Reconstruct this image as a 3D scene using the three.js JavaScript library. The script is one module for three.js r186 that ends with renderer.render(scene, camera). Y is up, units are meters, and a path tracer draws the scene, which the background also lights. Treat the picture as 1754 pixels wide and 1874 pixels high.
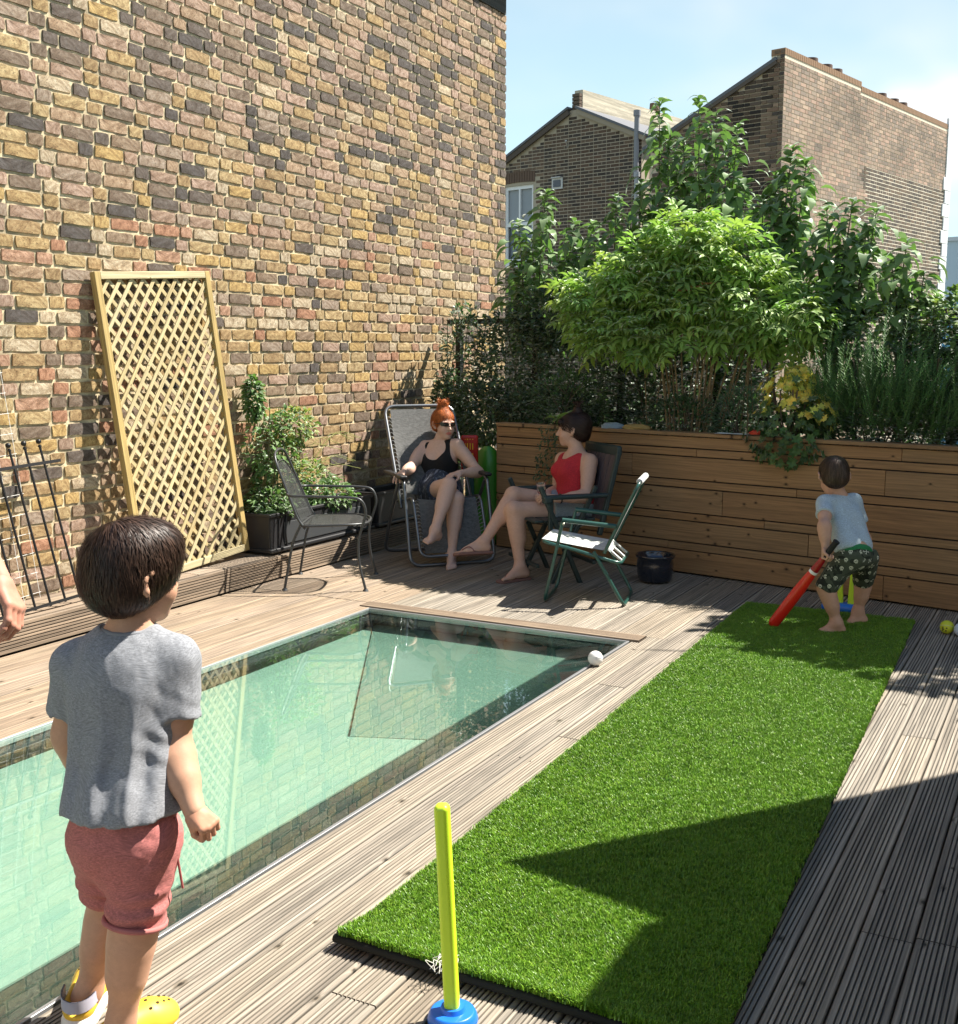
import * as THREE from 'three';
import { mergeGeometries } from 'three/addons/utils/BufferGeometryUtils.js';
import { RoundedBoxGeometry } from 'three/addons/geometries/RoundedBoxGeometry.js';
import { ImprovedNoise } from 'three/addons/math/ImprovedNoise.js';

// ---------------------------------------------------------------- camera, sky, sun, exposure
const scene = new THREE.Scene();
const D2R = Math.PI / 180;
const camera = new THREE.PerspectiveCamera(48.75, 958 / 1024, 0.05, 600);
camera.position.set(0, 1.5, 0);
camera.lookAt(-0.46865, 1.5 - 0.14216, -0.87187);
const renderer = new THREE.WebGLRenderer({ antialias: true });
renderer.setSize(958, 1024);
renderer.toneMapping = THREE.LinearToneMapping;
renderer.toneMappingExposure = 2.75;
renderer.shadowMap.enabled = true;

const perlin = new ImprovedNoise();
const N3 = (x, y, z) => perlin.noise(x, y, z);
const fbm = (x, y, z, o = 4) => { let s = 0, a = 0.5; for (let i = 0; i < o; i++) { s += a * N3(x, y, z); x *= 2.03; y *= 2.03; z *= 2.03; a *= 0.5; } return s; };
function rng(seed) { let a = seed >>> 0; return () => { a = (a + 0x6d2b79f5) | 0; let t = Math.imul(a ^ (a >>> 15), 1 | a); t = (t + Math.imul(t ^ (t >>> 7), 61 | t)) ^ t; return ((t ^ (t >>> 14)) >>> 0) / 4294967296; }; }
const clamp = (x, a = 0, b = 1) => Math.min(b, Math.max(a, x));
const mix = (a, b, t) => a + (b - a) * t;
const sstep = (a, b, x) => { const t = clamp((x - a) / (b - a)); return t * t * (3 - 2 * t); };

{ // summer sky with thin broken cloud
  const w = 1024, h = 512, d = new Float32Array(w * h * 4);
  for (let j = 0; j < h; j++) {
    const el = ((j + 0.5) / h - 0.5) * Math.PI, y = Math.sin(el), cr = Math.cos(el);
    for (let i = 0; i < w; i++) {
      const az = ((i + 0.5) / w - 0.5) * 2 * Math.PI, x = Math.cos(az) * cr, z = Math.sin(az) * cr;
      const t = clamp(y);
      const g = Math.pow(1 - t, 2.1);
      let r = mix(0.028, 0.37, g), gg = mix(0.075, 0.50, g), b = mix(0.17, 0.53, g);
      if (y < 0) { r = 0.14; gg = 0.135; b = 0.12; }
      else {
        const k = 1 / (y + 0.18), cx = x * k, cz = z * k;
        let c = fbm(cx * 1.15 + 3.1, 0.7, cz * 1.15 + 8.2, 6) + 0.28 * fbm(cx * 4.1, 5.2, cz * 4.1, 4);
        const thin = sstep(-0.16, 0.34, c) * 0.5, thick = sstep(0.13, 0.34, c);
        const a = clamp(thin + thick * 0.8) * (0.85 - 0.25 * t) * sstep(0, 0.08, y);
        const cl = mix(0.28, 0.52, g);
        r = mix(r, cl, a); gg = mix(gg, cl * 1.0, a); b = mix(b, cl * 1.0, a);
      }
      const o = (j * w + i) * 4; d[o] = r; d[o + 1] = gg; d[o + 2] = b; d[o + 3] = 1;
    }
  }
  const t = new THREE.DataTexture(d, w, h, THREE.RGBAFormat, THREE.FloatType);
  t.mapping = THREE.EquirectangularReflectionMapping; t.magFilter = THREE.LinearFilter; t.needsUpdate = true;
  scene.background = t; scene.environment = t; scene.backgroundIntensity = 1.0;
}
const SUN = new THREE.Vector3(0.50, 1, -0.56).normalize();
const sun = new THREE.DirectionalLight(new THREE.Color(1, 0.94, 0.84), 4.6);
sun.position.copy(SUN).multiplyScalar(40); sun.target.position.set(-2, 0, -5); sun.position.add(sun.target.position);
sun.castShadow = true; sun.shadow.mapSize.set(4096, 4096);
Object.assign(sun.shadow.camera, { left: -14, right: 14, top: 14, bottom: -14, near: 1, far: 90 });
scene.add(sun, sun.target);

// ---------------------------------------------------------------- helpers
const V = (x, y, z) => (Array.isArray(x) ? new THREE.Vector3(...x) : x?.isVector3 ? x.clone() : new THREE.Vector3(x, y, z));
const used = new Map();
function numbered(name) { const n = used.get(name) ?? 0; used.set(name, n + 1); return n ? name + '_' + String(n).padStart(3, '0') : name; }
function tag(o, label, category, group, kind) { if (label) o.userData.label = label; if (category) o.userData.category = category; if (group) o.userData.group = group; if (kind) o.userData.kind = kind; return o; }
function thing(name, label, category, pos = [0, 0, 0], ry = 0, group) {
  const g = new THREE.Group(); g.name = numbered(name); g.position.set(...pos); g.rotation.y = ry; scene.add(g); return tag(g, label, category, group);
}
function part(name, geo, mat, parent = scene) { const m = new THREE.Mesh(geo, mat); m.name = parent === scene ? numbered(name) : name; m.castShadow = m.receiveShadow = true; parent.add(m); return m; }
function struct(name, geo, mat) { const m = part(name, geo, mat); m.userData.kind = 'structure'; return m; }
const plain = (g) => { const o = g.index ? g.toNonIndexed() : g; for (const k of Object.keys(o.attributes)) if (!['position', 'normal', 'uv'].includes(k)) o.deleteAttribute(k); return o; };
const merge = (list) => { const l = list.map(plain); const uv = l.every((g) => g.attributes.uv); if (!uv) l.forEach((g) => g.deleteAttribute('uv')); return mergeGeometries(l); };
const mat = (r, g, b, rough = 0.8, o = {}) => new THREE.MeshStandardMaterial({ color: new THREE.Color().setRGB(r, g, b), roughness: rough, ...o });
const phys = (r, g, b, rough = 0.8, o = {}) => new THREE.MeshPhysicalMaterial({ color: new THREE.Color().setRGB(r, g, b), roughness: rough, ...o });
const bx = (w, h, d, x = 0, y = 0, z = 0) => new THREE.BoxGeometry(w, h, d).translate(x, y, z);
const rb = (w, h, d, x = 0, y = 0, z = 0, r = 0.004, s = 2) => new RoundedBoxGeometry(w, h, d, s, Math.min(r, w * 0.49, h * 0.49, d * 0.49)).translate(x, y, z);
const cyl = (r1, r2, h, x = 0, y = 0, z = 0, s = 20) => new THREE.CylinderGeometry(r1, r2, h, s).translate(x, y, z);
function dataTex(w, h, fn, o = {}) {   // fn(u, v) -> [r, g, b, a] in 0..1 (sRGB when o.srgb)
  const d = new Uint8Array(w * h * 4);
  for (let j = 0; j < h; j++) for (let i = 0; i < w; i++) { const c = fn((i + 0.5) / w, (j + 0.5) / h), k = (j * w + i) * 4; for (let n = 0; n < 3; n++) d[k + n] = clamp(c[n] ?? c[0]) * 255; d[k + 3] = (c[3] ?? 1) * 255; }
  const t = new THREE.DataTexture(d, w, h); t.magFilter = THREE.LinearFilter; t.minFilter = THREE.LinearMipmapLinearFilter; t.wrapS = t.wrapT = THREE.RepeatWrapping; if (o.srgb) t.colorSpace = THREE.SRGBColorSpace; if (o.rep) t.repeat.set(...o.rep); t.needsUpdate = true; return t;
}
// noise that tiles over u, v in 0..1
const tile = (u, v, fu, fv, s = 0, o = 3) => { const a = u * 2 * Math.PI, b = v * 2 * Math.PI, ru = fu / 6.283, rv = fv / 6.283; return fbm(Math.cos(a) * ru + s, Math.sin(a) * ru + Math.cos(b) * rv * 1.3 + 7.1 + s, Math.sin(b) * rv + 3.3, o); };
// a swept tube through corner points, the corners rounded by radius f
function pathPts(pts, f = 0.04, closed = false) {
  const P = pts.map((p) => V(p)), n = P.length, out = [];
  for (let i = 0; i < n; i++) {
    if (!closed && (i === 0 || i === n - 1)) { out.push(P[i].clone()); continue; }
    const a = P[(i + n - 1) % n], b = P[i], c = P[(i + 1) % n], d1 = a.clone().sub(b), d2 = c.clone().sub(b), l = Math.min(f, d1.length() * 0.48, d2.length() * 0.48);
    d1.normalize().multiplyScalar(l).add(b); d2.normalize().multiplyScalar(l).add(b);
    for (let k = 0; k <= 6; k++) { const t = k / 6; out.push(d1.clone().multiplyScalar((1 - t) * (1 - t)).addScaledVector(b, 2 * t * (1 - t)).addScaledVector(d2, t * t)); }
  }
  if (closed) out.push(out[0].clone());
  return out;
}
function sweep(P, r, rs = 8, flat = 1, cap = true) {   // r: number or function of t; flat squashes the section along its binormal
  const n = P.length, pos = [], nor = [], uv = [], idx = [];
  let N = null, len = 0; const T = new THREE.Vector3();
  for (let i = 0; i < n; i++) {
    T.copy(P[Math.min(n - 1, i + 1)]).sub(P[Math.max(0, i - 1)]).normalize();
    if (!N) { N = Math.abs(T.y) < 0.9 ? V(0, 1, 0) : V(1, 0, 0); }
    N.addScaledVector(T, -N.dot(T)).normalize();
    const B = T.clone().cross(N), rad = typeof r === 'function' ? r(i / (n - 1)) : r;
    if (i) len += P[i].distanceTo(P[i - 1]);
    for (let k = 0; k <= rs; k++) { const a = (k / rs) * 2 * Math.PI, c = Math.cos(a), s = Math.sin(a) * flat; const v = N.clone().multiplyScalar(c).addScaledVector(B, s); pos.push(P[i].x + v.x * rad, P[i].y + v.y * rad, P[i].z + v.z * rad); v.normalize(); nor.push(v.x, v.y, v.z); uv.push(len, k / rs); }
  }
  for (let i = 0; i < n - 1; i++) for (let k = 0; k < rs; k++) { const a = i * (rs + 1) + k, b = a + rs + 1; idx.push(a, a + 1, b, b, a + 1, b + 1); }
  if (cap) for (const e of [0, n - 1]) { const c = pos.length / 3, o = e * (rs + 1), t = P[e ? n - 1 : 0].clone().sub(P[e ? n - 2 : 1]).normalize(); pos.push(P[e].x, P[e].y, P[e].z); nor.push(t.x, t.y, t.z); uv.push(0, 0); for (let k = 0; k < rs; k++) e ? idx.push(c, o + k, o + k + 1) : idx.push(c, o + k + 1, o + k); }
  const g = new THREE.BufferGeometry(); g.setAttribute('position', new THREE.Float32BufferAttribute(pos, 3)); g.setAttribute('normal', new THREE.Float32BufferAttribute(nor, 3)); g.setAttribute('uv', new THREE.Float32BufferAttribute(uv, 2)); g.setIndex(idx); return g;
}
const tube = (pts, r, f = 0.04, rs = 8, closed = false, flat = 1) => sweep(pathPts(pts, f, closed), r, rs, flat, !closed);
const curve = (pts, r, n = 24, rs = 6, flat = 1) => sweep(new THREE.CatmullRomCurve3(pts.map((p) => V(p))).getPoints(n), r, rs, flat);
// ---------------------------------------------------------------- textures
const woodTex = (seed, knots, contrast, greyer) => {
  const R = rng(seed), K = Array.from({ length: knots }, () => [R(), 0.1 + 0.8 * R(), 0.004 + 0.005 * R()]);
  return dataTex(1024, 256, (u, v) => {
    let bend = 0, dark = 0;
    for (const [ku, kv, kr] of K) { let du = Math.abs(u - ku); du = Math.min(du, 1 - du) * 2.2; const dv = (v - kv) * 0.30, q = Math.hypot(du * 0.55, dv); bend += 0.05 * Math.exp(-q * q / (kr * kr * 9)) * Math.sign(dv || 1); dark = Math.max(dark, 1 - sstep(kr * 0.45, kr * 1.1, q), 0.3 * (1 - sstep(kr, kr * 2.0, q))); }
    const g = tile(u, v + bend, 5, 26, seed, 3), f = tile(u, v, 22, 120, seed + 5, 2), st = tile(u, v, 3, 5, seed + 9, 3);
    const ring = 0.5 + 0.5 * Math.sin((v + bend + 0.12 * tile(u, v, 3, 2, seed + 2, 2)) * 62);
    let c = 0.80 + contrast * (0.9 * g + 0.45 * f + 0.5 * st + (greyer ? 0.10 : 0.07) * (ring - 0.5));
    const kn = 1 - 0.62 * dark; c *= kn;
    return [c, c * mix(0.985, 0.94, dark), c * mix(greyer ? 1.0 : 0.95, 0.85, dark)];
  }, { srgb: true });
};
const deckTex = woodTex(3, 5, 0.42, true), cedarTex = woodTex(11, 9, 0.24, false), paleTex = woodTex(23, 3, 0.25, false);
const brickTex = dataTex(512, 512, (u, v) => {
  const a = tile(u, v, 9, 9, 1, 5), b = tile(u, v, 60, 60, 4, 2), s = tile(u, v, 110, 110, 9, 2);
  let c = 0.82 + 0.38 * a + 0.34 * b + 0.34 * s; const pit = sstep(0.22, 0.32, tile(u, v, 34, 34, 6, 2)); c *= 1 - 0.45 * pit;
  return [c * 1.0, c * (0.98 + 0.1 * a), c * (0.96 + 0.2 * a)];
}, { srgb: true });
const brickBump = dataTex(256, 256, (u, v) => [0.55 + 0.22 * tile(u, v, 14, 14, 2, 3) + 0.5 * tile(u, v, 55, 55, 8, 3)]);
const mortarTex = dataTex(512, 512, (u, v) => { const c = 0.84 + 0.35 * tile(u, v, 10, 10, 12, 5) + 0.2 * tile(u, v, 80, 80, 14, 2); return [c, c * 0.985, c * 0.95]; }, { srgb: true });
const clothTex = dataTex(256, 256, (u, v) => { const c = 0.86 + 0.30 * tile(u, v, 40, 90, 2, 3) + 0.22 * tile(u, v, 120, 120, 5, 1); return [c, c, c]; }, { srgb: true });
const speckTex = dataTex(256, 256, (u, v) => { const c = 0.93 + 0.16 * tile(u, v, 12, 12, 3, 4) + 0.10 * tile(u, v, 60, 60, 6, 2); return [c, c, c]; }, { srgb: true });
const skinTex = dataTex(256, 256, (u, v) => { const c = 0.965 + 0.05 * tile(u, v, 12, 12, 3, 3) + 0.05 * tile(u, v, 70, 70, 6, 2); return [c, c, c]; }, { srgb: true });
const steel = dataTex(256, 256, (u, v) => [0.6 + 0.5 * tile(u, v, 8, 8, 5, 4)]);
const meshHoles = dataTex(64, 64, (u, v) => { const a = Math.abs(((u * 2 + v * 2) % 1) - 0.5), b = Math.abs(((u * 2 - v * 2 + 4) % 1) - 0.5); const on = a > 0.405 || b > 0.405 ? 1 : 0; return [on, on, on]; });
// ---------------------------------------------------------------- shared materials
const deckMats = [[.45, .40, .315], [.48, .425, .335], [.41, .365, .295], [.46, .395, .30], [.43, .39, .32], [.50, .45, .365]].map(([r, g, b]) => mat(r, g, b, 0.78, { map: deckTex, vertexColors: true, bumpMap: deckTex, bumpScale: 0.0006 }));
const warmDeckMats = [[.46, .36, .25], [.50, .395, .28], [.42, .325, .23], [.48, .385, .285]].map(([r, g, b]) => mat(r, g, b, 0.78, { map: deckTex, vertexColors: true, bumpMap: deckTex, bumpScale: 0.0006 }));
const cedarMats = [[.46, .265, .125], [.42, .245, .12], [.48, .285, .14], [.41, .255, .13], [.44, .275, .145]].map(([r, g, b]) => mat(r, g, b, 0.72, { map: cedarTex, bumpMap: cedarTex, bumpScale: 0.0012 }));
const latticeMats = [[.72, .61, .36], [.78, .68, .43], [.70, .57, .31], [.76, .64, .38]].map(([r, g, b]) => mat(r, g, b, 0.65, { map: paleTex }));
const darkWood = mat(.035, .028, .022, 0.9), black = mat(.012, .012, .013, 0.45), blackIron = mat(.014, .013, .013, 0.42, { metalness: 0.2 });
// ---------------------------------------------------------------- ground and the deck
struct('ground', new THREE.PlaneGeometry(420, 420).rotateX(-Math.PI / 2).translate(0, -3.2, -40), mat(.11, .12, .08, 0.95, { map: speckTex }));
struct('terrace_base', merge([bx(3.66 + 1.5, 3.1, 14, 0.545, -1.62, -3.2), bx(1.02, 3.1, 14, -4.14, -1.62, -3.2), bx(1.6, 3.1, 3.2, -2.83, -1.62, -8.7), bx(1.6, 2.7, 9.5, -2.83, -1.87, -2.5)]), darkWood);

// one grooved deck board: profile across x (width w), along z from 0 to -len, top at y = 0
function boardGeo(w, len, u0, ribs = 9, depth = 0.0055, th = 0.028) {
  const prof = []; const c = 0.003; prof.push([-w / 2, -th], [-w / 2, -c], [-w / 2 + c, 0]);
  const n = ribs, p = (w - 4 * c) / n;
  for (let i = 0; i < n; i++) { const x = -w / 2 + 2 * c + i * p; if (i) prof.push([x - p * 0.20, 0], [x - p * 0.13, -depth], [x + p * 0.13, -depth], [x + p * 0.20, 0]); }
  prof.push([w / 2 - c, 0], [w / 2, -c], [w / 2, -th]);
  const pos = [], uv = [], idx = [], col = []; let v = u0 * 0.37;
  const grime = (y) => { const q = y < -0.0008 && y > -0.012 ? mix(1, 0.32, clamp(-y / 0.004)) : 1; col.push(q, q, q * 0.96); };   // dirt lies in the grooves
  for (let i = 0; i < prof.length - 1; i++) {
    const [x0, y0] = prof[i], [x1, y1] = prof[i + 1], k = pos.length / 3, va = v + (x0 + w / 2) / 0.30, vb = v + (x1 + w / 2) / 0.30;
    pos.push(x0, y0, 0, x1, y1, 0, x0, y0, -len, x1, y1, -len); for (const q of [y0, y1, y0, y1]) grime(q);
    uv.push(u0, va, u0, vb, u0 + len / 2.2, va, u0 + len / 2.2, vb); idx.push(k, k + 1, k + 2, k + 2, k + 1, k + 3);
  }
  for (const z of [0, -len]) { const k = pos.length / 3; pos.push(-w / 2, -th, z, w / 2, -th, z, w / 2, -0.006, z, -w / 2, -0.006, z); for (let q = 0; q < 4; q++) col.push(.5, .5, .48); uv.push(0, 0, .05, 0, .05, .05, 0, .05); z ? idx.push(k, k + 2, k + 1, k, k + 3, k + 2) : idx.push(k, k + 1, k + 2, k, k + 2, k + 3); }
  const g = new THREE.BufferGeometry(); g.setAttribute('position', new THREE.Float32BufferAttribute(pos, 3)); g.setAttribute('uv', new THREE.Float32BufferAttribute(uv, 2)); g.setAttribute('color', new THREE.Float32BufferAttribute(col, 3)); g.setIndex(idx);
  const o = g.toNonIndexed(); o.computeVertexNormals(); return o;
}
const deck = new THREE.Group(); deck.name = 'deck'; deck.userData.kind = 'structure'; scene.add(deck);
{
  const R = rng(77), P = 0.1315, W = 0.1262;
  const run = (x, zNear, zFar, mats, w = W, dep = 0.0055, ribs = 9) => {
    let z = zNear, first = true;
    while (z > zFar + 0.05) {
      let L = first ? 1.2 + 2.6 * R() : 2.6 + 1.6 * R(); if (z - L < zFar + 0.8) L = z - zFar; first = false;
      const m = part('plank', boardGeo(w, L - 0.004, R() * 7, ribs, dep), mats[Math.floor(R() * mats.length)], deck);
      m.position.set(x, (R() - 0.5) * 0.0016, z); m.rotation.z = (R() - 0.5) * 0.006; z -= L;
    }
  };
  part('plank', boardGeo(0.128, 4.2, 1.3, 9), deckMats[1], deck).position.set(-1.9455, 0, -1.36); part('plank', boardGeo(0.128, 3.2, 4.3, 9), deckMats[3], deck).position.set(-1.9455, 0, 1.85);
  for (let k = 0; k < 24; k++) run(-1.8785 + P * (k + 0.5), 1.6, -7.45, deckMats);
  for (let k = 0; k < 13; k++) run(-1.8785 - P * (k + 0.5), -5.535, k < 4 ? -7.5 : -8.3, deckMats);
  for (let k = 13; k < 21; k++) run(-1.8785 - P * (k + 0.5), -5.535, -8.6, warmDeckMats, W, 0.0035);
  for (let k = 0; k < 7; k++) run(-3.715 - P * (k + 0.5), 1.2, -5.531, warmDeckMats, W, 0.0026);
  // mitred boards round the rooflight, a little proud of the deck
  const far = part('plank', boardGeo(0.112, 1.74, 2.2, 8), warmDeckMats[2], deck); far.rotation.y = Math.PI / 2; far.position.set(-1.965, 0.012, -5.462); far.rotation.order = 'YXZ';
  const side = part('plank', boardGeo(0.07, 5.3, 5.1, 5), warmDeckMats[1], deck); side.position.set(-3.668, 0.004, -0.22);
  part('screw_head', merge(Array.from({ length: 60 }, (_, i) => cyl(0.0035, 0.0035, 0.001, -1.8785 + P * (Math.floor(i / 6) + (i % 2 ? 0.2 : 0.8)), 0.0012, -1.7 - 1.9 * (Math.floor(i / 2) % 3) - 0.01 * (i % 3), 6))), mat(.12, .11, .10, 0.5, { metalness: 0.6 }), deck).userData.kind = 'stuff';
}
// raised step along the wall
const step = new THREE.Group(); step.name = 'deck_step'; step.userData.kind = 'structure'; scene.add(step);
{
  const R = rng(5);
  const fascia = (z0, z1, y) => { const m = part('plank', boardGeo(0.146, z0 - z1 - 0.006, R() * 5, 8, 0.0065), warmDeckMats[Math.floor(R() * 4)], step); m.rotation.z = -Math.PI / 2; m.position.set(-4.648, y, z0); };
  fascia(1.2, -2.4, 0.076); fascia(-2.4, -5.32, 0.076); fascia(-5.32, -8.4, 0.076);
  for (const [x, w] of [[-4.729, 0.132], [-4.866, 0.132], [-4.968, 0.062]]) { let z = 1.2; while (z > -8.4) { const L = Math.min(2.4 + R(), z + 8.4); const m = part('plank', boardGeo(w, L - 0.005, R() * 6, w > 0.1 ? 9 : 4, 0.0016), warmDeckMats[Math.floor(R() * 4)], step); m.position.set(x, 0.157 + (R() - 0.5) * 0.002, z); z -= L; if (L < 0.05) break; } }
}
// ---------------------------------------------------------------- walk-on rooflight let into the deck
{
  const t = thing('rooflight', 'long flush green-tinted walk-on glass rooflight let into the deck', 'rooflight', [0, 0, 0]);
  const glass = new THREE.MeshPhysicalMaterial({ color: new THREE.Color().setRGB(.83, .925, .885), roughness: 0, transmission: 1, thickness: 0, ior: 2.0 });
  part('glass_pane', new THREE.PlaneGeometry(1.596, 6.50).rotateX(-Math.PI / 2).translate(-2.829, -0.003, -2.142), glass, t);
  part('lower_glass_pane', new THREE.PlaneGeometry(1.60, 6.50).rotateX(-Math.PI / 2).translate(-2.829, -0.030, -2.142), glass, t);
  const alu = mat(.42, .43, .44, 0.38, { metalness: 0.7 });
  part('frame', merge([rb(0.014, 0.03, 6.55, -2.024, -0.012, -2.12, 0.002), rb(0.014, 0.03, 6.55, -3.634, -0.012, -2.12, 0.002), rb(1.624, 0.03, 0.014, -2.829, -0.012, -5.398, 0.002)]), alu, t);
  const dark = mat(.022, .036, .038, 0.6);
  part('upstand', merge([bx(0.03, 0.17, 6.5, -3.67, -0.115, -2.1), bx(0.03, 0.17, 6.5, -1.99, -0.115, -2.1), bx(1.7, 0.17, 0.03, -2.83, -0.115, -5.50)]), dark, t);
  part('margin_panel', bx(0.40, 0.02, 6.5, -2.145, -0.13, -2.1), dark, t);
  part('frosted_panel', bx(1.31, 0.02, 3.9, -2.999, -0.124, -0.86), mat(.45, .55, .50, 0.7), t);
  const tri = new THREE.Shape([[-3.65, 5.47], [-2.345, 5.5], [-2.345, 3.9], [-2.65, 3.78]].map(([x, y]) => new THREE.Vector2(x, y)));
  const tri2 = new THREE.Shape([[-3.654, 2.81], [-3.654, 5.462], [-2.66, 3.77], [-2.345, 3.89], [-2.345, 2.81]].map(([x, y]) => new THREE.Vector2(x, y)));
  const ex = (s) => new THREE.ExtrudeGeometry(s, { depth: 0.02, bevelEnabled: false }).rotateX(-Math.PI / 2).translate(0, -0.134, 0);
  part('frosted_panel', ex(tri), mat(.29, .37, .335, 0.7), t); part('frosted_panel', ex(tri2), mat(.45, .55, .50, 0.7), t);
}
// ---------------------------------------------------------------- the tall brick wall
function brickGeo(seed, nx = 4, ny = 2) {   // unit brick: x 0..1 out of the wall, y, z -0.5..0.5; the face is worn, its arrises rounded
  const R = rng(seed), pos = [], uv = [], idx = [], P = [];
  const ox = R(), oy = R();
  for (let j = 0; j <= ny; j++) for (let i = 0; i <= nx; i++) {
    const ex = i === 0 || i === nx, ey = j === 0 || j === ny;
    let z = i / nx - 0.5, y = j / ny - 0.5, x = 1 + (R() - 0.5) * 0.34;
    if (ex) z += (R() - 0.6) * 0.034 * Math.sign(z); if (ey) y += (R() - 0.62) * 0.09 * Math.sign(y); if (ex || ey) x -= 0.12 + 0.22 * R(); if (ex && ey) { z *= 0.975; y *= 0.93; x -= 0.12; }
    P.push([x, y, z]);
  }
  const put = (p, q) => { pos.push(...p); uv.push(p[2] * 0.8 + ox + q * 0.1, p[1] * 0.28 + oy + (1 - p[0]) * 0.05); return pos.length / 3 - 1; };
  const F = P.map((p) => put(p, 0)); const W = nx + 1;
  for (let j = 0; j < ny; j++) for (let i = 0; i < nx; i++) { const a = F[j * W + i], b = F[j * W + i + 1], c = F[(j + 1) * W + i], d = F[(j + 1) * W + i + 1]; idx.push(a, c, b, b, c, d); }
  const rim = []; for (let i = 0; i <= nx; i++) rim.push(i); for (let j = 1; j <= ny; j++) rim.push(j * W + nx); for (let i = nx - 1; i >= 0; i--) rim.push(ny * W + i); for (let j = ny - 1; j >= 1; j--) rim.push(j * W);
  const m = rim.length, f = rim.map((k) => put(P[k], 1)), b = rim.map((k) => put([0, P[k][1], P[k][2]], 2));
  for (let k = 0; k < m; k++) { const n = (k + 1) % m; idx.push(f[k], f[n], b[k], b[k], f[n], b[n]); }
  const g = new THREE.BufferGeometry(); g.setAttribute('position', new THREE.Float32BufferAttribute(pos, 3)); g.setAttribute('uv', new THREE.Float32BufferAttribute(uv, 2)); g.setIndex(idx); const o = g.toNonIndexed(); o.computeVertexNormals(); { const n = o.attributes.normal, pp = o.attributes.position; for (let i = 0; i < n.count; i++) if (n.getX(i) > 0.3) { const v = V(n.getX(i) + 1.6, n.getY(i), n.getZ(i)).normalize(); n.setXYZ(i, v.x, v.y, v.z); } } return o;
}
{
  const house = thing('brick_building', 'tall yellow stock brick side wall of a building along the left of the deck', 'building', [-5, 0, 0]);
  const TOP = 4.56, END = -9.835;
  const body = part('mortar_wall', bx(5, 7.76, 14.8, -2.505, 0.68, -2.43), mat(.70, .60, .42, 0.95, { map: mortarTex, bumpMap: mortarTex, bumpScale: 0.004 }), house);
  { const p = body.geometry.attributes.position, u = body.geometry.attributes.uv; for (let i = 0; i < p.count; i++) u.setXY(i, p.getZ(i) / 1.3 + p.getX(i) / 1.3, p.getY(i) / 1.3); }
  const tones = [[.50, .35, .165], [.54, .40, .205], [.45, .31, .155], [.47, .33, .215], [.44, .305, .225], [.48, .335, .255], [.34, .245, .165], [.25, .185, .135], [.16, .128, .108], [.115, .098, .09], [.46, .24, .145], [.50, .30, .20], [.60, .49, .34], [.56, .385, .155], [.40, .31, .235]];
  const mats = tones.map(([r, g, b]) => mat(r, g, b, 0.92, { map: brickTex, bumpMap: brickBump, bumpScale: 0.0022 }));
  const white = mat(1, 1, 1, 0.92, { map: brickTex, vertexColors: true, bumpMap: brickBump, bumpScale: 0.0022 });
  const geos = Array.from({ length: 9 }, (_, i) => brickGeo(100 + i)), R = rng(2024);
  const list = [], C = 0.0772;
  for (let row = 0; row < 61; row++) {
    const y = -0.06 + row * C + C / 2; if (y > TOP + 0.02) break;
    let z = END + 0.004, k = row % 2;                          // Flemish bond from the corner
    if (row % 2) { list.push([y, z + 0.05, 0.102]); z += 0.112; list.push([y, z + 0.028, 0.052]); z += 0.062; }
    while (z < 1.3) { const st = k % 2 === 0, w = (st ? 0.214 : 0.101) * (0.95 + 0.09 * R()); list.push([y, z + w / 2, w]); z += w + 0.013 + 0.006 * R(); k++; }
  }
  const cam = camera.position, shown = list.map((b, i) => { const q = V(-5, b[0], b[1]); const inView = b[1] < -3.55 && b[0] > 0.16 && (b[1] > -4.7 || b[0] > 0.1) && b[0] < 3.4; return { i, area: inView ? b[2] / q.distanceToSquared(cam) * Math.abs(q.x) / q.distanceTo(cam) : 0 }; }).sort((a, b) => b.area - a.area);
  const single = new Set(shown.slice(0, 300).map((s) => s.i)), rest = [];
  list.forEach(([y, z, w], i) => {
    const h = C - 0.0155 + (R() - 0.5) * 0.006, g = geos[Math.floor(R() * geos.length)], dx = 0.003 + 0.0065 * R(), yy = y + (R() - 0.5) * 0.004;
    // soot and weather: darker bricks higher up and toward the free corner, golden ones in the middle band
    const hi = sstep(1.6, 3.6, y), mid = Math.exp(-Math.pow((y - 1.75) / 0.75, 2)), edge = sstep(-9.3, -9.75, z);
    const q = R(), w0 = fbm(z * 0.9, y * 1.1, 2.2, 3);
    let n;
    if (q < 0.13 + 0.15 * hi + 0.35 * edge - 0.07 * mid + 0.25 * w0) n = R() < 0.5 ? 8 : R() < 0.5 ? 9 : 7;
    else if (q < 0.30 + 0.15 * hi - 0.1 * mid) n = R() < 0.5 ? 6 : R() < 0.6 ? 7 : 14;
    else if (q < 0.335) n = R() < 0.4 ? 10 : 11;
    else if (R() < 0.38 + 0.3 * hi - 0.25 * mid) n = 3 + Math.floor(R() * 3);
    else n = R() < 0.22 + 0.3 * mid ? (R() < 0.42 ? 13 : 12) : Math.floor(R() * 3);
    const flip = R() < 0.5 ? 1 : -1, tilt = (R() - 0.5) * 0.02;
    if (single.has(i)) { const m = part('brick', g, mats[n], house); m.position.set(-0.006, yy, z); m.scale.set(0.006 + dx, h, w); m.rotation.x = tilt; }
    else { const c = g.clone(); c.scale(0.006 + dx, h, w).rotateX(tilt).translate(-0.006, yy, z); const col = tones[n], k = c.attributes.position.count, a = new Float32Array(k * 3), f = 0.88 + 0.24 * R(); for (let j = 0; j < k; j++) a.set([col[0] * f, col[1] * f, col[2] * f], j * 3); c.setAttribute('color', new THREE.BufferAttribute(a, 3)); rest.push(c); }
  });
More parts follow.
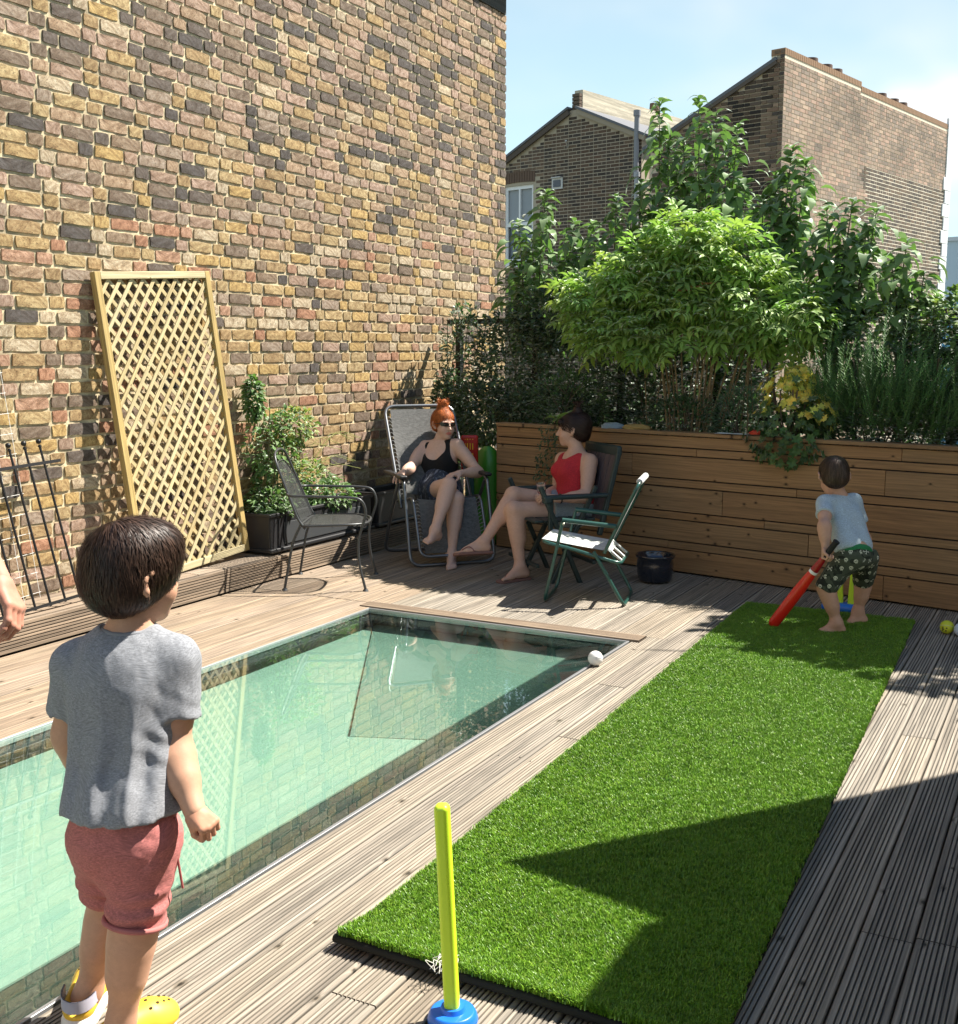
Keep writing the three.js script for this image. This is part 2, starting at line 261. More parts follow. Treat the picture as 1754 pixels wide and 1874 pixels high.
  const all = mergeGeometries(rest); part('brickwork', all, white, house).userData.kind = 'stuff';
  // coping slab over a dark rendered band
  const stone = mat(.16, .16, .155, 0.9, { map: mortarTex });
  part('render_band', bx(0.06, 0.16, 14.7, -0.012, TOP + 0.085, -2.45), mat(.075, .072, .07, 0.9, { map: mortarTex }), house);
  for (let k = 0; k < 12; k++) part('coping_stone', rb(0.42, 0.075, 1.195, -0.10, TOP + 0.205, END + 0.56 + k * 1.2, 0.012), stone, house);
  part('roof', bx(4.9, 0.1, 14.6, -2.6, TOP + 0.10, -2.4), mat(.10, .10, .10, 0.9), house);
}
// ---------------------------------------------------------------- raised timber planter across the end of the deck
const PL = { x: -0.6, z: -6.91, ry: -11.72 * D2R };
const onPlanter = (lx, y, lz) => { const c = Math.cos(PL.ry), s = Math.sin(PL.ry); return [PL.x + lx * c + lz * s, y, PL.z - lx * s + lz * c]; };   // lz < 0 is into the bed
{
  const t = thing('timber_planter', 'long raised planter of wide and narrow brown cedar boards across the far end', 'planter', [PL.x, 0, PL.z], PL.ry);
  const R = rng(31), x0 = -3.40, x1 = 3.2;
  const rows = [[0.012, 0.158, [-2.9, -0.42, 1.5]], [0.165, 0.213, [-1.9, 0.7]], [0.221, 0.358, [-2.4, -0.9, 1.2]], [0.366, 0.413, [-1.2, 1.4]], [0.421, 0.579, [-3.02, -1.5, 0.6]], [0.587, 0.634, [-3.14, -0.99, 1.6]], [0.642, 0.791, [-2.2, -0.44, 1.7]], [0.799, 0.846, [-1.7, 0.2]], [0.854, 0.926, [-2.74, -0.9, -0.35, 1.3]]];
  for (const [a, b, joints] of rows) {
    const xs = [x0, ...joints, x1];
    for (let i = 0; i < xs.length - 1; i++) {
      const w = xs[i + 1] - xs[i] - 0.003, g = rb(w, b - a, 0.022, 0, 0, 0, 0.003), u0 = R() * 5, v0 = R();
      const p = g.attributes.position, u = g.attributes.uv; for (let k = 0; k < p.count; k++) u.setXY(k, p.getX(k) / 1.7 + u0, p.getY(k) / 0.30 + p.getZ(k) + v0);
      const m = part('plank', g, cedarMats[Math.floor(R() * cedarMats.length)], t); m.position.set((xs[i] + xs[i + 1]) / 2, (a + b) / 2, -0.011 + (R() - 0.5) * 0.003);
    }
  }
  for (const [a, b] of [[x0, -0.9], [-0.9, 1.3], [1.3, x1]]) { const g = rb(b - a - 0.003, 0.024, 0.11, 0, 0, 0, 0.004); const p = g.attributes.position, u = g.attributes.uv; for (let k = 0; k < p.count; k++) u.setXY(k, p.getX(k) / 1.7, p.getZ(k) / 0.3 + a); part('capping_board', g, cedarMats[3], t).position.set((a + b) / 2, 0.944, -0.037); }
  for (const [a, b] of [[0.012, 0.158], [0.165, 0.213], [0.221, 0.358], [0.366, 0.413], [0.421, 0.579], [0.587, 0.634], [0.642, 0.791], [0.799, 0.926]]) part('end_plank', rb(0.022, b - a, 0.80, x0 - 0.012, (a + b) / 2, -0.42, 0.003), cedarMats[1], t);
  part('liner', bx(x1 - x0 - 0.02, 0.86, 0.76, (x0 + x1) / 2, 0.45, -0.41), black, t);
  part('soil', new THREE.PlaneGeometry(x1 - x0 - 0.04, 0.74, 60, 12).rotateX(-Math.PI / 2).translate((x0 + x1) / 2, 0.895, -0.42), mat(.035, .024, .015, 0.95, { map: speckTex }), t);
  const s = t.children.at(-1).geometry, p = s.attributes.position; for (let i = 0; i < p.count; i++) p.setY(i, p.getY(i) + 0.05 * fbm(p.getX(i) * 4, 1, p.getZ(i) * 4, 3)); s.computeVertexNormals();
}
// black railing behind the bed, from the brick wall past the right of the picture
{
  const t = thing('metal_railing', 'black metal railing with a flat top rail behind the planted bed', 'railing', [PL.x, 0, PL.z], PL.ry);
  const xa = -4.52, xb = 3.3, z = -0.72;
  part('top_rail', rb(xb - xa, 0.042, 0.05, (xa + xb) / 2, 1.735, z, 0.004), blackIron, t);
  part('bottom_rail', rb(xb - xa, 0.03, 0.03, (xa + xb) / 2, 1.02, z, 0.003), blackIron, t);
  for (let x = -4.4; x < 3.3; x += 0.82) part('post', rb(0.05, 1.75, 0.05, x, 0.84, z, 0.004), blackIron, t);
  const wire = []; for (let x = xa + 0.1; x < -2.6; x += 0.12) wire.push(cyl(0.002, 0.002, 0.7, x, 1.37, z, 5)); for (let y = 1.1; y < 1.7; y += 0.12) wire.push(cyl(0.002, 0.002, 1.9, 0, 0, 0, 5).rotateZ(Math.PI / 2).translate(xa + 0.95, y, z));
  part('wire_mesh', merge(wire), blackIron, t);
}
// the new lattice panel leaning on the wall
{
  const t = thing('trellis_panel', 'new pale timber diamond lattice panel leaning against the brick wall', 'trellis', [-4.795, 0.172, -5.24]);
  const H = 1.80, W = 0.955, fw = 0.042;
  const lean = new THREE.Group();   // frame axes: width along z, height along y
  const M = new THREE.Matrix4().makeRotationZ(5.3 * D2R).multiply(new THREE.Matrix4().makeRotationX(3.6 * D2R));
  const R = rng(8), put = (name, g, m, uvAlong) => { const p = g.attributes.position, u = g.attributes.uv; const u0 = R() * 4, v0 = R(); for (let k = 0; k < p.count; k++) { const a = uvAlong === 'y' ? p.getY(k) : p.getZ(k), b = uvAlong === 'y' ? p.getZ(k) : p.getY(k); u.setXY(k, a / 1.6 + u0, b / 0.25 + p.getX(k) / 0.25 + v0); } g.applyMatrix4(M); return part(name, g, m, t); };
  const stile = mat(.66, .49, .20, 0.6, { map: paleTex }), rail = latticeMats[1];
  put('stile', rb(0.040, H, fw, 0, H / 2, W / 2 - fw / 2, 0.003), stile, 'y'); put('stile', rb(0.040, H, fw, 0, H / 2, -W / 2 + fw / 2, 0.003), stile, 'y');
  put('rail', rb(0.040, fw, W - 2 * fw - 0.002, 0, fw / 2 + 0.001, 0, 0.003), rail, 'z'); put('rail', rb(0.040, fw, W - 2 * fw - 0.002, 0, H - fw / 2 - 0.001, 0, 0.003), rail, 'z');
  const zi = W / 2 - fw + 0.004, y0 = fw - 0.004, y1 = H - fw + 0.004, S = 0.108;
  for (const dir of [1, -1]) for (let k = -22; k < 40; k++) {
    const c = k * S + 0.03;                                   // line y = c + dir * 1.18 * z
    const sl = 1.18; let za = -zi, zb = zi; const lo = (y0 - c) / (dir * sl), hi = (y1 - c) / (dir * sl); za = Math.max(za, Math.min(lo, hi)); zb = Math.min(zb, Math.max(lo, hi)); if (zb - za < 0.012) continue;
    const L = (zb - za) * Math.hypot(1, sl), g = new THREE.BoxGeometry(0.0065, 0.0225, L); const u = g.attributes.uv, p = g.attributes.position, u0 = R() * 5, v0 = R(); for (let i = 0; i < p.count; i++) u.setXY(i, p.getZ(i) / 1.4 + u0, p.getY(i) / 0.2 + v0);
    g.rotateX(-Math.atan2(dir * sl, 1) + (R() - 0.5) * 0.008).translate(dir > 0 ? -0.0045 : 0.0035, c + dir * sl * (za + zb) / 2, (za + zb) / 2).applyMatrix4(M);
    part('slat', g, latticeMats[Math.floor(R() * latticeMats.length)], t);
  }
}
// black pale fence panel and a light wire mesh sheet leaning at the left
{
  const t = thing('fence_panel', 'black iron fence panel with ball finials leaning on the wall', 'fence panel', [-4.70, 0.170, -3.90]);
  const M = new THREE.Matrix4().makeRotationZ(14.5 * D2R).multiply(new THREE.Matrix4().makeRotationX(2.2 * D2R));
  const pale = [], ball = new THREE.SphereGeometry(0.0145, 14, 10);
  for (let k = -5; k < 5; k++) { const z = 0.37 - k * 0.098 - 0.30; 
    part('pale', cyl(0.0065, 0.0065, 0.845, 0, 0.4225, z, 10).applyMatrix4(M), blackIron, t); part('finial', merge([ball.clone().translate(0, 0.862, z), cyl(0.010, 0.010, 0.008, 0, 0.835, z, 10)]).applyMatrix4(M), blackIron, t); }
  for (const y of [0.012, 0.745]) part('rail', bx(0.012, 0.016, 1.0, 0.0, y, 0.07).applyMatrix4(M), blackIron, t);
  const w = thing('wire_mesh_sheet', 'white coated wire mesh sheet leaning on the wall behind the black fence panel', 'wire mesh', [-4.84, 0.172, -3.70]);
  const M2 = new THREE.Matrix4().makeRotationZ(5.5 * D2R).multiply(new THREE.Matrix4().makeRotationX(3.5 * D2R)), wm = mat(.75, .74, .70, 0.5);
  for (let k = 0; k < 8; k++) part('wire', cyl(0.0014, 0.0014, 1.2, 0, 0.60, -0.38 + k * 0.105, 5).applyMatrix4(M2), wm, w);
  for (let k = 0; k < 12; k++) part('wire', cyl(0.0014, 0.0014, 0.76, 0, 0, 0, 5).rotateX(Math.PI / 2).translate(0, 0.03 + k * 0.106, -0.01).applyMatrix4(M2), wm, w);
}
// ---------------------------------------------------------------- houses beyond the bed
const HA = 12.3 * D2R;
function brickFace(o, name, w, h, colours, seed, inside, tint) {   // bricks on the local plane z = 0 (x right, y up); returns an InstancedMesh
  const R = rng(seed), items = [], C = 0.075;
  for (let r = 0; r * C < h; r++) { let x = 0.004, k = r % 2; while (x < w - 0.03) { const L = Math.min(k % 2 ? 0.101 : 0.213, w - 0.004 - x), y = (r + 0.5) * C; if (inside(x + L / 2, y, L)) items.push([x + L / 2, y, L]); x += L + 0.0135; k++; } }
  const im = new THREE.InstancedMesh(new THREE.BoxGeometry(1, 1, 1), mat(1, 1, 1, 0.95), items.length), m = new THREE.Matrix4(), c = new THREE.Color();
  items.forEach(([x, y, L], i) => { m.makeScale(L, 0.0575, 0.03).setPosition(x, y, -0.0125 + 0.003 * R()); im.setMatrixAt(i, m); const q = colours[Math.floor(R() * colours.length)], f = (0.8 + 0.4 * R()) * (tint ? tint(x, y) : 1); im.setColorAt(i, c.setRGB(q[0] * f, q[1] * f, q[2] * f)); });
  im.name = name; im.userData.kind = 'stuff'; im.castShadow = im.receiveShadow = true; o.add(im); return im;
}
const wallShape = (pts, depth) => new THREE.ExtrudeGeometry(new THREE.Shape(pts.map(([x, y]) => new THREE.Vector2(x, y))), { depth, bevelEnabled: false }).translate(0, 0, -depth);
const stockDark = [[.10, .070, .050], [.075, .055, .042], [.12, .082, .055], [.055, .043, .036], [.105, .066, .045]], stockBrown = [[.36, .265, .20], [.41, .30, .22], [.31, .235, .18], [.42, .285, .215], [.29, .225, .18]];
const slate = mat(.11, .115, .13, 0.7), pipeGrey = mat(.22, .225, .24, 0.55), whitePaint = mat(.78, .79, .80, 0.5);
{ // left house: rear gable
  const t = thing('terraced_house', 'dark brick rear gable of a house with a white sash window, farther left', 'house', [-10.481, 0, -23.967], -HA);
  const g = [[-3.9, -3.2], [1.78, -3.2], [1.78, 6.02], [0.12, 6.76], [-0.12, 6.76], [-3.9, 4.92]].map(([x, y]) => [x, y]);
  const win = (x, y) => x > -2.02 && x < -1.12 && y > 3.42 && y < 5.36, win2 = (x, y) => x > -0.55 && x < 0.12 && y > 1.5 && y < 3.15;
  const sh = new THREE.Shape(g.map(([x, y]) => new THREE.Vector2(x, y)));
  for (const [a, b, c, d] of [[-2.0, 3.5, -1.14, 5.28], [-0.5, 1.55, 0.1, 3.1]]) sh.holes.push(new THREE.Path([[a, b], [c, b], [c, d], [a, d]].map(([x, y]) => new THREE.Vector2(x, y))));
  part('wall', new THREE.ExtrudeGeometry(sh, { depth: 0.3, bevelEnabled: false }).translate(0, 0, -0.3), mat(.40, .345, .26, 0.95), t);
  part('side_wall', bx(0.28, 9.2, 8, 1.63, 1.41, -4.31), mat(.2, .16, .12, .95), t);
  const roofY = (x) => (x < 0 ? mix(6.76, 4.92, -x / 3.9) : mix(6.76, 6.02, x / 1.78));
  const bf = brickFace(t, 'brickwork', 5.68, 10.2, stockDark, 41, (x, y, L) => { const X = x - 3.9, Y = y - 3.2; return X + L / 2 < 1.79 && Y < roofY(X) - 0.13 && ![[-2.05, 3.45, -1.1, 5.42], [-0.55, 1.5, 0.15, 3.2]].some(([a, b, c, d]) => X + L / 2 > a && X - L / 2 < c && Y > b && Y < d); }, (x, y) => (x - 3.9 < -0.9 ? 1.35 : 1));
  bf.position.set(-3.9, -3.2, 0.0);
  const vB = (h0, h1, x0, x1, z) => bx(x1 - x0, h1 - h0, 0.05, (x0 + x1) / 2, (h0 + h1) / 2, z);
  const arch = []; for (let k = 0; k < 13; k++) arch.push(bx(0.062, 0.24, 0.03, -2.02 + k * 0.075, 5.45 + 0.02 * Math.sin((k / 12) * Math.PI), 0.004)); part('window_arch', merge(arch), mat(.13, .085, .06, .95), t);
  const win1 = part('window', merge([vB(3.47, 5.30, -2.0, -1.93, -0.07), vB(3.47, 5.30, -1.21, -1.14, -0.07), vB(5.2, 5.30, -1.93, -1.21, -0.07), vB(3.5, 3.62, -1.93, -1.21, -0.07), vB(4.36, 4.44, -1.93, -1.21, -0.06), vB(4.44, 5.2, -1.59, -1.55, -0.06), vB(3.42, 3.5, -2.06, -1.08, 0.02)]), whitePaint, t);
  const paneM = mat(.10, .12, .15, 0.06, { metalness: 0.1 });
  part('pane', bx(0.74, 1.7, 0.01, -1.57, 4.4, -0.12), paneM, win1); part('blind', bx(0.72, 0.8, 0.006, -1.57, 4.80, -0.108), mat(.30, .33, .36, .8), win1);
  const wn = part('window', merge([vB(1.55, 3.1, -0.5, -0.43, -0.07), vB(1.55, 3.1, 0.03, 0.1, -0.07), vB(3.02, 3.1, -0.43, 0.03, -0.07), vB(2.3, 2.38, -0.43, 0.03, -0.06), vB(1.47, 1.55, -0.56, 0.16, 0.02)]), whitePaint, t); part('pane', bx(0.5, 1.5, 0.01, -0.2, 2.3, -0.12), paneM, wn);
  // roof slopes, verge boards, the rendered party wall running back from the ridge
  const slope = (x0, y0, x1, y1, z0, z1, th, m, name) => { const a = Math.atan2(y1 - y0, x1 - x0), L = Math.hypot(x1 - x0, y1 - y0); const q = part(name, bx(L, th, z0 - z1).rotateZ(a).translate((x0 + x1) / 2, (y0 + y1) / 2 + th / 2, (z0 + z1) / 2), m, t); return q; };
  slope(0.1, 6.775, 1.95, 5.96, 0.12, -8, 0.05, slate, 'roof'); slope(-4.0, 4.89, -0.1, 6.785, 0.12, -8, 0.05, slate, 'roof');
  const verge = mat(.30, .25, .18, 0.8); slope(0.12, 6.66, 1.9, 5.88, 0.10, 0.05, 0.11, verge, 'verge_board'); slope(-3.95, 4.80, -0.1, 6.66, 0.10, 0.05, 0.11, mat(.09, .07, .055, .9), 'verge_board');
  const pw = part('party_wall', bx(0.22, 0.56, 8.0, 0.0, 6.93, -4.16), mat(.72, .66, .54, 0.9, { map: mortarTex }), t); part('party_wall_end', merge(Array.from({ length: 6 }, (_, k) => bx(0.2, 0.064, 0.1, 0, 6.70 + k * 0.078, -0.10))), mat(.12, .085, .06, .95), t);
  part('chimney_pot', cyl(0.11, 0.13, 0.28, 0, 7.28, -3.3, 14), mat(.14, .08, .05, .9), pw);
  part('downpipe', merge([cyl(0.055, 0.055, 1.35, 1.70, 5.85, 0.09, 12), cyl(0.075, 0.075, 0.12, 1.70, 6.46, 0.09, 12)]), pipeGrey, t); part('downpipe', merge([cyl(0.05, 0.05, 2.9, 1.72, 3.75, 0.09, 12), cyl(0.068, 0.068, 0.1, 1.72, 5.2, 0.09, 12)]), mat(.36, .38, .40, .5), t);
  const lamp = part('floodlight', merge([bx(0.30, 0.24, 0.02, -0.43, 5.215, 0.03), bx(0.25, 0.02, 0.1, -0.43, 5.345, 0.06)]), mat(.55, .55, .54, .6), t); part('lamp_glass', bx(0.20, 0.15, 0.015, -0.43, 5.215, 0.05), mat(.06, .07, .09, .2), lamp);
  part('flue_rod', cyl(0.018, 0.018, 0.36, 0, 0, 0, 8).rotateX(Math.PI / 2 - 0.3).rotateY(0.5).translate(-0.1, 6.02, 0.13), mat(.5, .5, .5, .4), t);
}
{ // right house: lean-to gable in shade, long party wall to the right in sun
  const t = thing('terraced_house', 'taller brick house with a long sunlit parapet wall and chimney pots, farther right', 'house', [-5.151, 0, -21.021], -HA);
  const top = 6.74, roofY = (x) => 6.58 + (x + 0.12) * 0.46;       // x <= 0 to the left of the corner
  part('wall', wallShape([[-2.75, -3.2], [-0.02, -3.2], [-0.02, top], [-0.16, top], [-0.16, 6.55], [-2.75, roofY(-2.75)]], 0.28).translate(0, 0, -0.02), mat(.50, .43, .32, .95), t);
  const redEdge = [[.20, .085, .05], [.17, .08, .05], [.24, .11, .06]];
  const b1 = brickFace(t, 'brickwork', 5.198, 10, [...stockDark, [.16, .11, .075]], 51, (x, y, L) => { const X = x - 5.2, Y = y - 3.2; return X - L / 2 > -2.78 && Y < top && (X > -0.17 || Y < roofY(X) - 0.03); }, (x, y) => (x > 4.95 ? 1.5 : x > 4.2 && fbm(x * 2, y, 3, 3) > -0.05 ? 0.45 : 1.15));
  b1.position.set(-5.2, -3.2, -0.005);
  const a = Math.atan(0.46), L = 2.75 / Math.cos(a); part('roof', bx(L, 0.06, 7.5).rotateZ(a).translate(-1.52, roofY(-1.52) + 0.06, -3.7), slate, t); part('verge_board', bx(L, 0.07, 0.03).rotateZ(a).translate(-1.52, roofY(-1.52), 0.03), mat(.10, .08, .065, .9), t);
  // party wall: plane x = 0 facing right, along local -z
  part('party_wall', bx(0.26, 9.93, 3.40, -0.135, 1.765, -1.72), mat(.72, .63, .48, .95), t); part('party_wall', bx(0.26, 9.85, 5.2, -0.135, 1.725, -6.025), mat(.72, .63, .48, .95), t);
  const wl = new THREE.Group(); wl.name = 'long_wall'; wl.rotation.y = Math.PI / 2; wl.position.set(0, -3.2, 0.0); t.add(wl);     // local x runs back along the wall
  const oldPatch = (x, y) => x > 3.75 + 0.15 * Math.sin(y * 9) && x < 8.6 && y - 3.2 < 5.22;
  brickFace(wl, 'brickwork', 8.6, 9.85, stockBrown, 61, (x, y, L) => y < (x < 3.42 ? 9.80 : 9.73) && !oldPatch(x, y), (x, y) => 0.85 + 0.6 * fbm(x * 0.8, y * 0.8, 4, 3));
  brickFace(wl, 'dark_brickwork', 8.6, 9.85, [[.10, .075, .055], [.07, .055, .045], [.13, .09, .06]], 62, (x, y, L) => x + L / 2 < 8.62 && oldPatch(x, y));
  part('patch_mortar', bx(4.75, 8.3, 0.012, 6.24, 4.25, -0.004), mat(.74, .66, .52, .95), wl);
  const cap = []; for (let x = 0.04; x < 8.6; x += 0.078) cap.push(bx(0.064, 0.11, 0.27, x, (x < 3.42 ? 9.94 : 9.86), -0.13)); part('brick_coping', merge(cap), mat(.28, .17, .10, .95), wl).userData.kind = 'stuff';
  for (const [x, y] of [[1.62, 10.06], [2.28, 10.06], [2.75, 10.06], [5.05, 9.98], [5.75, 9.98], [6.25, 9.98]]) part('chimney_pot', cyl(0.15, 0.16, 0.16, x, y, -0.28, 16), mat(.10, .06, .045, .85), wl);
  const q = []; for (let k = 0; k < 14; k++) q.push(rb(0.36 + (k % 2) * 0.12, 0.29, 0.06, 8.70 - (k % 2) * 0.06, 4.6 + k * 0.305, 0.0, 0.01)); q.push(bx(0.34, 1.6, 0.055, 8.70, 9.25, 0)); part('quoin', merge(q), whitePaint, wl);
  part('front_wall', bx(5.4, 9.7, 0.3, -2.7, 1.65, -8.78), whitePaint, t);
}
{ // pale blue building at the right edge
  const t = thing('blue_building', 'blue painted building with a pale upper floor at the right edge, far behind', 'building', [-4.6, 0, -44.1], -HA);
  part('wall', bx(9, 6.4, 6, 4.3, 0, -3), mat(.10, .30, .50, 0.8), t); part('upper_wall', bx(9.1, 2.1, 6.1, 4.3, 4.26, -3), mat(.42, .52, .60, 0.8), t); part('string_course', rb(9.2, 0.16, 0.2, 4.3, 3.28, 0.1, 0.02), mat(.62, .66, .68, .7), t); part('roof', bx(9.3, 0.14, 6.3, 4.3, 5.38, -3), mat(.5, .54, .58, .8), t);
  for (const x of [1.4, 4.2, 7.0]) { const w = part('window', bx(1.2, 1.8, 0.1, x, 1.2, 0.02), whitePaint, t); part('pane', bx(1.0, 1.6, 0.05, x, 1.2, 0.06), mat(.06, .08, .10, .1), w); }
}
// the house this deck belongs to, to the right and behind, and its shade sail: both throw the shadows on the grass
{
  const t = thing('rear_extension', 'rendered extension of the house beside the right of the deck', 'building', [0, 0, 0]);
  part('wall', bx(3, 6.2, 9, 2.16, -0.1, 0.2), mat(.52, .48, .42, .9, { map: mortarTex }), t); part('parapet', bx(3.1, 0.1, 9.1, 2.16, 3.06, 0.2), mat(.3, .3, .3, .8), t);
  const door = part('door', rb(0.05, 2.05, 0.9, 0.64, 1.03, -1.2, 0.006), whitePaint, t); part('pane', bx(0.02, 1.5, 0.6, 0.655, 1.2, -1.2), mat(.05, .06, .07, .1), door);
  const s = thing('shade_sail', 'beige triangular shade sail stretched beside the right of the deck', 'shade sail', [0, 0, 0]);
  const A = V(-0.30, 2.25, -4.02), B = V(1.35, 2.45, -6.3), C = V(1.6, 2.6, -3.7), pos = [], n = 14, idx = [];
  const row = []; for (let i = 0; i <= n; i++) { row.push([]); for (let j = 0; j <= n - i; j++) { const u = i / n, v = j / n, w = 1 - u - v, p = A.clone().multiplyScalar(w).addScaledVector(B, u).addScaledVector(C, v); const ctr = A.clone().add(B).add(C).multiplyScalar(1 / 3); const e = 0.10 * (4 * u * v * (1 - w) + 4 * u * w * (1 - v) + 4 * v * w * (1 - u)) * (1 - 27 * u * v * w * 0.8); p.lerp(ctr, e * 0.7); p.y -= 0.2 * 27 * u * v * w * 0.3; row[i].push(pos.length / 3); pos.push(p.x, p.y, p.z); } }
  for (let i = 0; i < n; i++) for (let j = 0; j < n - i; j++) { idx.push(row[i][j], row[i + 1][j], row[i][j + 1]); if (j < n - i - 1) idx.push(row[i + 1][j], row[i + 1][j + 1], row[i][j + 1]); }
  const g = new THREE.BufferGeometry(); g.setAttribute('position', new THREE.Float32BufferAttribute(pos, 3)); g.setIndex(idx); g.computeVertexNormals();
  part('canvas', g, new THREE.MeshStandardMaterial({ color: new THREE.Color().setRGB(.5, .45, .36), roughness: 0.9, side: THREE.DoubleSide }), s);
  part('pole', cyl(0.03, 0.03, 2.6, 1.37, 1.3, -6.33, 12), pipeGrey, s);
}
// ---------------------------------------------------------------- garden furniture
const sheet = (rows, thick = 0.004) => {   // a curved sheet through rows of points, with thickness
  const nr = rows.length, nc = rows[0].length, P = rows.map((r) => r.map((p) => V(p))), Nn = [];
  for (let i = 0; i < nr; i++) for (let j = 0; j < nc; j++) { const a = P[Math.min(nr - 1, i + 1)][j].clone().sub(P[Math.max(0, i - 1)][j]), b = P[i][Math.min(nc - 1, j + 1)].clone().sub(P[i][Math.max(0, j - 1)]); Nn.push(a.cross(b).normalize()); }
  const pos = [], uv = [], idx = [], at = (s, i, j) => s * nr * nc + i * nc + j;
  const lu = P[0].map((p) => p.distanceTo(P[0][0])); let lv = 0;
  for (const s of [0, 1]) { lv = 0; for (let i = 0; i < nr; i++) { if (i) lv += P[i][0].distanceTo(P[i - 1][0]); for (let j = 0; j < nc; j++) { const p = P[i][j].clone().addScaledVector(Nn[i * nc + j], (s - 0.5) * thick); pos.push(p.x, p.y, p.z); uv.push(lu[j], lv); } } }
  for (let i = 0; i < nr - 1; i++) for (let j = 0; j < nc - 1; j++) for (const s of [0, 1]) { const a = at(s, i, j), b = at(s, i, j + 1), c = at(s, i + 1, j), d = at(s, i + 1, j + 1); s ? idx.push(a, c, b, b, c, d) : idx.push(a, b, c, b, d, c); }
  const e = (i0, j0, i1, j1) => { const a = at(0, i0, j0), b = at(0, i1, j1), c = at(1, i0, j0), d = at(1, i1, j1); idx.push(a, c, b, b, c, d, a, b, c, b, d, c); };
  for (let j = 0; j < nc - 1; j++) { e(0, j, 0, j + 1); e(nr - 1, j, nr - 1, j + 1); } for (let i = 0; i < nr - 1; i++) { e(i, 0, i + 1, 0); e(i, nc - 1, i + 1, nc - 1); }
  const g = new THREE.BufferGeometry(); g.setAttribute('position', new THREE.Float32BufferAttribute(pos, 3)); g.setAttribute('uv', new THREE.Float32BufferAttribute(uv, 2)); g.setIndex(idx); g.computeVertexNormals(); return g;
};
{ // dark steel mesh armchair
  const t = thing('mesh_armchair', 'dark grey steel mesh armchair, empty, beside the black trough', 'chair', [-4.262, 0, -5.915], 26.5 * D2R);
  const m = phys(.075, .078, .08, 0.42, { metalness: 0.55 }), holes = meshHoles.clone(); holes.repeat.set(36, 36); holes.needsUpdate = true;
  const mesh = new THREE.MeshPhysicalMaterial({ color: new THREE.Color().setRGB(.10, .105, .105), roughness: 0.45, metalness: 0.4, alphaMap: holes, alphaTest: 0.5, side: THREE.DoubleSide });
  const H = 0.415;
  part('back_frame', tube([[-0.13, H - 0.03, 0.225], [-0.175, H + 0.03, 0.225], [-0.33, 0.845, 0.185], [-0.335, 0.875, 0], [-0.33, 0.845, -0.185], [-0.175, H + 0.03, -0.225], [-0.13, H - 0.03, -0.225]], 0.0085, 0.09), m, t);
  part('seat_frame', tube([[-0.17, H - 0.012, 0.235], [0.13, H, 0.24], [0.235, H - 0.005, 0.16], [0.25, H - 0.01, 0], [0.235, H - 0.005, -0.16], [0.13, H, -0.24], [-0.17, H - 0.012, -0.235]], 0.008, 0.07, 8, true), m, t);
  const rows = [], bk = []; for (let i = 0; i <= 8; i++) { const u = i / 8, x = mix(-0.16, 0.235, u), w = 0.228 * (u > 0.75 ? Math.sqrt(1 - Math.pow((u - 0.75) / 0.25, 2) * 0.55) : 1); rows.push(Array.from({ length: 9 }, (_, j) => { const z = mix(-w, w, j / 8); return [x, H - 0.018 * (1 - Math.pow(z / 0.23, 2)) - (u > 0.85 ? 0.02 * (u - 0.85) / 0.15 : 0), z]; })); }
  part('seat_mesh', sheet(rows, 0.0015), mesh, t);
  for (let i = 0; i <= 10; i++) { const u = i / 10, y = mix(H + 0.005, 0.79, u), w = 0.17 * (u > 0.8 ? Math.sqrt(1 - Math.pow((u - 0.8) / 0.2, 2) * 0.6) : 1) + 0.015 * (1 - u); bk.push(Array.from({ length: 9 }, (_, j) => { const z = mix(-w, w, j / 8); return [mix(-0.16, -0.315, u) + 0.0 - 0.014 * (1 - Math.pow(z / 0.19, 2)), y, z]; })); }
  part('back_mesh', sheet(bk, 0.0015), mesh, t);
  part('back_mesh_rim', tube([bk[0][0], bk[8][0], bk[10][0].map((v, i) => v + [0, 0.004, 0][i]), bk[10][8].map((v, i) => v + [0, 0.004, 0][i]), bk[8][8], bk[0][8]], 0.005, 0.05), m, t);
  for (const s of [1, -1]) {
    part('armrest', tube([[-0.245, 0.605, s * 0.21], [-0.22, 0.60, s * 0.27], [0.14, 0.595, s * 0.28], [0.235, 0.585, s * 0.275], [0.265, 0.50, s * 0.27], [0.205, 0.32, s * 0.262], [0.21, 0.17, s * 0.262], [0.25, 0.012, s * 0.27]], 0.0085, 0.06), m, t);
    part('leg', tube([[-0.16, H - 0.01, s * 0.235], [-0.21, 0.30, s * 0.245], [-0.235, 0.16, s * 0.25], [-0.262, 0.012, s * 0.26]], 0.0085, 0.08), m, t);
    for (const [x, z] of [[0.25, 0.27], [-0.262, 0.26]]) part('foot_cap', cyl(0.012, 0.02, 0.014, x, 0.007, s * z, 14), m, t);
  }
}
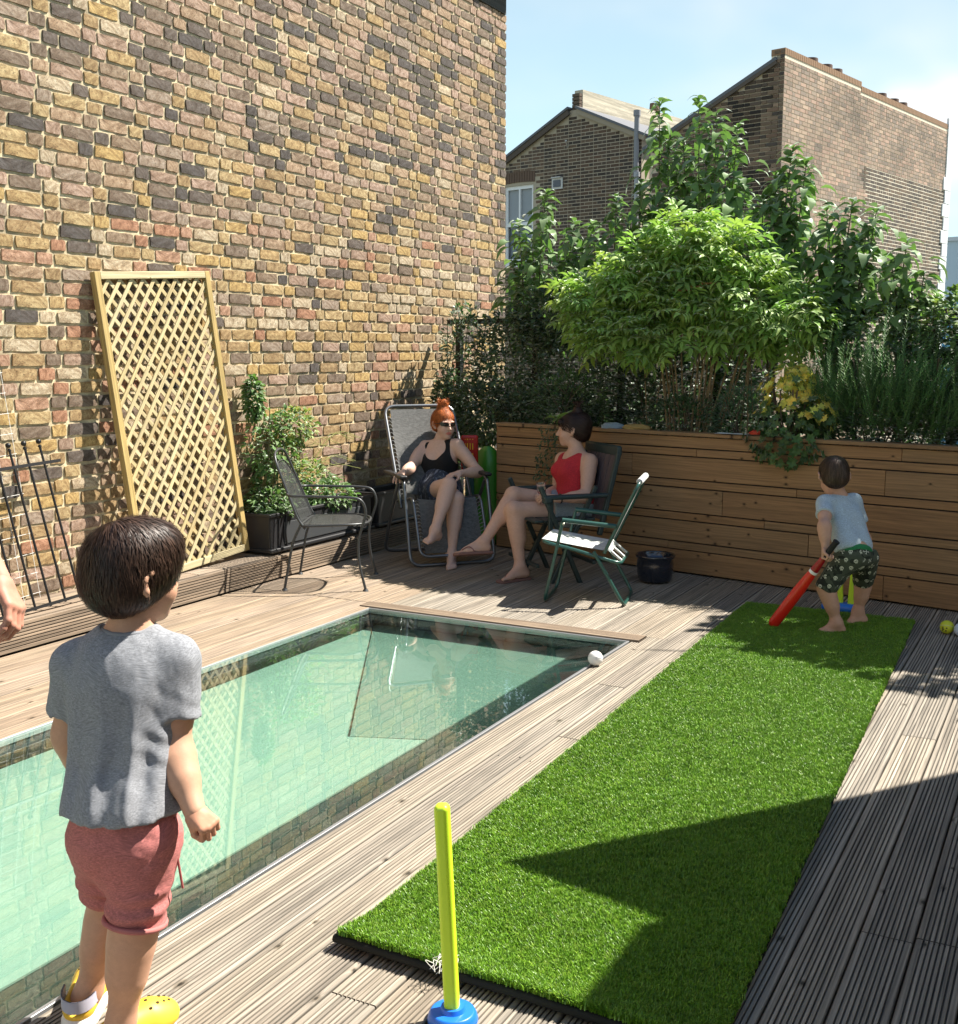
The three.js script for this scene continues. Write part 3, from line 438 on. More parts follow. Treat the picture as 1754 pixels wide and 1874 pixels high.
{ // reclining lounger
  const t = thing('reclining_chair', 'grey tube framed reclining chair with laced grey sling that the red-haired woman sits in', 'chair', [-4.13, 0, -7.04], -42 * D2R);
  const m = phys(.20, .21, .225, 0.34, { metalness: 0.8 }), sling = mat(.14, .14, .135, 0.8, { map: clothTex }), cord = mat(.26, .26, .26, 0.7);
  const rail = (x0, y0, x1, y1, w) => [[x0, y0, w], [x1, y1, w]];
  part('back_frame', tube([[0.0, 0.37, 0.27], [-0.46, 1.08, 0.27], [-0.46, 1.08, -0.27], [0.0, 0.37, -0.27]], 0.0125, 0.09, 10), m, t);
  part('seat_frame', tube([[-0.16, 0.40, 0.25], [0.23, 0.47, 0.25], [0.41, 0.08, 0.25], [0.41, 0.08, -0.25], [0.23, 0.47, -0.25], [-0.16, 0.40, -0.25]], 0.011, 0.07, 10), m, t);
  part('front_leg_frame', tube([[0.16, 0.60, 0.31], [0.21, 0.58, 0.31], [0.37, 0.013, 0.31], [0.37, 0.013, -0.31], [0.21, 0.58, -0.31], [0.16, 0.60, -0.31]], 0.0125, 0.08, 10), m, t);
  part('rear_leg_frame', tube([[0.12, 0.57, 0.325], [-0.10, 0.30, 0.325], [-0.28, 0.013, 0.325], [-0.28, 0.013, -0.325], [-0.10, 0.30, -0.325], [0.12, 0.57, -0.325]], 0.0125, 0.08, 10), m, t);
  for (const s of [1, -1]) part('armrest', rb(0.46, 0.028, 0.055, 0.0, 0.615, s * 0.315, 0.012, 3), black, t);
  const row = (x, y, w, dip) => Array.from({ length: 7 }, (_, j) => { const z = mix(-w, w, j / 6); return [x, y - dip * (1 - Math.pow(z / w, 2)), z]; });
  part('back_sling', sheet([row(-0.445, 1.055, 0.225, 0), row(-0.36, 0.90, 0.23, 0.02), row(-0.24, 0.70, 0.23, 0.035), row(-0.10, 0.47, 0.23, 0.03)], 0.004), sling, t);
  part('seat_sling', sheet([row(-0.10, 0.42, 0.215, 0.03), row(0.06, 0.44, 0.215, 0.045), row(0.20, 0.46, 0.215, 0.02), row(0.235, 0.45, 0.215, 0), row(0.31, 0.28, 0.215, 0.01), row(0.395, 0.10, 0.215, 0)], 0.004), sling, t);
  const c = []; for (const s of [1, -1]) { for (let k = 0; k < 20; k++) { const u = k / 20, x = mix(-0.40, -0.03, u), y = mix(0.985, 0.42, u); c.push(curve([[x, y, s * 0.228], [x - 0.006, y + 0.02, s * 0.248], [x, y + 0.006, s * 0.27]], 0.0022, 5, 5)); } for (let k = 0; k < 14; k++) { const u = k / 14, x = mix(0.245, 0.40, u), y = mix(0.44, 0.11, u); c.push(curve([[x, y, s * 0.213], [x + 0.012, y + 0.014, s * 0.232], [x, y + 0.006, s * 0.25]], 0.0024, 5, 5)); } }
  part('elastic_cord', merge(c), cord, t).userData.kind = 'stuff';
}
{ // dark plastic chair
  const t = thing('plastic_armchair', 'dark green plastic high-backed folding armchair against the planter, the dark-haired woman in it', 'chair', [-3.045, 0, -6.845], 228 * D2R);
  const p = mat(.018, .034, .034, 0.45), pad = mat(.10, .075, .085, 0.7, { map: clothTex });
  for (const s of [1, -1]) { part('back_rail', rb(0.035, 0.56, 0.035, 0, 0, 0, 0.01).rotateZ(0.24).translate(-0.225, 0.57, s * 0.235), p, t); part('armrest', merge([rb(0.46, 0.03, 0.055, 0.03, 0.565, s * 0.265, 0.013, 3), rb(0.06, 0.05, 0.06, 0.225, 0.550, s * 0.265, 0.015, 3)]), p, t);
    part('leg', rb(0.03, 0.72, 0.032, 0, 0, 0, 0.008).rotateZ(-0.42).translate(0.13, 0.31, s * 0.27), p, t); part('leg', rb(0.03, 0.72, 0.032, 0, 0, 0, 0.008).rotateZ(0.46).translate(0.03, 0.30, s * 0.235), p, t); part('arm_support', rb(0.032, 0.22, 0.03, 0.2, 0.46, s * 0.262, 0.008), p, t); }
  part('top_rail', rb(0.04, 0.07, 0.50, -0.292, 0.845, 0, 0.016, 3), p, t);
  for (let k = 0; k < 6; k++) part('back_slat', rb(0.012, 0.44, 0.062, 0, 0, 0, 0.005).rotateZ(0.24).translate(-0.23, 0.61, -0.18 + k * 0.072), pad, t);
  for (let k = 0; k < 6; k++) part('seat_slat', rb(0.065, 0.016, 0.46, -0.10 + k * 0.073, 0.405, 0, 0.006), p, t);
  for (const x of [-0.12, 0.28]) part('stretcher', rb(0.025, 0.025, 0.5, x, 0.12, 0, 0.006), p, t);
}
{ // green folding chair with a pale sling
  const t = thing('folding_chair', 'empty green tube folding chair with striped white fabric seat and back', 'chair', [-2.605, 0, -6.255], 194 * D2R);
  const m = phys(.022, .088, .072, 0.3, { metalness: 0.15, clearcoat: 0.5, clearcoatRoughness: 0.2 }), plastic = mat(.02, .075, .062, 0.4);
  const stripe = dataTex(128, 16, (u) => { const k = (u * 5) % 1; const c = k < 0.10 || k > 0.93 ? [.62, .68, .68] : k > 0.44 && k < 0.50 ? [.70, .75, .75] : [.93, .93, .92]; return c; }, { srgb: true });
  const cloth = new THREE.MeshPhysicalMaterial({ map: stripe, color: new THREE.Color().setRGB(.78, .78, .78), roughness: 0.9, transmission: 0.25, side: THREE.DoubleSide });
  part('back_frame', tube([[-0.12, 0.32, 0.205], [-0.315, 0.74, 0.205], [-0.315, 0.74, -0.205], [-0.12, 0.32, -0.205]], 0.0105, 0.07, 10), m, t);
  part('seat_frame', tube([[0.25, 0.375, 0.205], [0.25, 0.375, -0.205], [0.06, 0.335, -0.205], [-0.215, 0.262, -0.205], [-0.215, 0.262, 0.205], [0.06, 0.335, 0.205]], 0.0105, 0.06, 10, true), m, t);
  for (const [a, b] of [['front', 1], ['rear', -1]]) part('leg_frame', b > 0 ? tube([[0.125, 0.50, 0.235], [0.155, 0.36, 0.22], [0.235, 0.013, 0.205], [0.235, 0.013, -0.205], [0.155, 0.36, -0.22], [0.125, 0.50, -0.235]], 0.0105, 0.06, 10) : tube([[-0.06, 0.33, 0.22], [-0.24, 0.013, 0.205], [-0.24, 0.013, -0.205], [-0.06, 0.33, -0.22]], 0.0105, 0.06, 10), m, t);
  for (const s of [1, -1]) { part('armrest', tube([[0.125, 0.512, s * 0.235], [-0.19, 0.485, s * 0.225]], 0.014, 0.03, 10, false, 0.62), plastic, t); part('rivet', new THREE.SphereGeometry(0.008, 10, 8).translate(0.115, 0.492, s * 0.248), mat(.6, .6, .5, .3, { metalness: 0.8 }), t); }
  const row = (x, y, w, d = 0) => Array.from({ length: 7 }, (_, j) => { const z = mix(-w, w, j / 6); return [x, y - d * (1 - Math.pow(z / w, 2)), z]; });
  const fixUv = (g, w) => { const u = g.attributes.uv; for (let i = 0; i < u.count; i++) u.setX(i, u.getX(i) / w); return g; };
  part('seat_fabric', fixUv(sheet([row(0.255, 0.388, 0.19), row(0.15, 0.372, 0.19, 0.012), row(0.02, 0.352, 0.19, 0.018), row(-0.11, 0.335, 0.19, 0.005)], 0.003), 0.38), cloth, t);
  part('back_fabric', fixUv(sheet([row(-0.13, 0.355, 0.188), row(-0.2, 0.505, 0.188), row(-0.25, 0.61, 0.188), row(-0.285, 0.685, 0.188)], 0.003), 0.376), cloth, t);
  part('head_pad', tube([[-0.314, 0.742, 0.17], [-0.314, 0.742, -0.17]], 0.019, 0.02, 12), cloth, t);
  for (const z of [-0.13, 0, 0.13]) part('strap', tube([[-0.12, 0.345, z], [-0.212, 0.268, z]], 0.009, 0.02, 6, false, 0.15), mat(.7, .72, .7, .8), t);
  part('fabric_tab', sheet([row(-0.118, 0.35, 0.15), row(-0.15, 0.315, 0.15)], 0.003), cloth, t);
}
// black glazed pot, troughs, corner bags
{
  const lathe = (pts, s = 36) => new THREE.LatheGeometry(pts.map(([x, y]) => new THREE.Vector2(x, y)), s);
  const t = thing('plant_pot', 'round glossy black low pot on the deck behind the folding chair', 'pot', [-2.42, 0, -6.93]);
  part('bowl', lathe([[0, 0.004], [0.095, 0.004], [0.108, 0.02], [0.118, 0.07], [0.12, 0.12], [0.116, 0.155], [0.128, 0.165], [0.13, 0.178], [0.124, 0.184], [0.112, 0.176], [0.108, 0.12], [0, 0.115]]), phys(.012, .016, .028, 0.18, { clearcoat: 1, clearcoatRoughness: 0.12 }), t);
  part('soil', new THREE.CircleGeometry(0.107, 24).rotateX(-Math.PI / 2).translate(0, 0.13, 0), darkWood, t);
  const trough = (name, label, z0, z1, panel) => {
    const L = z0 - z1, q = thing(name, label, 'planter', [-4.80, 0.172, (z0 + z1) / 2]);
    const w = 0.125, hh = 0.235, pl = mat(.022, .022, .024, 0.45);
    part('body', merge([rb(0.012, hh, L, w, hh / 2 + 0.01, 0, 0.004), rb(0.012, hh, L, -w, hh / 2 + 0.01, 0, 0.004), rb(2 * w, hh, 0.012, 0, hh / 2 + 0.01, L / 2, 0.004), rb(2 * w, hh, 0.012, 0, hh / 2 + 0.01, -L / 2, 0.004)]), pl, q);
    part('rim', merge([rb(0.034, 0.022, L + 0.04, w, hh + 0.014, 0, 0.006), rb(0.034, 0.022, L + 0.04, -w, hh + 0.014, 0, 0.006), rb(2 * w, 0.022, 0.034, 0, hh + 0.014, L / 2, 0.006), rb(2 * w, 0.022, 0.034, 0, hh + 0.014, -L / 2, 0.006)]), pl, q);
    part('base_tray', rb(2 * w + 0.05, 0.028, L + 0.05, 0, 0.014, 0, 0.01), pl, q);
    part('soil', bx(2 * w - 0.01, 0.02, L - 0.02, 0, hh - 0.03, 0), darkWood, q);
    if (panel) { part('front_panel', rb(0.006, hh * 0.62, L * 0.80, w + 0.0085, hh * 0.5, -L * 0.02, 0.003), mat(.085, .09, .095, 0.35, { metalness: 0.3 }), q); for (const k of [-0.40, 0.36]) part('panel_rib', tube([[w + 0.010, 0.03, L * k], [w + 0.018, 0.12, L * (k + 0.02)], [w + 0.010, hh, L * k]], 0.006, 0.03), pl, q); }
    return q;
  };
  trough('planter_trough', 'long black plastic trough with a grey front panel on the step, holding a bushy shrub', -5.80, -6.98, true);
  trough('planter_trough', 'short black trough on the step beside the reclining chair', -7.08, -7.86, false);
  const b = thing('garden_sack', 'bright green plastic sack standing in the corner beside the planter end', 'sack', [-4.07, 0, -7.72]);
  const sk = lathe([[0, 0.0], [0.10, 0.0], [0.125, 0.05], [0.13, 0.25], [0.122, 0.5], [0.11, 0.62], [0.085, 0.72], [0.03, 0.76], [0, 0.765]], 40), p = sk.attributes.position;
  for (let i = 0; i < p.count; i++) { const x = p.getX(i), y = p.getY(i), z = p.getZ(i), a = Math.atan2(z, x), f = 1 + 0.05 * Math.sin(y * 70 + 2 * Math.sin(a * 2)) * sstep(0, 0.1, y) + 0.10 * fbm(a, y * 3, 2, 3); p.setXYZ(i, x * f, y, z * f * 0.8); } sk.computeVertexNormals();
  part('bag', sk, phys(.035, .22, .012, 0.45, { clearcoat: 0.3 }), b);
  const r = thing('red_packet', 'red packet with yellow print tucked on top beside the green sack', 'packet', [-4.14, 0.60, -7.55], 0.5);
  const lab = dataTex(64, 128, (u, v) => { const on = v > 0.18 && v < 0.86 && u > 0.2 && u < 0.8 && (Math.sin(u * 38) > 0.1) && ((v * 4) % 1) > 0.35; return on ? [.93, .72, .16] : [.72, .07, .03]; }, { srgb: true });
  const rg = rb(0.13, 0.27, 0.035, 0, 0.12, 0, 0.016, 4); { const q = rg.attributes.position, u = rg.attributes.uv; for (let i = 0; i < q.count; i++) u.setXY(i, q.getX(i) / 0.12 + 0.5, (q.getY(i) + 0.03) / 0.3); }
  part('packet_body', rg, phys(1, 1, 1, 0.4, { map: lab, clearcoat: 0.3 }), r); part('packet_neck', rb(0.07, 0.34, 0.04, 0, -0.20, 0, 0.018, 3), mat(.03, .10, .09, .5), r);
}
// ---------------------------------------------------------------- artificial grass, cricket things, oddments
{
  const t = thing('artificial_grass', 'long strip of bright artificial grass rolled out on the deck', 'artificial grass', [0, 0, 0]);
  const zN = -2.19, zF = -6.52, xl = (z) => mix(-1.585, -1.705, (zN - z) / (zN - zF)), xr = (z) => mix(-0.605, -0.765, (zN - z) / (zN - zF));
  const lift = (z, s) => { const e = clamp((z - (zN - 0.20)) / 0.20); return 0.007 + e * e * 0.030 * (1.0 - 0.35 * s) + 0.004 * Math.max(0, fbm(z * 1.7, s * 3, 5, 2)) ; };
  const rows = []; for (let i = 0; i <= 46; i++) { const z = mix(zF, zN, i < 26 ? i / 26 * 0.93 : 0.93 + (i - 26) / 20 * 0.07); rows.push(Array.from({ length: 12 }, (_, j) => { const s = j / 11; return [mix(xl(z), xr(z), s), lift(z, s), z]; })); }
  part('backing', sheet(rows, 0.009), mat(.018, .02, .012, 0.95), t);
  part('rolled_edge', sweep(Array.from({ length: 30 }, (_, k) => V(mix(-1.590, -0.60, k / 29), lift(zN, k / 29) - 0.010, zN + 0.004)), 0.011, 8), mat(.012, .013, .010, 0.9), t);
  // pile: tufts of curved blades
  const blade = (R, out) => { const a = R() * 6.283, l = 0.011 + 0.009 * R(), w = 0.0009 + 0.0005 * R(), lean = 0.25 + 0.75 * R(), x = (R() - 0.5) * 0.018, z = (R() - 0.5) * 0.018, dx = Math.cos(a), dz = Math.sin(a), px = -dz * w, pz = dx * w, h1 = l * 0.55, o1 = l * lean * 0.22, o2 = l * lean * 0.75, h2 = l * (1 - 0.25 * lean);
    const p = out.length / 3; out.push(x - px, 0, z - pz, x + px, 0, z + pz, x + dx * o1 - px * .85, h1, z + dz * o1 - pz * .85, x + dx * o1 + px * .85, h1, z + dz * o1 + pz * .85, x + dx * o2, h2, z + dz * o2); return [p, p + 1, p + 2, p + 2, p + 1, p + 3, p + 2, p + 3, p + 4]; };
  const tuft = (seed, n) => { const R = rng(seed), pos = [], idx = []; for (let k = 0; k < n; k++) idx.push(...blade(R, pos)); const g = new THREE.BufferGeometry(); g.setAttribute('position', new THREE.Float32BufferAttribute(pos, 3)); g.setIndex(idx); g.computeVertexNormals(); return g; };
  const gm = new THREE.MeshStandardMaterial({ color: 0xffffff, roughness: 0.42, side: THREE.DoubleSide });
  const R = rng(99), m = new THREE.Matrix4(), q = new THREE.Quaternion(), UP = V(0, 1, 0), col = new THREE.Color();
  for (let v = 0; v < 3; v++) {
    const N = 44000, im = new THREE.InstancedMesh(tuft(300 + v, 11), gm, N);
    for (let i = 0; i < N; i++) {
      const z = mix(zN, zF, Math.pow(R(), 1.25)), s = R(), x = mix(xl(z) + 0.004, xr(z) - 0.004, s) + 0.004 * fbm(z * 30, s > 0.5 ? 4 : 1, 2, 2);
      q.setFromAxisAngle(UP, R() * 6.283); const k = 0.8 + 0.5 * R(); m.compose(V(x, lift(z, s) + 0.0035, z), q, V(k, k * (0.85 + 0.3 * R()), k)); im.setMatrixAt(i, m);
      const w = R(), f = 0.75 + 0.5 * R() + 0.25 * fbm(x * 5, z * 5, 3, 3); w < 0.80 ? col.setRGB(.145 * f, .30 * f, .016 * f) : w < 0.93 ? col.setRGB(.24 * f, .38 * f, .04 * f) : col.setRGB(.05 * f, .16 * f, .01 * f); im.setColorAt(i, col);
    }
    im.name = 'pile'; im.userData.kind = 'stuff'; im.castShadow = im.receiveShadow = true; t.add(im);
  }
  const f = []; const R2 = rng(4); for (let k = 0; k < 14; k++) { const a = [-1.29 + R2() * 0.05, 0.045 + R2() * 0.02, -2.19 + R2() * 0.03]; f.push(curve([a, [a[0] + (R2() - .5) * .04, a[1] + .012 * R2(), a[2] + (R2() - .5) * .03], [a[0] + (R2() - .5) * .04, a[1] - .01, a[2] + .03 * R2()]], 0.0009, 8, 4)); }
  part('frayed_thread', merge(f), mat(.75, .73, .66, .9), t);
}
const lime = phys(.60, .86, .035, 0.42, { clearcoat: 0.15 }), blue = phys(.012, .16, .66, 0.38, { clearcoat: 0.25 });
const softBox = (w, h, d) => new RoundedBoxGeometry(w, h, d, 4, Math.min(w, d) * 0.36);
{
  const t = thing('cricket_stump', 'single lime yellow plastic stump in a round blue base, in the foreground', 'cricket stump', [-1.172, 0, -2.055], 0.3);
  const lathe = new THREE.LatheGeometry([[0, 0], [0.056, 0], [0.058, 0.004], [0.055, 0.016], [0.050, 0.024], [0.046, 0.026], [0, 0.026]].map(([x, y]) => new THREE.Vector2(x, y)), 40);
  part('base', lathe, blue, t);
  const rod = part('stump', softBox(0.034, 0.50, 0.034).translate(0, 0.262, 0), lime, t); rod.rotation.z = 0.045;
  part('stump_collar', cyl(0.026, 0.03, 0.012, 0, 0.03, 0, 24), blue, t);
}
{
  const t = thing('wicket_set', 'small lime yellow stumps in one blue base behind the bending boy', 'wicket', [-1.185, 0, -6.60], -0.15);
  const b = new RoundedBoxGeometry(0.20, 0.058, 0.10, 5, 0.028).translate(0, 0.03, 0); part('base', b, blue, t);
  for (const x of [-0.062, 0, 0.062]) { const g = softBox(0.036, 0.26, 0.022).translate(x, 0.185, 0), p = g.attributes.position; for (let i = 0; i < p.count; i++) { const y = p.getY(i); if (y > 0.26) p.setX(i, x + (p.getX(i) - x) * clamp(1 - (y - 0.262) / 0.055, 0.12, 1)); } g.computeVertexNormals(); part('stump', g, lime, t); }
}
{
  const ball = (label, pos, r, col, group) => { const t = thing('ball', label, 'ball', pos); const g = new THREE.SphereGeometry(r, 36, 24); part('ball_shell', g, col, t); part('seam', new THREE.TorusGeometry(r * 0.995, r * 0.028, 6, 48).rotateX(1.1), mat(.55, .55, .52, .5), t); return t; };
  ball('white plastic ball on the edge board of the rooflight', [-2.000, 0.036, -4.90], 0.036, phys(.80, .80, .78, 0.35, { clearcoat: 0.4 }));
  const y = ball('yellow green ball with dark marks on the deck at the right edge', [-0.585, 0.036, -6.36], 0.036, phys(.62, .66, .035, 0.5));
  const Rm = rng(3), mk = []; for (let k = 0; k < 7; k++) mk.push(new THREE.SphereGeometry(0.0045, 8, 6).scale(1, 1, 0.3).translate(0, 0, 0.0358).rotateX((Rm() - 0.3) * 0.9).rotateY((Rm() - 0.5) * 1.2)); part('mark', merge(mk), mat(.08, .09, .02, .6), y);
  ball('pale blue white ball next to the yellow ball at the right edge', [-0.512, 0.036, -6.33], 0.036, phys(.62, .70, .80, 0.4));
}
// things lying on the capping of the planter
{
  const blob = (name, label, cat, pos, r, m, seed, ry = 0) => { const g = new THREE.SphereGeometry(1, 28, 18), p = g.attributes.position; for (let i = 0; i < p.count; i++) { const x = p.getX(i), y = p.getY(i), z = p.getZ(i), f = 1 + 0.5 * fbm(x * 1.8 + seed, y * 1.8, z * 1.8, 4); p.setXYZ(i, x * r[0] * f, Math.max(-0.4, y) * r[1] * f, z * r[2] * f); } g.computeVertexNormals(); const o = part(name, g, m); o.position.set(...pos); o.rotation.y = ry; tag(o, label, cat); return o; };
  blob('crumpled_cloth', 'crumpled pale blue and white cloth on the planter edge right of the dark-haired woman', 'cloth', [-2.93, 0.966, -7.43], [0.085, 0.028, 0.055], mat(.36, .46, .56, .9, { map: clothTex }), 1, 0.2);
  blob('garden_glove', 'tan work glove lying on the planter edge beside the crumpled cloth', 'glove', [-2.74, 0.966, -7.40], [0.10, 0.026, 0.05], mat(.52, .36, .13, .9, { map: clothTex }), 5, 0.2);
  const pg = new THREE.PlaneGeometry(0.22, 0.08, 12, 5).rotateX(-Math.PI / 2), pp = pg.attributes.position; for (let i = 0; i < pp.count; i++) pp.setY(i, 0.006 * fbm(pp.getX(i) * 12, 1, pp.getZ(i) * 12, 2)); pg.computeVertexNormals();
  const paper = part('white_label', pg, new THREE.MeshStandardMaterial({ color: new THREE.Color().setRGB(.8, .79, .76), roughness: .8, side: THREE.DoubleSide })); paper.position.set(-2.02, 0.963, -7.215); paper.rotation.y = -0.2; tag(paper, 'flat white label lying on the planter capping left of the yellow shrub', 'label');
  blob('red_flower_head', 'small red flower head on the planter capping beside the yellow shrub', 'flower', [-1.86, 0.972, -7.18], [0.035, 0.02, 0.025], mat(.55, .05, .02, .7), 9);
}
// ---------------------------------------------------------------- plants
function leafGeo(len, wid, droop, fold, cup = 0, rows = 4) {   // base at the origin, along +z, face up
  const pos = [], idx = [], uv = [];
  for (let i = 0; i <= rows; i++) { const t = i / rows, w = wid * Math.pow(Math.sin(Math.PI * Math.min(1, 0.04 + Math.pow(t, 0.8) * 0.96)), 0.8) * (i === rows ? 0.04 : 1), a = droop * t * t, z = len * (t - 0.12 * a * t), y = -len * a * 0.55 * t; for (const s of [-1, 0, 1]) { pos.push(s * w, y + Math.abs(s) * w * fold - (s ? cup * w * t : 0), z); uv.push(0.5 + s * 0.5, t); } }
  for (let i = 0; i < rows; i++) for (let j = 0; j < 2; j++) { const a = i * 3 + j; idx.push(a, a + 3, a + 1, a + 1, a + 3, a + 4); }
  const g = new THREE.BufferGeometry(); g.setAttribute('position', new THREE.Float32BufferAttribute(pos, 3)); g.setAttribute('uv', new THREE.Float32BufferAttribute(uv, 2)); g.setIndex(idx); g.computeVertexNormals(); return g;
}
const leafMat = (r, g, b, o = {}) => new THREE.MeshPhysicalMaterial({ color: new THREE.Color().setRGB(r, g, b), roughness: 0.92, transmission: 0.48, thickness: 0, side: THREE.DoubleSide, clearcoat: o.coat ?? 0.55, clearcoatRoughness: 0.28 });
const bark = mat(.11, .085, .06, 0.9), twig = mat(.15, .14, .085, 0.85), cane = mat(.24, .17, .09, 0.8);
const aim = (dir, roll, R) => { const z = dir.clone().normalize(), up = Math.abs(z.y) > 0.95 ? V(1, 0, 0) : V(0, 1, 0), x = up.cross(z).normalize(), y = z.clone().cross(x); const m = new THREE.Matrix4().makeBasis(x, y, z); return new THREE.Quaternion().setFromRotationMatrix(m).multiply(new THREE.Quaternion().setFromAxisAngle(V(0, 0, 1), roll)); };
// --- young fruit trees with big drooping leaves, every leaf its own piece
{
  const G = [leafGeo(0.105, 0.031, 0.9, 0.35, 0.2), leafGeo(0.115, 0.034, 1.3, 0.30, 0.35), leafGeo(0.095, 0.030, 0.55, 0.45, 0.1), leafGeo(0.11, 0.029, 1.7, 0.4, 0.3)];
  const M = [leafMat(.105, .215, .035), leafMat(.125, .255, .045), leafMat(.085, .18, .036), leafMat(.16, .30, .060), leafMat(.15, .25, .085)];
  const trees = {
    'farthest left, in front of the white window': [ [[-3.99, 1.5, -8.45], [-3.93, 2.76, -8.44]], [[-4.11, 1.5, -8.47], [-4.2, 2.54, -8.49]], [[-3.86, 1.5, -8.42], [-3.65, 2.5, -8.38]], [[-3.97, 1.68, -8.45], [-4.06, 2.38, -8.46]], [[-3.75, 1.5, -8.4], [-3.71, 2.23, -8.39]], [[-4.16, 1.5, -8.49], [-4.25, 2.21, -8.5]] ],
    'thin, second from the left': [ [[-3.34, 1.58, -8.32], [-3.27, 2.66, -8.3]], [[-3.44, 1.58, -8.34], [-3.48, 2.46, -8.35]], [[-3.25, 1.67, -8.3], [-3.12, 2.4, -8.27]], [[-3.52, 1.59, -8.35], [-3.58, 2.28, -8.37]] ],
    'slim, beside the grey downpipe': [ [[-2.94, 1.75, -8.29], [-2.94, 3.33, -8.29]], [[-3.01, 1.75, -8.31], [-3.09, 2.75, -8.33]], [[-2.87, 1.74, -8.28], [-2.86, 3.04, -8.28]] ],
    'tallest and fullest of the row': [ [[-2.53, 1.74, -8.21], [-2.62, 3.31, -8.23]], [[-2.48, 1.74, -8.2], [-2.48, 3.18, -8.2]], [[-2.44, 1.74, -8.19], [-2.31, 3.08, -8.16]], [[-2.58, 1.82, -8.22], [-2.74, 3.04, -8.25]], [[-2.4, 1.81, -8.18], [-2.36, 2.85, -8.17]], [[-2.36, 1.81, -8.17], [-2.23, 2.68, -8.15]], [[-2.51, 1.82, -8.2], [-2.55, 2.83, -8.21]], [[-2.62, 1.82, -8.23], [-2.76, 2.69, -8.26]] ],
    'in front of the corner of the right house': [ [[-1.96, 1.65, -8.01], [-1.88, 2.87, -7.99]], [[-2.0, 1.65, -8.02], [-2.0, 2.7, -8.02]], [[-1.92, 1.65, -8.0], [-1.78, 2.77, -7.97]], [[-2.04, 1.65, -8.02], [-2.08, 2.55, -8.03]], [[-1.94, 1.65, -8.0], [-1.91, 2.46, -8.0]] ],
    'broad, in front of the sunlit long wall': [ [[-1.5, 1.57, -7.77], [-1.43, 2.46, -7.76]], [[-1.45, 1.57, -7.76], [-1.27, 2.4, -7.72]], [[-1.55, 1.57, -7.78], [-1.6, 2.42, -7.79]], [[-1.43, 1.57, -7.76], [-1.33, 2.26, -7.73]], [[-1.61, 1.57, -7.79], [-1.68, 2.22, -7.81]], [[-1.48, 1.57, -7.77], [-1.47, 2.17, -7.76]] ],
    'smallest, nearest the white quoins at the right': [ [[-1.07, 1.57, -7.6], [-1.06, 2.17, -7.6]], [[-1.1, 1.57, -7.61], [-1.15, 2.03, -7.62]], [[-1.02, 1.57, -7.59], [-0.95, 1.97, -7.58]] ],
  };
  const R = rng(515), treeLeaf = leafMat(1, 1, 1);
  for (const [where, leaders] of Object.entries(trees)) {
    const bxm = leaders.reduce((s, l) => s + l[0][0], 0) / leaders.length, bzm = leaders.reduce((s, l) => s + l[0][2], 0) / leaders.length, o = V(bxm, 0.0, bzm - 0.02);
    const t = thing('fruit_tree', 'young fruit tree with large drooping leaves, ' + where, 'tree', o.toArray());
    part('trunk', curve([[0, 0, 0], [0.01, 0.7, 0.01], [0, 1.5, 0], [0.0, 1.75, 0]], (u) => mix(0.026, 0.014, u), 12, 8), bark, t);
    const rest = []; let total = leaders.reduce((s, [a, b]) => s + (b[1] - a[1]), 0), dens = Math.min(46, 290 / total);
    for (const [a, b] of leaders) {
      const A = V(a).sub(o), B = V(b).sub(o), root = V(A.x * 0.5, 1.35, A.z * 0.5), mid = A.clone().lerp(B, 0.5).add(V((R() - .5) * .06, 0, (R() - .5) * .06)), cv = new THREE.CatmullRomCurve3([root, A, mid, B]);
      part('branch', sweep(cv.getPoints(14), (u) => mix(0.011, 0.0028, u), 6), twig, t);
      const n = Math.round((b[1] - a[1]) * dens * 2.3);
      for (let k = 0; k < n; k++) {
        const u = 0.34 + 0.66 * ((k + R()) / n), p = cv.getPoint(u), ang = k * 2.4 + R() * 0.9, top = sstep(0.9, 1, u), side = R() < 0.55 && u < 0.88 ? 0.03 + 0.12 * R() : 0.004;
        const d = V(Math.cos(ang), mix(-0.05, 0.75, top) + 0.35 * (R() - 0.35), Math.sin(ang));
        p.addScaledVector(V(Math.cos(ang), 0.25, Math.sin(ang)), side * 1.15);
        const gi = Math.floor(R() * 4), mi = Math.floor(R() * (u > 0.8 ? 5 : 4)), sc = (0.85 + 0.5 * R()) * (1 - 0.25 * top), q = aim(d, (R() - .5) * 0.9); if (k % 5 < 2) { const m = part('leaf', G[gi], M[mi], t); m.position.copy(p); m.quaternion.copy(q); m.scale.setScalar(sc); } else rest.push([gi, mi, new THREE.Matrix4().compose(p, q, V(sc, sc, sc))]);
      }
    }
    const tones = [[.105, .215, .035], [.125, .255, .045], [.085, .18, .036], [.16, .30, .060], [.15, .25, .085]], wm = treeLeaf, c = new THREE.Color();
    for (let g = 0; g < 4; g++) { const l = rest.filter((r) => r[0] === g), im = new THREE.InstancedMesh(G[g], wm, l.length); l.forEach(([, mi, m], i) => { im.setMatrixAt(i, m); const f = 0.8 + 0.4 * R(); im.setColorAt(i, c.setRGB(...tones[mi].map((x) => x * f))); }); im.name = 'foliage'; im.userData.kind = 'stuff'; im.castShadow = im.receiveShadow = true; t.add(im); }
  }
}
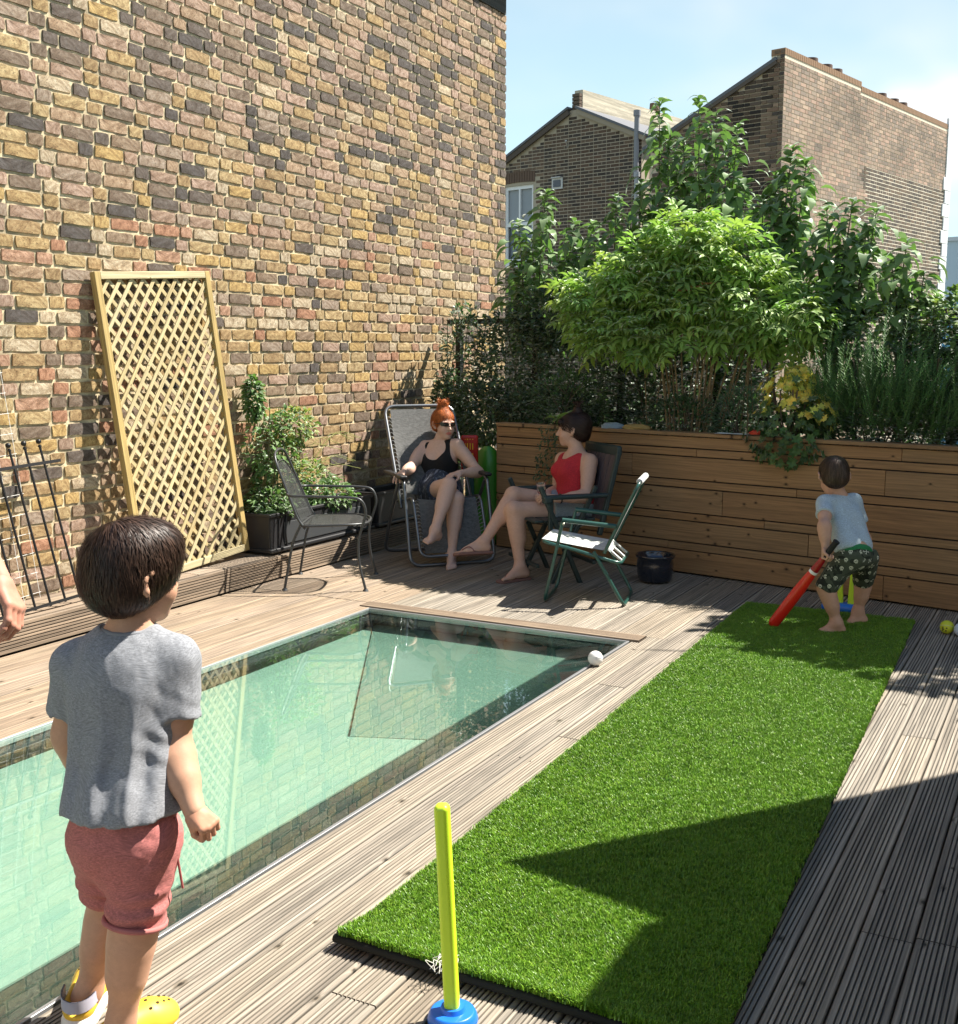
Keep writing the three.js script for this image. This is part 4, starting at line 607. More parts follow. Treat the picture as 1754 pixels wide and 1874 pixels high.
// --- shrubs: stems plus a mass of instanced leaves on them
const petalCol = new THREE.Color();
function foliage(t, geos, material, N, seed, place, colour) {   // place(R) -> [position, direction, scale]
  const R = rng(seed), m = new THREE.Matrix4(), c = petalCol;
  geos.forEach((g, v) => { const n = Math.floor(N / geos.length), im = new THREE.InstancedMesh(g, material, n); for (let i = 0; i < n; i++) { const [p, d, s] = place(R, i); m.compose(p, aim(d, (R() - .5) * 1.4), V(s, s, s)); im.setMatrixAt(i, m); const q = colour(R, p); im.setColorAt(i, c.setRGB(...q)); } im.name = 'foliage'; im.userData.kind = 'stuff'; im.castShadow = im.receiveShadow = true; t.add(im); });
}
const inBlob = (R, c, r, shell = 0.45) => { let x, y, z, l; do { x = R() * 2 - 1; y = R() * 2 - 1; z = R() * 2 - 1; l = Math.hypot(x, y, z); } while (l > 1 || l < 0.05); const k = Math.pow(l, shell) / l; x *= k; y *= k; z *= k; const f = 1 + 0.35 * fbm(x * 2 + c[0] * 3, y * 2 + c[1], z * 2 + c[2] * 3, 3); return [V(c[0] + x * r[0] * f, c[1] + y * r[1] * f, c[2] + z * r[2] * f), V(x, y * 0.6 + 0.15, z)]; };
const vary = (r, g, b, s = 0.35) => (R) => { const f = 1 - s + 2 * s * R(), y = 1 + 0.35 * (R() - 0.5); return [r * f * y, g * f, b * f]; };
const P = onPlanter;
// pinnate-leaved shrub (elder) in the middle, bright green
{
  const o = P(-1.95, 0.9, -0.28), t = thing('elder_shrub', 'big bright green feathery-leaved shrub in the middle of the planted bed', 'shrub', o);
  const lf = leafGeo(0.075, 0.0125, 0.7, 0.3, 0.1, 3), list = [];
  for (const [z, s] of [[0.03, 1], [0.03, -1], [0.075, 1], [0.075, -1], [0.115, 1], [0.115, -1]]) list.push(lf.clone().rotateY(s * 1.05).translate(0, -0.35 * z * z * 8 * 0.2, z)); list.push(lf.clone().translate(0, -0.012, 0.125));
  const pin = mergeGeometries(list), pin2 = mergeGeometries(list.map((g) => g.clone().rotateX(0.35)));
  const lo = (x, y, z) => [x, y, z], lobes = [[[-0.05, 1.05, 0], [0.30, 0.26, 0.24]], [[-0.62, 0.92, 0.02], [0.28, 0.17, 0.22]], [[0.42, 0.92, 0.05], [0.33, 0.20, 0.24]], [[0.0, 0.78, 0.12], [0.50, 0.18, 0.24]], [[-0.02, 1.33, 0], [0.17, 0.15, 0.15]], [[0.22, 1.18, 0.05], [0.22, 0.18, 0.2]], [[0.68, 0.78, 0.1], [0.2, 0.14, 0.2]], [[-0.32, 1.08, 0.05], [0.22, 0.18, 0.2]], [[-0.4, 0.70, 0.14], [0.28, 0.13, 0.2]]];
  foliage(t, [pin, pin2], leafMat(1, 1, 1, { coat: 0.45 }), 1700, 61, (R) => { const l = lobes[Math.floor(R() * lobes.length)], [p, d] = inBlob(R, l[0], l[1], 0.4); d.y = d.y * 0.5 - 0.08 + 0.2 * R(); return [p, d, 0.75 + 0.6 * R()]; }, (R, p) => vary(.27, .44, .065)(R));
  const R = rng(4); for (let k = 0; k < 16; k++) { const x = (R() - .5) * 0.9; part('stem', curve([[x * 0.5, 0, (R() - .5) * 0.2], [x * 0.8, 0.4, (R() - .5) * 0.2], [x * 1.2, 0.95, (R() - .5) * 0.3]], (u) => mix(0.009, 0.004, u), 8, 5), cane, t); }
  for (let k = 0; k < 3; k++) { const dd = []; for (let j = 0; j < 60; j++) { const a = R() * 6.28, r = 0.045 * Math.sqrt(R()); dd.push(new THREE.IcosahedronGeometry(0.004, 0).translate(Math.cos(a) * r, 0.01 * R(), Math.sin(a) * r)); } part('dry_flower_head', merge(dd), mat(.28, .13, .05, .9), t).position.set(0.12 + 0.08 * k - 0.05, 0.98 + 0.02 * k, 0.30); }
}
// dark climber on the railing, left
{
  const o = P(-3.6, 0.9, -0.62), t = thing('evergreen_climber', 'dark small-leaved climber over the railing in the left corner', 'climber', o, PL.ry);
  const lf = [leafGeo(0.058, 0.0165, 0.5, 0.25, 0, 2), leafGeo(0.046, 0.0145, 0.8, 0.3, 0, 2)];
  const lobes = [[[-0.55, 0.35, 0.05], [0.36, 0.62, 0.20]], [[-0.1, 0.45, 0.05], [0.42, 0.48, 0.22]], [[0.4, 0.42, 0.05], [0.45, 0.50, 0.24]], [[0.8, 0.35, 0], [0.35, 0.45, 0.2]], [[-0.70, -0.05, 0.1], [0.22, 0.45, 0.20]], [[-0.3, 0.08, 0.2], [0.40, 0.25, 0.26]], [[0.35, 0.12, 0.2], [0.45, 0.18, 0.24]], [[0.25, 0.85, -0.05], [0.45, 0.25, 0.2]]];
  foliage(t, lf, leafMat(1, 1, 1, { coat: 0.8 }), 12000, 71, (R) => { const l = lobes[Math.floor(R() * lobes.length)], [p, d] = inBlob(R, l[0], l[1], 0.6); d.add(V((R() - .5) * 1.2, (R() - .5) * 1.2, (R() - .5) * 1.2)); return [p, d, 0.7 + 0.6 * R()]; }, (R, p) => vary(.055, .115, .030, 0.4)(R));
  const R = rng(14); for (let k = 0; k < 22; k++) { const x = mix(-0.85, 0.85, R()); part('stem', curve([[x, -0.3, (R() - .5) * 0.1], [x + (R() - .5) * 0.3, 0.2, (R() - .5) * 0.15], [x + (R() - .5) * 0.5, 0.85, (R() - .5) * 0.15]], 0.004, 10, 5), twig, t); }
}
// ivy hedge, right
{
  const o = P(0.1, 0.9, -0.58), t = thing('ivy_hedge', 'thick dark hedge with fresh light green tips along the right of the bed', 'hedge', o, PL.ry);
  const lf = [leafGeo(0.050, 0.017, 0.7, 0.3, 0, 3), leafGeo(0.040, 0.014, 0.4, 0.3, 0, 2)];
  const lobes = [[[-0.5, 0.12, -0.05], [0.8, 0.25, 0.16]], [[-1.5, 0.35, -0.1], [0.6, 0.42, 0.18]], [[-2.2, 0.3, -0.1], [0.5, 0.40, 0.18]], [[-0.75, 0.66, 0], [0.45, 0.26, 0.26]], [[-0.25, 0.70, 0.05], [0.45, 0.28, 0.26]], [[0.3, 0.68, 0.05], [0.45, 0.30, 0.3]], [[0.9, 0.66, 0], [0.5, 0.4, 0.3]], [[-0.3, 0.35, 0.0], [0.75, 0.35, 0.25]], [[0.25, 0.30, 0.15], [0.6, 0.35, 0.28]], [[1.0, 0.3, 0.05], [0.6, 0.4, 0.3]], [[1.8, 0.5, 0], [0.6, 0.6, 0.3]]];
  foliage(t, lf, leafMat(1, 1, 1, { coat: 0.6 }), 19000, 81, (R) => { const l = lobes[Math.floor(R() * lobes.length)], [p, d] = inBlob(R, l[0], l[1], 0.5); d.add(V((R() - .5) * 0.9, (R() - .5) * 0.9, (R() - .5) * 0.9)); return [p, d, 0.7 + 0.6 * R()]; }, (R, p) => (R() < sstep(0.55, 0.92, p.y) * 0.75 ? vary(.19, .32, .045) : vary(.055, .125, .030, 0.4))(R));
  const R = rng(15); for (let k = 0; k < 20; k++) { const x = mix(-1.0, 2.0, R()); part('stem', curve([[x, 0, (R() - .5) * 0.2], [x + (R() - .5) * 0.3, 0.4, (R() - .5) * 0.2], [x + (R() - .5) * 0.5, 0.85, (R() - .5) * 0.2]], 0.006, 10, 5), bark, t); }
}
// rosemary
{
  const o = P(-0.62, 0.9, -0.26), t = thing('rosemary_bush', 'upright blue-green needle-leaved bush right of the yellow shrub', 'shrub', o, PL.ry);
  const sprig = (seed, L, nn, lean) => { const R = rng(seed), list = []; for (let k = 0; k < nn; k++) { const u = k / nn, a = k * 2.4, y = L * (0.12 + 0.88 * u), l = mix(0.034, 0.02, u * u), d = V(Math.cos(a), 0.55 + 0.6 * u, Math.sin(a)).normalize(), s = V(-d.z, 0, d.x).normalize().multiplyScalar(0.0021), x0 = lean * u * u; const g = new THREE.BufferGeometry(); const e = d.clone().multiplyScalar(l); g.setAttribute('position', new THREE.Float32BufferAttribute([x0 - s.x, y, -s.z, x0 + s.x, y, s.z, x0 + e.x, y + e.y, e.z], 3)); g.setIndex([0, 1, 2]); g.computeVertexNormals(); list.push(g); } return mergeGeometries(list).rotateX(Math.PI / 2); };
  const sp = [sprig(1, 0.34, 72, 0.03), sprig(2, 0.40, 84, -0.04), sprig(3, 0.28, 60, 0.02)];
  const mm = new THREE.MeshPhysicalMaterial({ color: 0xffffff, roughness: 0.85, transmission: 0.2, side: THREE.DoubleSide, clearcoat: 0.3, clearcoatRoughness: 0.4 });
  foliage(t, sp, mm, 1000, 91, (R) => { const x = mix(-0.42, 0.62, R()), z = mix(-0.2, 0.2, R()), y = 0.0 + 0.31 * Math.pow(R(), 0.9) * (1 - 0.5 * Math.abs(x - 0.1)); return [V(x, y, z), V(x * 0.5 + (R() - .5) * 0.9, 1, z * 0.8 + (R() - .5) * 0.5), 0.7 + 0.5 * R()]; }, (R) => vary(.09, .205, .045, 0.35)(R));
  foliage(t, [sp[1]], mm, 26, 92, (R) => { const x = mix(-0.35, 0.6, R()); return [V(x, 0.28 + 0.12 * R(), (R() - .5) * 0.25), V((R() - .5) * 0.25, 1, (R() - .5) * 0.2), 0.85 + 0.4 * R()]; }, (R) => vary(.09, .20, .055, 0.3)(R));
  const R = rng(16); for (let k = 0; k < 12; k++) { const x = mix(-0.3, 0.4, R()); part('stem', curve([[x * 0.4, 0, 0], [x, 0.25, (R() - .5) * 0.2], [x * 1.3, 0.55, (R() - .5) * 0.25]], 0.005, 8, 5), bark, t); }
}
// yellow variegated shrub hanging over the planter edge
{
  const o = P(-1.10, 0.9, -0.13), t = thing('euonymus_shrub', 'rounded shrub with yellow variegated tips hanging over the planter edge', 'shrub', o, PL.ry);
  const lf = leafGeo(0.034, 0.010, 0.3, 0.25, 0, 2), ros = []; for (let k = 0; k < 7; k++) ros.push(lf.clone().rotateX(-0.65 + 0.06 * k).rotateY(k * 2.4)); const rosette = mergeGeometries(ros).rotateX(Math.PI / 2);
  const lobes = [[[-0.02, 0.30, 0], [0.20, 0.20, 0.17]], [[0.0, 0.08, 0.08], [0.28, 0.17, 0.19]], [[0.03, -0.02, 0.16], [0.22, 0.10, 0.08]], [[0.16, 0.2, 0.06], [0.16, 0.12, 0.14]], [[0.04, 0.42, -0.02], [0.09, 0.08, 0.08]]];
  foliage(t, [rosette], leafMat(1, 1, 1, { coat: 0.5 }), 520, 95, (R) => { const l = lobes[Math.floor(R() * lobes.length)], [p, d] = inBlob(R, l[0], l[1], 0.3); d.y += 0.25; return [p, d, 0.8 + 0.5 * R()]; }, (R, p) => (R() < sstep(0.17, 0.32, p.y + 0.15 * (p.x > 0.05 ? p.x * 1.2 : 0) + (R() - .5) * 0.14) * 0.95 ? vary(.88, .80, .13, 0.15) : vary(.075, .165, .028, 0.35))(R));
  const R = rng(17); for (let k = 0; k < 8; k++) { const a = R() * 6.28; part('stem', curve([[0, 0, 0], [0.1 * Math.cos(a), 0.15, 0.1 * Math.sin(a)], [0.15 * Math.cos(a), 0.35, 0.12 * Math.sin(a)]], 0.005, 6, 5), bark, t); }
}
// low grey-green mounds along the front of the bed
const mound = (lx, lz, r, N, label, col, seed, geo) => { const t = thing('low_shrub', label, 'shrub', P(lx, 0.9, lz), PL.ry); foliage(t, [geo], leafMat(1, 1, 1, { coat: 0.35 }), N, seed, (R) => { const [p, d] = inBlob(R, [0, r[1] * 0.5, 0], r, 0.4); d.y += 0.3; d.add(V((R() - .5), (R() - .5) * .8, (R() - .5))); return [p, d, 0.7 + 0.6 * R()]; }, col); const R = rng(seed); for (let k = 0; k < 5; k++) part('stem', curve([[0, -0.02, 0], [(R() - .5) * r[0] * 0.7, r[1] * 0.5, (R() - .5) * r[2] * 0.5], [(R() - .5) * r[0] * 1.4, r[1] * 1.2, (R() - .5) * r[2]]], 0.004, 6, 5), bark, t); return t; };
mound(-1.50, -0.22, [0.22, 0.24, 0.17], 1500, 'low blue-green mound of fine leaves left of the yellow shrub', vary(.08, .19, .085), 101, leafGeo(0.032, 0.005, 0.3, 0.2, 0, 2));
mound(-1.95, -0.22, [0.28, 0.19, 0.18], 1500, 'low dark green ground-cover mound under the feathery shrub', vary(.045, .13, .03), 102, leafGeo(0.034, 0.008, 0.5, 0.2, 0, 2));
mound(-2.95, -0.30, [0.34, 0.30, 0.2], 1700, 'loose green bush behind the bright-leaved plant at the left of the bed', vary(.08, .18, .045), 103, leafGeo(0.036, 0.008, 0.5, 0.2, 0, 2));
mound(0.25, -0.25, [0.45, 0.34, 0.2], 2200, 'dark glossy bush right of the needle-leaved bush', vary(.028, .07, .022), 104, leafGeo(0.045, 0.013, 0.5, 0.2, 0, 2));
mound(-0.35, -0.2, [0.5, 0.2, 0.16], 1500, 'low dark leaves under the needle-leaved bush', vary(.035, .10, .03), 107, leafGeo(0.04, 0.011, 0.5, 0.2, 0, 2));
mound(1.1, -0.25, [0.5, 0.34, 0.2], 1200, 'dark bush at the right end of the bed', vary(.03, .08, .022), 105, leafGeo(0.045, 0.013, 0.5, 0.2, 0, 2));
mound(-2.35, -0.5, [0.35, 0.42, 0.18], 1600, 'shady shrub between the climber and the feathery shrub', vary(.034, .085, .024), 106, leafGeo(0.045, 0.012, 0.5, 0.2, 0, 2));
{
  const t = thing('leafy_plant', 'small plant with broad bright lime green leaves above the dark-haired woman', 'plant', P(-2.80, 0.93, -0.08), PL.ry);
  const g = leafGeo(0.11, 0.040, 0.9, 0.3, 0.1, 4), m = leafMat(.26, .46, .07), R = rng(33);
  for (let k = 0; k < 16; k++) { const a = R() * 6.28, q = part('leaf', g, m, t); q.position.set((R() - .5) * 0.22, 0.02 + 0.08 * R(), (R() - .5) * 0.08); q.quaternion.copy(aim(V(Math.cos(a), 0.25 + 0.3 * R(), 0.4 + Math.sin(a) * 0.6), (R() - .5) * 0.8)); q.scale.setScalar(0.6 + 0.6 * R()); }
  part('stem', curve([[0, -0.05, 0], [0.01, 0.02, 0], [0, 0.08, 0]], 0.006, 6, 5), twig, t);
  const tr = thing('trailing_plant', 'thin trailing plant hanging down the planter boards beside the dark-haired woman', 'plant', P(-2.86, 0.93, 0.03), PL.ry);
  for (let k = 0; k < 5; k++) { const x = (R() - .5) * 0.22, L = 0.18 + 0.24 * R(); part('stem', curve([[x, 0.02, -0.06], [x, 0.03, 0.0], [x + (R() - .5) * .08, -L * 0.5, 0.02], [x + (R() - .5) * 0.14, -L, 0.02]], 0.0018, 10, 4), twig, tr); }
  foliage(tr, [leafGeo(0.030, 0.008, 0.4, 0.2, 0, 2)], leafMat(.05, .10, .025), 230, 34, (R2) => { const u = R2(); return [V((R2() - .5) * (0.16 + 0.12 * u), 0.02 - 0.40 * u, 0.022 + 0.03 * R2()), V(R2() - .5, -0.3 + (R2() - .5), 0.6), 0.8 + 0.5 * R2()]; }, vary(1, 1, 1, 0.3));
  // bare canes
  const cn = thing('bamboo_canes', 'bundle of brown garden canes leaning in the bed between the shrubs', 'canes', P(-2.0, 0.9, -0.36), PL.ry);
  for (let k = 0; k < 12; k++) { const x = (R() - .5) * 1.1; part('cane', sweep([V(x, -0.03, (R() - .5) * 0.15), V(x + (R() - .5) * 0.22, 0.75 + 0.2 * R(), (R() - .5) * 0.25)], 0.005, 6), cane, cn); }
}
// tall tree past the right edge of the picture: shades the end of the deck
{
  const o = P(1.35, 0, -1.0), t = thing('garden_tree', 'tall leafy tree beyond the railing past the right end of the bed', 'tree', o);
  part('trunk', curve([[0, -3, 0], [0.05, 0.6, 0], [0, 2.2, 0.05], [0.05, 3.6, 0]], (u) => mix(0.11, 0.03, u), 14, 9), bark, t);
  const R = rng(21); for (let k = 0; k < 9; k++) { const a = k * 2.2, y = 1.6 + 0.22 * k; part('limb', curve([[0, y, 0], [0.4 * Math.cos(a), y + 0.35, 0.35 * Math.sin(a)], [0.95 * Math.cos(a), y + 0.7, 0.6 * Math.sin(a)]], (u) => mix(0.03, 0.008, u), 8, 6), bark, t); }
  const lobes = [[[-1.0, 2.40, 0.15], [0.40, 0.50, 0.4]], [[-0.50, 2.75, 0.15], [0.45, 0.55, 0.45]], [[0.1, 3.0, 0.15], [0.6, 0.6, 0.5]], [[0.75, 2.9, 0.15], [0.7, 0.65, 0.5]], [[0.0, 2.3, 0.3], [0.8, 0.45, 0.45]], [[-0.55, 2.2, 0.3], [0.45, 0.4, 0.4]]];
  foliage(t, [leafGeo(0.10, 0.03, 0.8, 0.3, 0.1, 3), leafGeo(0.085, 0.026, 0.5, 0.3, 0.1, 3)], leafMat(1, 1, 1), 3600, 22, (R2) => { const l = lobes[Math.floor(R2() * lobes.length)], [p, d] = inBlob(R2, l[0], l[1], 0.5); d.add(V(R2() - .5, R2() - .5, R2() - .5)); return [p, d, 0.8 + 0.5 * R2()]; }, vary(.06, .14, .025));
}
// shrub in the long trough on the step
{
  const t = thing('jasmine_shrub', 'bushy light green shrub growing in the long black trough by the wall', 'shrub', [-4.82, 0.36, -6.18]);
  const lf = [leafGeo(0.036, 0.0105, 0.6, 0.3, 0, 2), leafGeo(0.046, 0.012, 0.8, 0.3, 0, 3)];
  const lobes = [[[-0.05, 0.50, 0.10], [0.14, 0.26, 0.22]], [[-0.02, 0.26, 0.02], [0.17, 0.24, 0.24]], [[-0.02, 0.62, -0.12], [0.13, 0.13, 0.16]], [[0.0, 0.20, -0.28], [0.15, 0.16, 0.2]], [[-0.06, 0.82, 0.26], [0.05, 0.14, 0.05]], [[0, 0.10, 0.22], [0.16, 0.12, 0.15]], [[0.06, 0.10, -0.42], [0.14, 0.10, 0.22]]];
  foliage(t, lf, leafMat(1, 1, 1, { coat: 0.45 }), 3200, 121, (R) => { const l = lobes[Math.floor(R() * lobes.length)], [p, d] = inBlob(R, l[0], l[1], 0.55); d.add(V((R() - .5), (R() - .5), (R() - .5))); return [p, d, 0.75 + 0.6 * R()]; }, (R, p) => (p.z < 0 && p.y > 0.25 && R() < 0.5 ? vary(.28, .34, .05) : vary(.115, .235, .04, 0.4))(R));
  const R = rng(18); for (let k = 0; k < 14; k++) { const z = (R() - .5) * 0.5; part('stem', curve([[0, -0.06, z * 0.4], [(R() - .5) * 0.1, 0.25, z * 0.7], [(R() - .5) * 0.14, 0.45 + 0.35 * R(), z]], 0.0035, 8, 5), twig, t); }
  for (let k = 0; k < 12; k++) { const z = -0.15 - 0.4 * R(), y = 0.3 + 0.25 * R(); part('shoot', curve([[0, y * 0.5, z * 0.4], [0.05, y, z], [0.06 + 0.08 * R(), y - 0.05, z - 0.25 * R() - 0.1]], 0.0018, 8, 4), mat(.22, .24, .06, .8), t); }
  const l2 = thing('low_leafy_plant', 'low plant with long dark glossy leaves at the near end of the long trough', 'plant', [-4.80, 0.39, -5.92]);
  const g = leafGeo(0.14, 0.022, 1.2, 0.3, 0.1, 4), mm = [leafMat(.05, .13, .025, { coat: 0.9 }), leafMat(.075, .17, .03, { coat: 0.9 })]; for (let k = 0; k < 34; k++) { const a = R() * 6.28, q = part('leaf', g, mm[k % 2], l2); q.position.set((R() - .5) * 0.12, 0.01 + 0.05 * R(), (R() - .5) * 0.16); q.quaternion.copy(aim(V(Math.cos(a), 0.5 + 0.5 * R(), Math.sin(a)), (R() - .5))); q.scale.setScalar(0.6 + 0.5 * R()); }
}
// ---------------------------------------------------------------- bodies: tapered capsules and ellipsoids joined smoothly and meshed
const cap = (a, b, ra, rb = ra, k = 0.02, o = {}) => ({ t: 'c', a: V(a.toArray?.() ?? a), b: V(b.toArray?.() ?? b), ra, rb, k, ...o });
const ell = (c, r, k = 0.02, o = {}) => ({ t: 'e', c: V(c.toArray?.() ?? c), r, k, ...o });   // o.axes: [x, y, z] unit vectors
class Field {
  constructor(prims, cell, { cuts = [], noise = null, pad = 0.02, keepBox = null } = {}) {
    const lo = V(1e9, 1e9, 1e9), hi = V(-1e9, -1e9, -1e9), ext = (p, r) => { lo.min(p.clone().subScalar(r)); hi.max(p.clone().addScalar(r)); };
    for (const p of prims) if (!p.sub) { if (p.t === 'c') { ext(p.a, p.ra); ext(p.b, p.rb); } else ext(p.c, Math.max(...p.r)); }
    lo.subScalar(pad); hi.addScalar(pad); if (keepBox) { lo.max(keepBox[0]); hi.min(keepBox[1]); }
    this.lo = lo; this.h = cell; const n = this.n = [0, 1, 2].map((i) => Math.ceil((hi.getComponent(i) - lo.getComponent(i)) / cell) + 1);
    const f = this.f = new Float32Array(n[0] * n[1] * n[2]).fill(0.5), sx = 1, sy = n[0], sz = n[0] * n[1];
    for (const p of prims) {
      const band = p.k + cell * 4, r = p.t === 'c' ? Math.max(p.ra, p.rb) : Math.max(...p.r);
      const a = p.t === 'c' ? p.a.clone().min(p.b) : p.c.clone(), b = p.t === 'c' ? p.a.clone().max(p.b) : p.c.clone();
      const i0 = [0, 1, 2].map((i) => Math.max(0, Math.floor((a.getComponent(i) - r - band - lo.getComponent(i)) / cell))), i1 = [0, 1, 2].map((i) => Math.min(n[i] - 1, Math.ceil((b.getComponent(i) + r + band - lo.getComponent(i)) / cell)));
      let ax, ay, az, bx_, by_, bz_, L2, ux, uy, uz, L;
      if (p.t === 'c') { ax = p.a.x; ay = p.a.y; az = p.a.z; bx_ = p.b.x - ax; by_ = p.b.y - ay; bz_ = p.b.z - az; L2 = bx_ * bx_ + by_ * by_ + bz_ * bz_ || 1e-9; L = Math.sqrt(L2); }
      const X = p.axes?.[0], Y = p.axes?.[1], Z = p.axes?.[2], k = p.k;
      for (let z = i0[2]; z <= i1[2]; z++) for (let y = i0[1]; y <= i1[1]; y++) for (let x = i0[0]; x <= i1[0]; x++) {
        const px = lo.x + x * cell, py = lo.y + y * cell, pz = lo.z + z * cell; let d;
        if (p.t === 'c') { const qx = px - ax, qy = py - ay, qz = pz - az; let t = (qx * bx_ + qy * by_ + qz * bz_) / L2; const tr = t; t = t < 0 ? 0 : t > 1 ? 1 : t; d = Math.hypot(qx - t * bx_, qy - t * by_, qz - t * bz_) - (p.ra + (p.rb - p.ra) * t); if (p.flat) { const e = (tr - 1) * L; if (e > d) d = e; else if (e > -0.006 && e > d - 0.006) d = Math.max(d, e); } if (p.flatA) { const e = -tr * L; if (e > d) d = e; } }
        else { let qx = px - p.c.x, qy = py - p.c.y, qz = pz - p.c.z; if (X) { const a1 = qx * X.x + qy * X.y + qz * X.z, b1 = qx * Y.x + qy * Y.y + qz * Y.z, c1 = qx * Z.x + qy * Z.y + qz * Z.z; qx = a1; qy = b1; qz = c1; } const k0 = Math.hypot(qx / p.r[0], qy / p.r[1], qz / p.r[2]), k1 = Math.hypot(qx / (p.r[0] * p.r[0]), qy / (p.r[1] * p.r[1]), qz / (p.r[2] * p.r[2])); d = k1 < 1e-9 ? -Math.min(...p.r) : k0 * (k0 - 1) / k1; }
        const o = x + y * sy + z * sz, c = f[o];
        if (p.sub) { const e = -d, hh = Math.max(k - Math.abs(c - e), 0) / k; f[o] = Math.max(c, e) + hh * hh * k * 0.25; }
        else { const hh = Math.max(k - Math.abs(c - d), 0) / k; f[o] = Math.min(c, d) - hh * hh * k * 0.25; }
      }
    }
    if (cuts.length || noise) for (let z = 0, o = 0; z < n[2]; z++) for (let y = 0; y < n[1]; y++) for (let x = 0; x < n[0]; x++, o++) { if (f[o] > 0.08) continue; const px = lo.x + x * cell, py = lo.y + y * cell, pz = lo.z + z * cell; if (noise && Math.abs(f[o]) < 0.04) f[o] += noise(px, py, pz); for (const c of cuts) { const d = c(px, py, pz); if (d > f[o]) f[o] = d; } }
  }
  at(p) { const n = this.n, x = (p.x - this.lo.x) / this.h, y = (p.y - this.lo.y) / this.h, z = (p.z - this.lo.z) / this.h, i = clamp(Math.floor(x), 0, n[0] - 2), j = clamp(Math.floor(y), 0, n[1] - 2), k = clamp(Math.floor(z), 0, n[2] - 2), a = clamp(x - i), b = clamp(y - j), c = clamp(z - k), f = this.f, sy = n[0], sz = n[0] * n[1], o = i + j * sy + k * sz; return mix(mix(mix(f[o], f[o + 1], a), mix(f[o + sy], f[o + sy + 1], a), b), mix(mix(f[o + sz], f[o + sz + 1], a), mix(f[o + sz + sy], f[o + sz + sy + 1], a), b), c); }
  grad(p) { const e = this.h * 0.9, q = p.clone(); return V(this.at(q.set(p.x + e, p.y, p.z)) - this.at(q.set(p.x - e, p.y, p.z)), this.at(q.set(p.x, p.y + e, p.z)) - this.at(q.set(p.x, p.y - e, p.z)), this.at(q.set(p.x, p.y, p.z + e)) - this.at(q.set(p.x, p.y, p.z - e))).normalize(); }
  mesh(uvScale = 1, colour = null) {
    const [nx, ny, nz] = this.n, f = this.f, sy = nx, sz = nx * ny, h = this.h, lo = this.lo, id = new Int32Array(f.length).fill(-1), pos = [], idx = [];
    const E = [[0, 1], [0, 2], [0, 4], [1, 3], [1, 5], [2, 3], [2, 6], [3, 7], [4, 5], [4, 6], [5, 7], [6, 7]], off = [0, 1, sy, sy + 1, sz, sz + 1, sz + sy, sz + sy + 1];
    for (let z = 0; z < nz - 1; z++) for (let y = 0; y < ny - 1; y++) for (let x = 0; x < nx - 1; x++) {
      const o = x + y * sy + z * sz; let m = 0; for (let c = 0; c < 8; c++) if (f[o + off[c]] < 0) m |= 1 << c; if (m === 0 || m === 255) continue;
      let cx = 0, cy = 0, cz = 0, cn = 0;
      for (const [a, b] of E) { const s = (m >> a) & 1, t = (m >> b) & 1; if (s === t) continue; const fa = f[o + off[a]], fb = f[o + off[b]], w = fa / (fa - fb); cx += mix(a & 1, b & 1, w); cy += mix((a >> 1) & 1, (b >> 1) & 1, w); cz += mix(a >> 2, b >> 2, w); cn++; }
      id[o] = pos.length / 3; pos.push(lo.x + (x + cx / cn) * h, lo.y + (y + cy / cn) * h, lo.z + (z + cz / cn) * h);
    }
    for (let z = 1; z < nz - 1; z++) for (let y = 1; y < ny - 1; y++) for (let x = 1; x < nx - 1; x++) {
      const o = x + y * sy + z * sz, s = f[o] < 0;
      for (const [d, u, v] of [[1, sy, sz], [sy, sz, 1], [sz, 1, sy]]) { if (s === (f[o + d] < 0)) continue; const a = id[o], b = id[o - u], c = id[o - u - v], e = id[o - v]; if (a < 0 || b < 0 || c < 0 || e < 0) continue; s ? idx.push(a, b, c, a, c, e) : idx.push(a, c, b, a, e, c); }
    }
    const N = [], uv = [], col = [], p = V(0, 0, 0), nn = pos.length / 3;
    for (let i = 0; i < nn; i++) { p.set(pos[i * 3], pos[i * 3 + 1], pos[i * 3 + 2]); const g = this.grad(p); N.push(g.x, g.y, g.z); const ax = Math.abs(g.x) > Math.abs(g.z); uv.push((ax ? p.z : p.x) * uvScale, p.y * uvScale); if (colour) col.push(...colour(p, g)); }
    const g = new THREE.BufferGeometry(); g.setAttribute('position', new THREE.Float32BufferAttribute(pos, 3)); g.setAttribute('normal', new THREE.Float32BufferAttribute(N, 3)); g.setAttribute('uv', new THREE.Float32BufferAttribute(uv, 2)); if (colour) g.setAttribute('color', new THREE.Float32BufferAttribute(col, 3)); g.setIndex(idx); return g;
  }
}
const lerpV = (a, b, t) => V(a).lerp(V(b), t);
const frame = (fwd, up) => { const f = fwd.clone().normalize(), s = up.clone().cross(f).normalize(), u = f.clone().cross(s); return { f, u, s }; };   // s: the person's left
const at3 = (c, F, x, y, z) => V(c).addScaledVector(F.s, x).addScaledVector(F.u, y).addScaledVector(F.f, z);
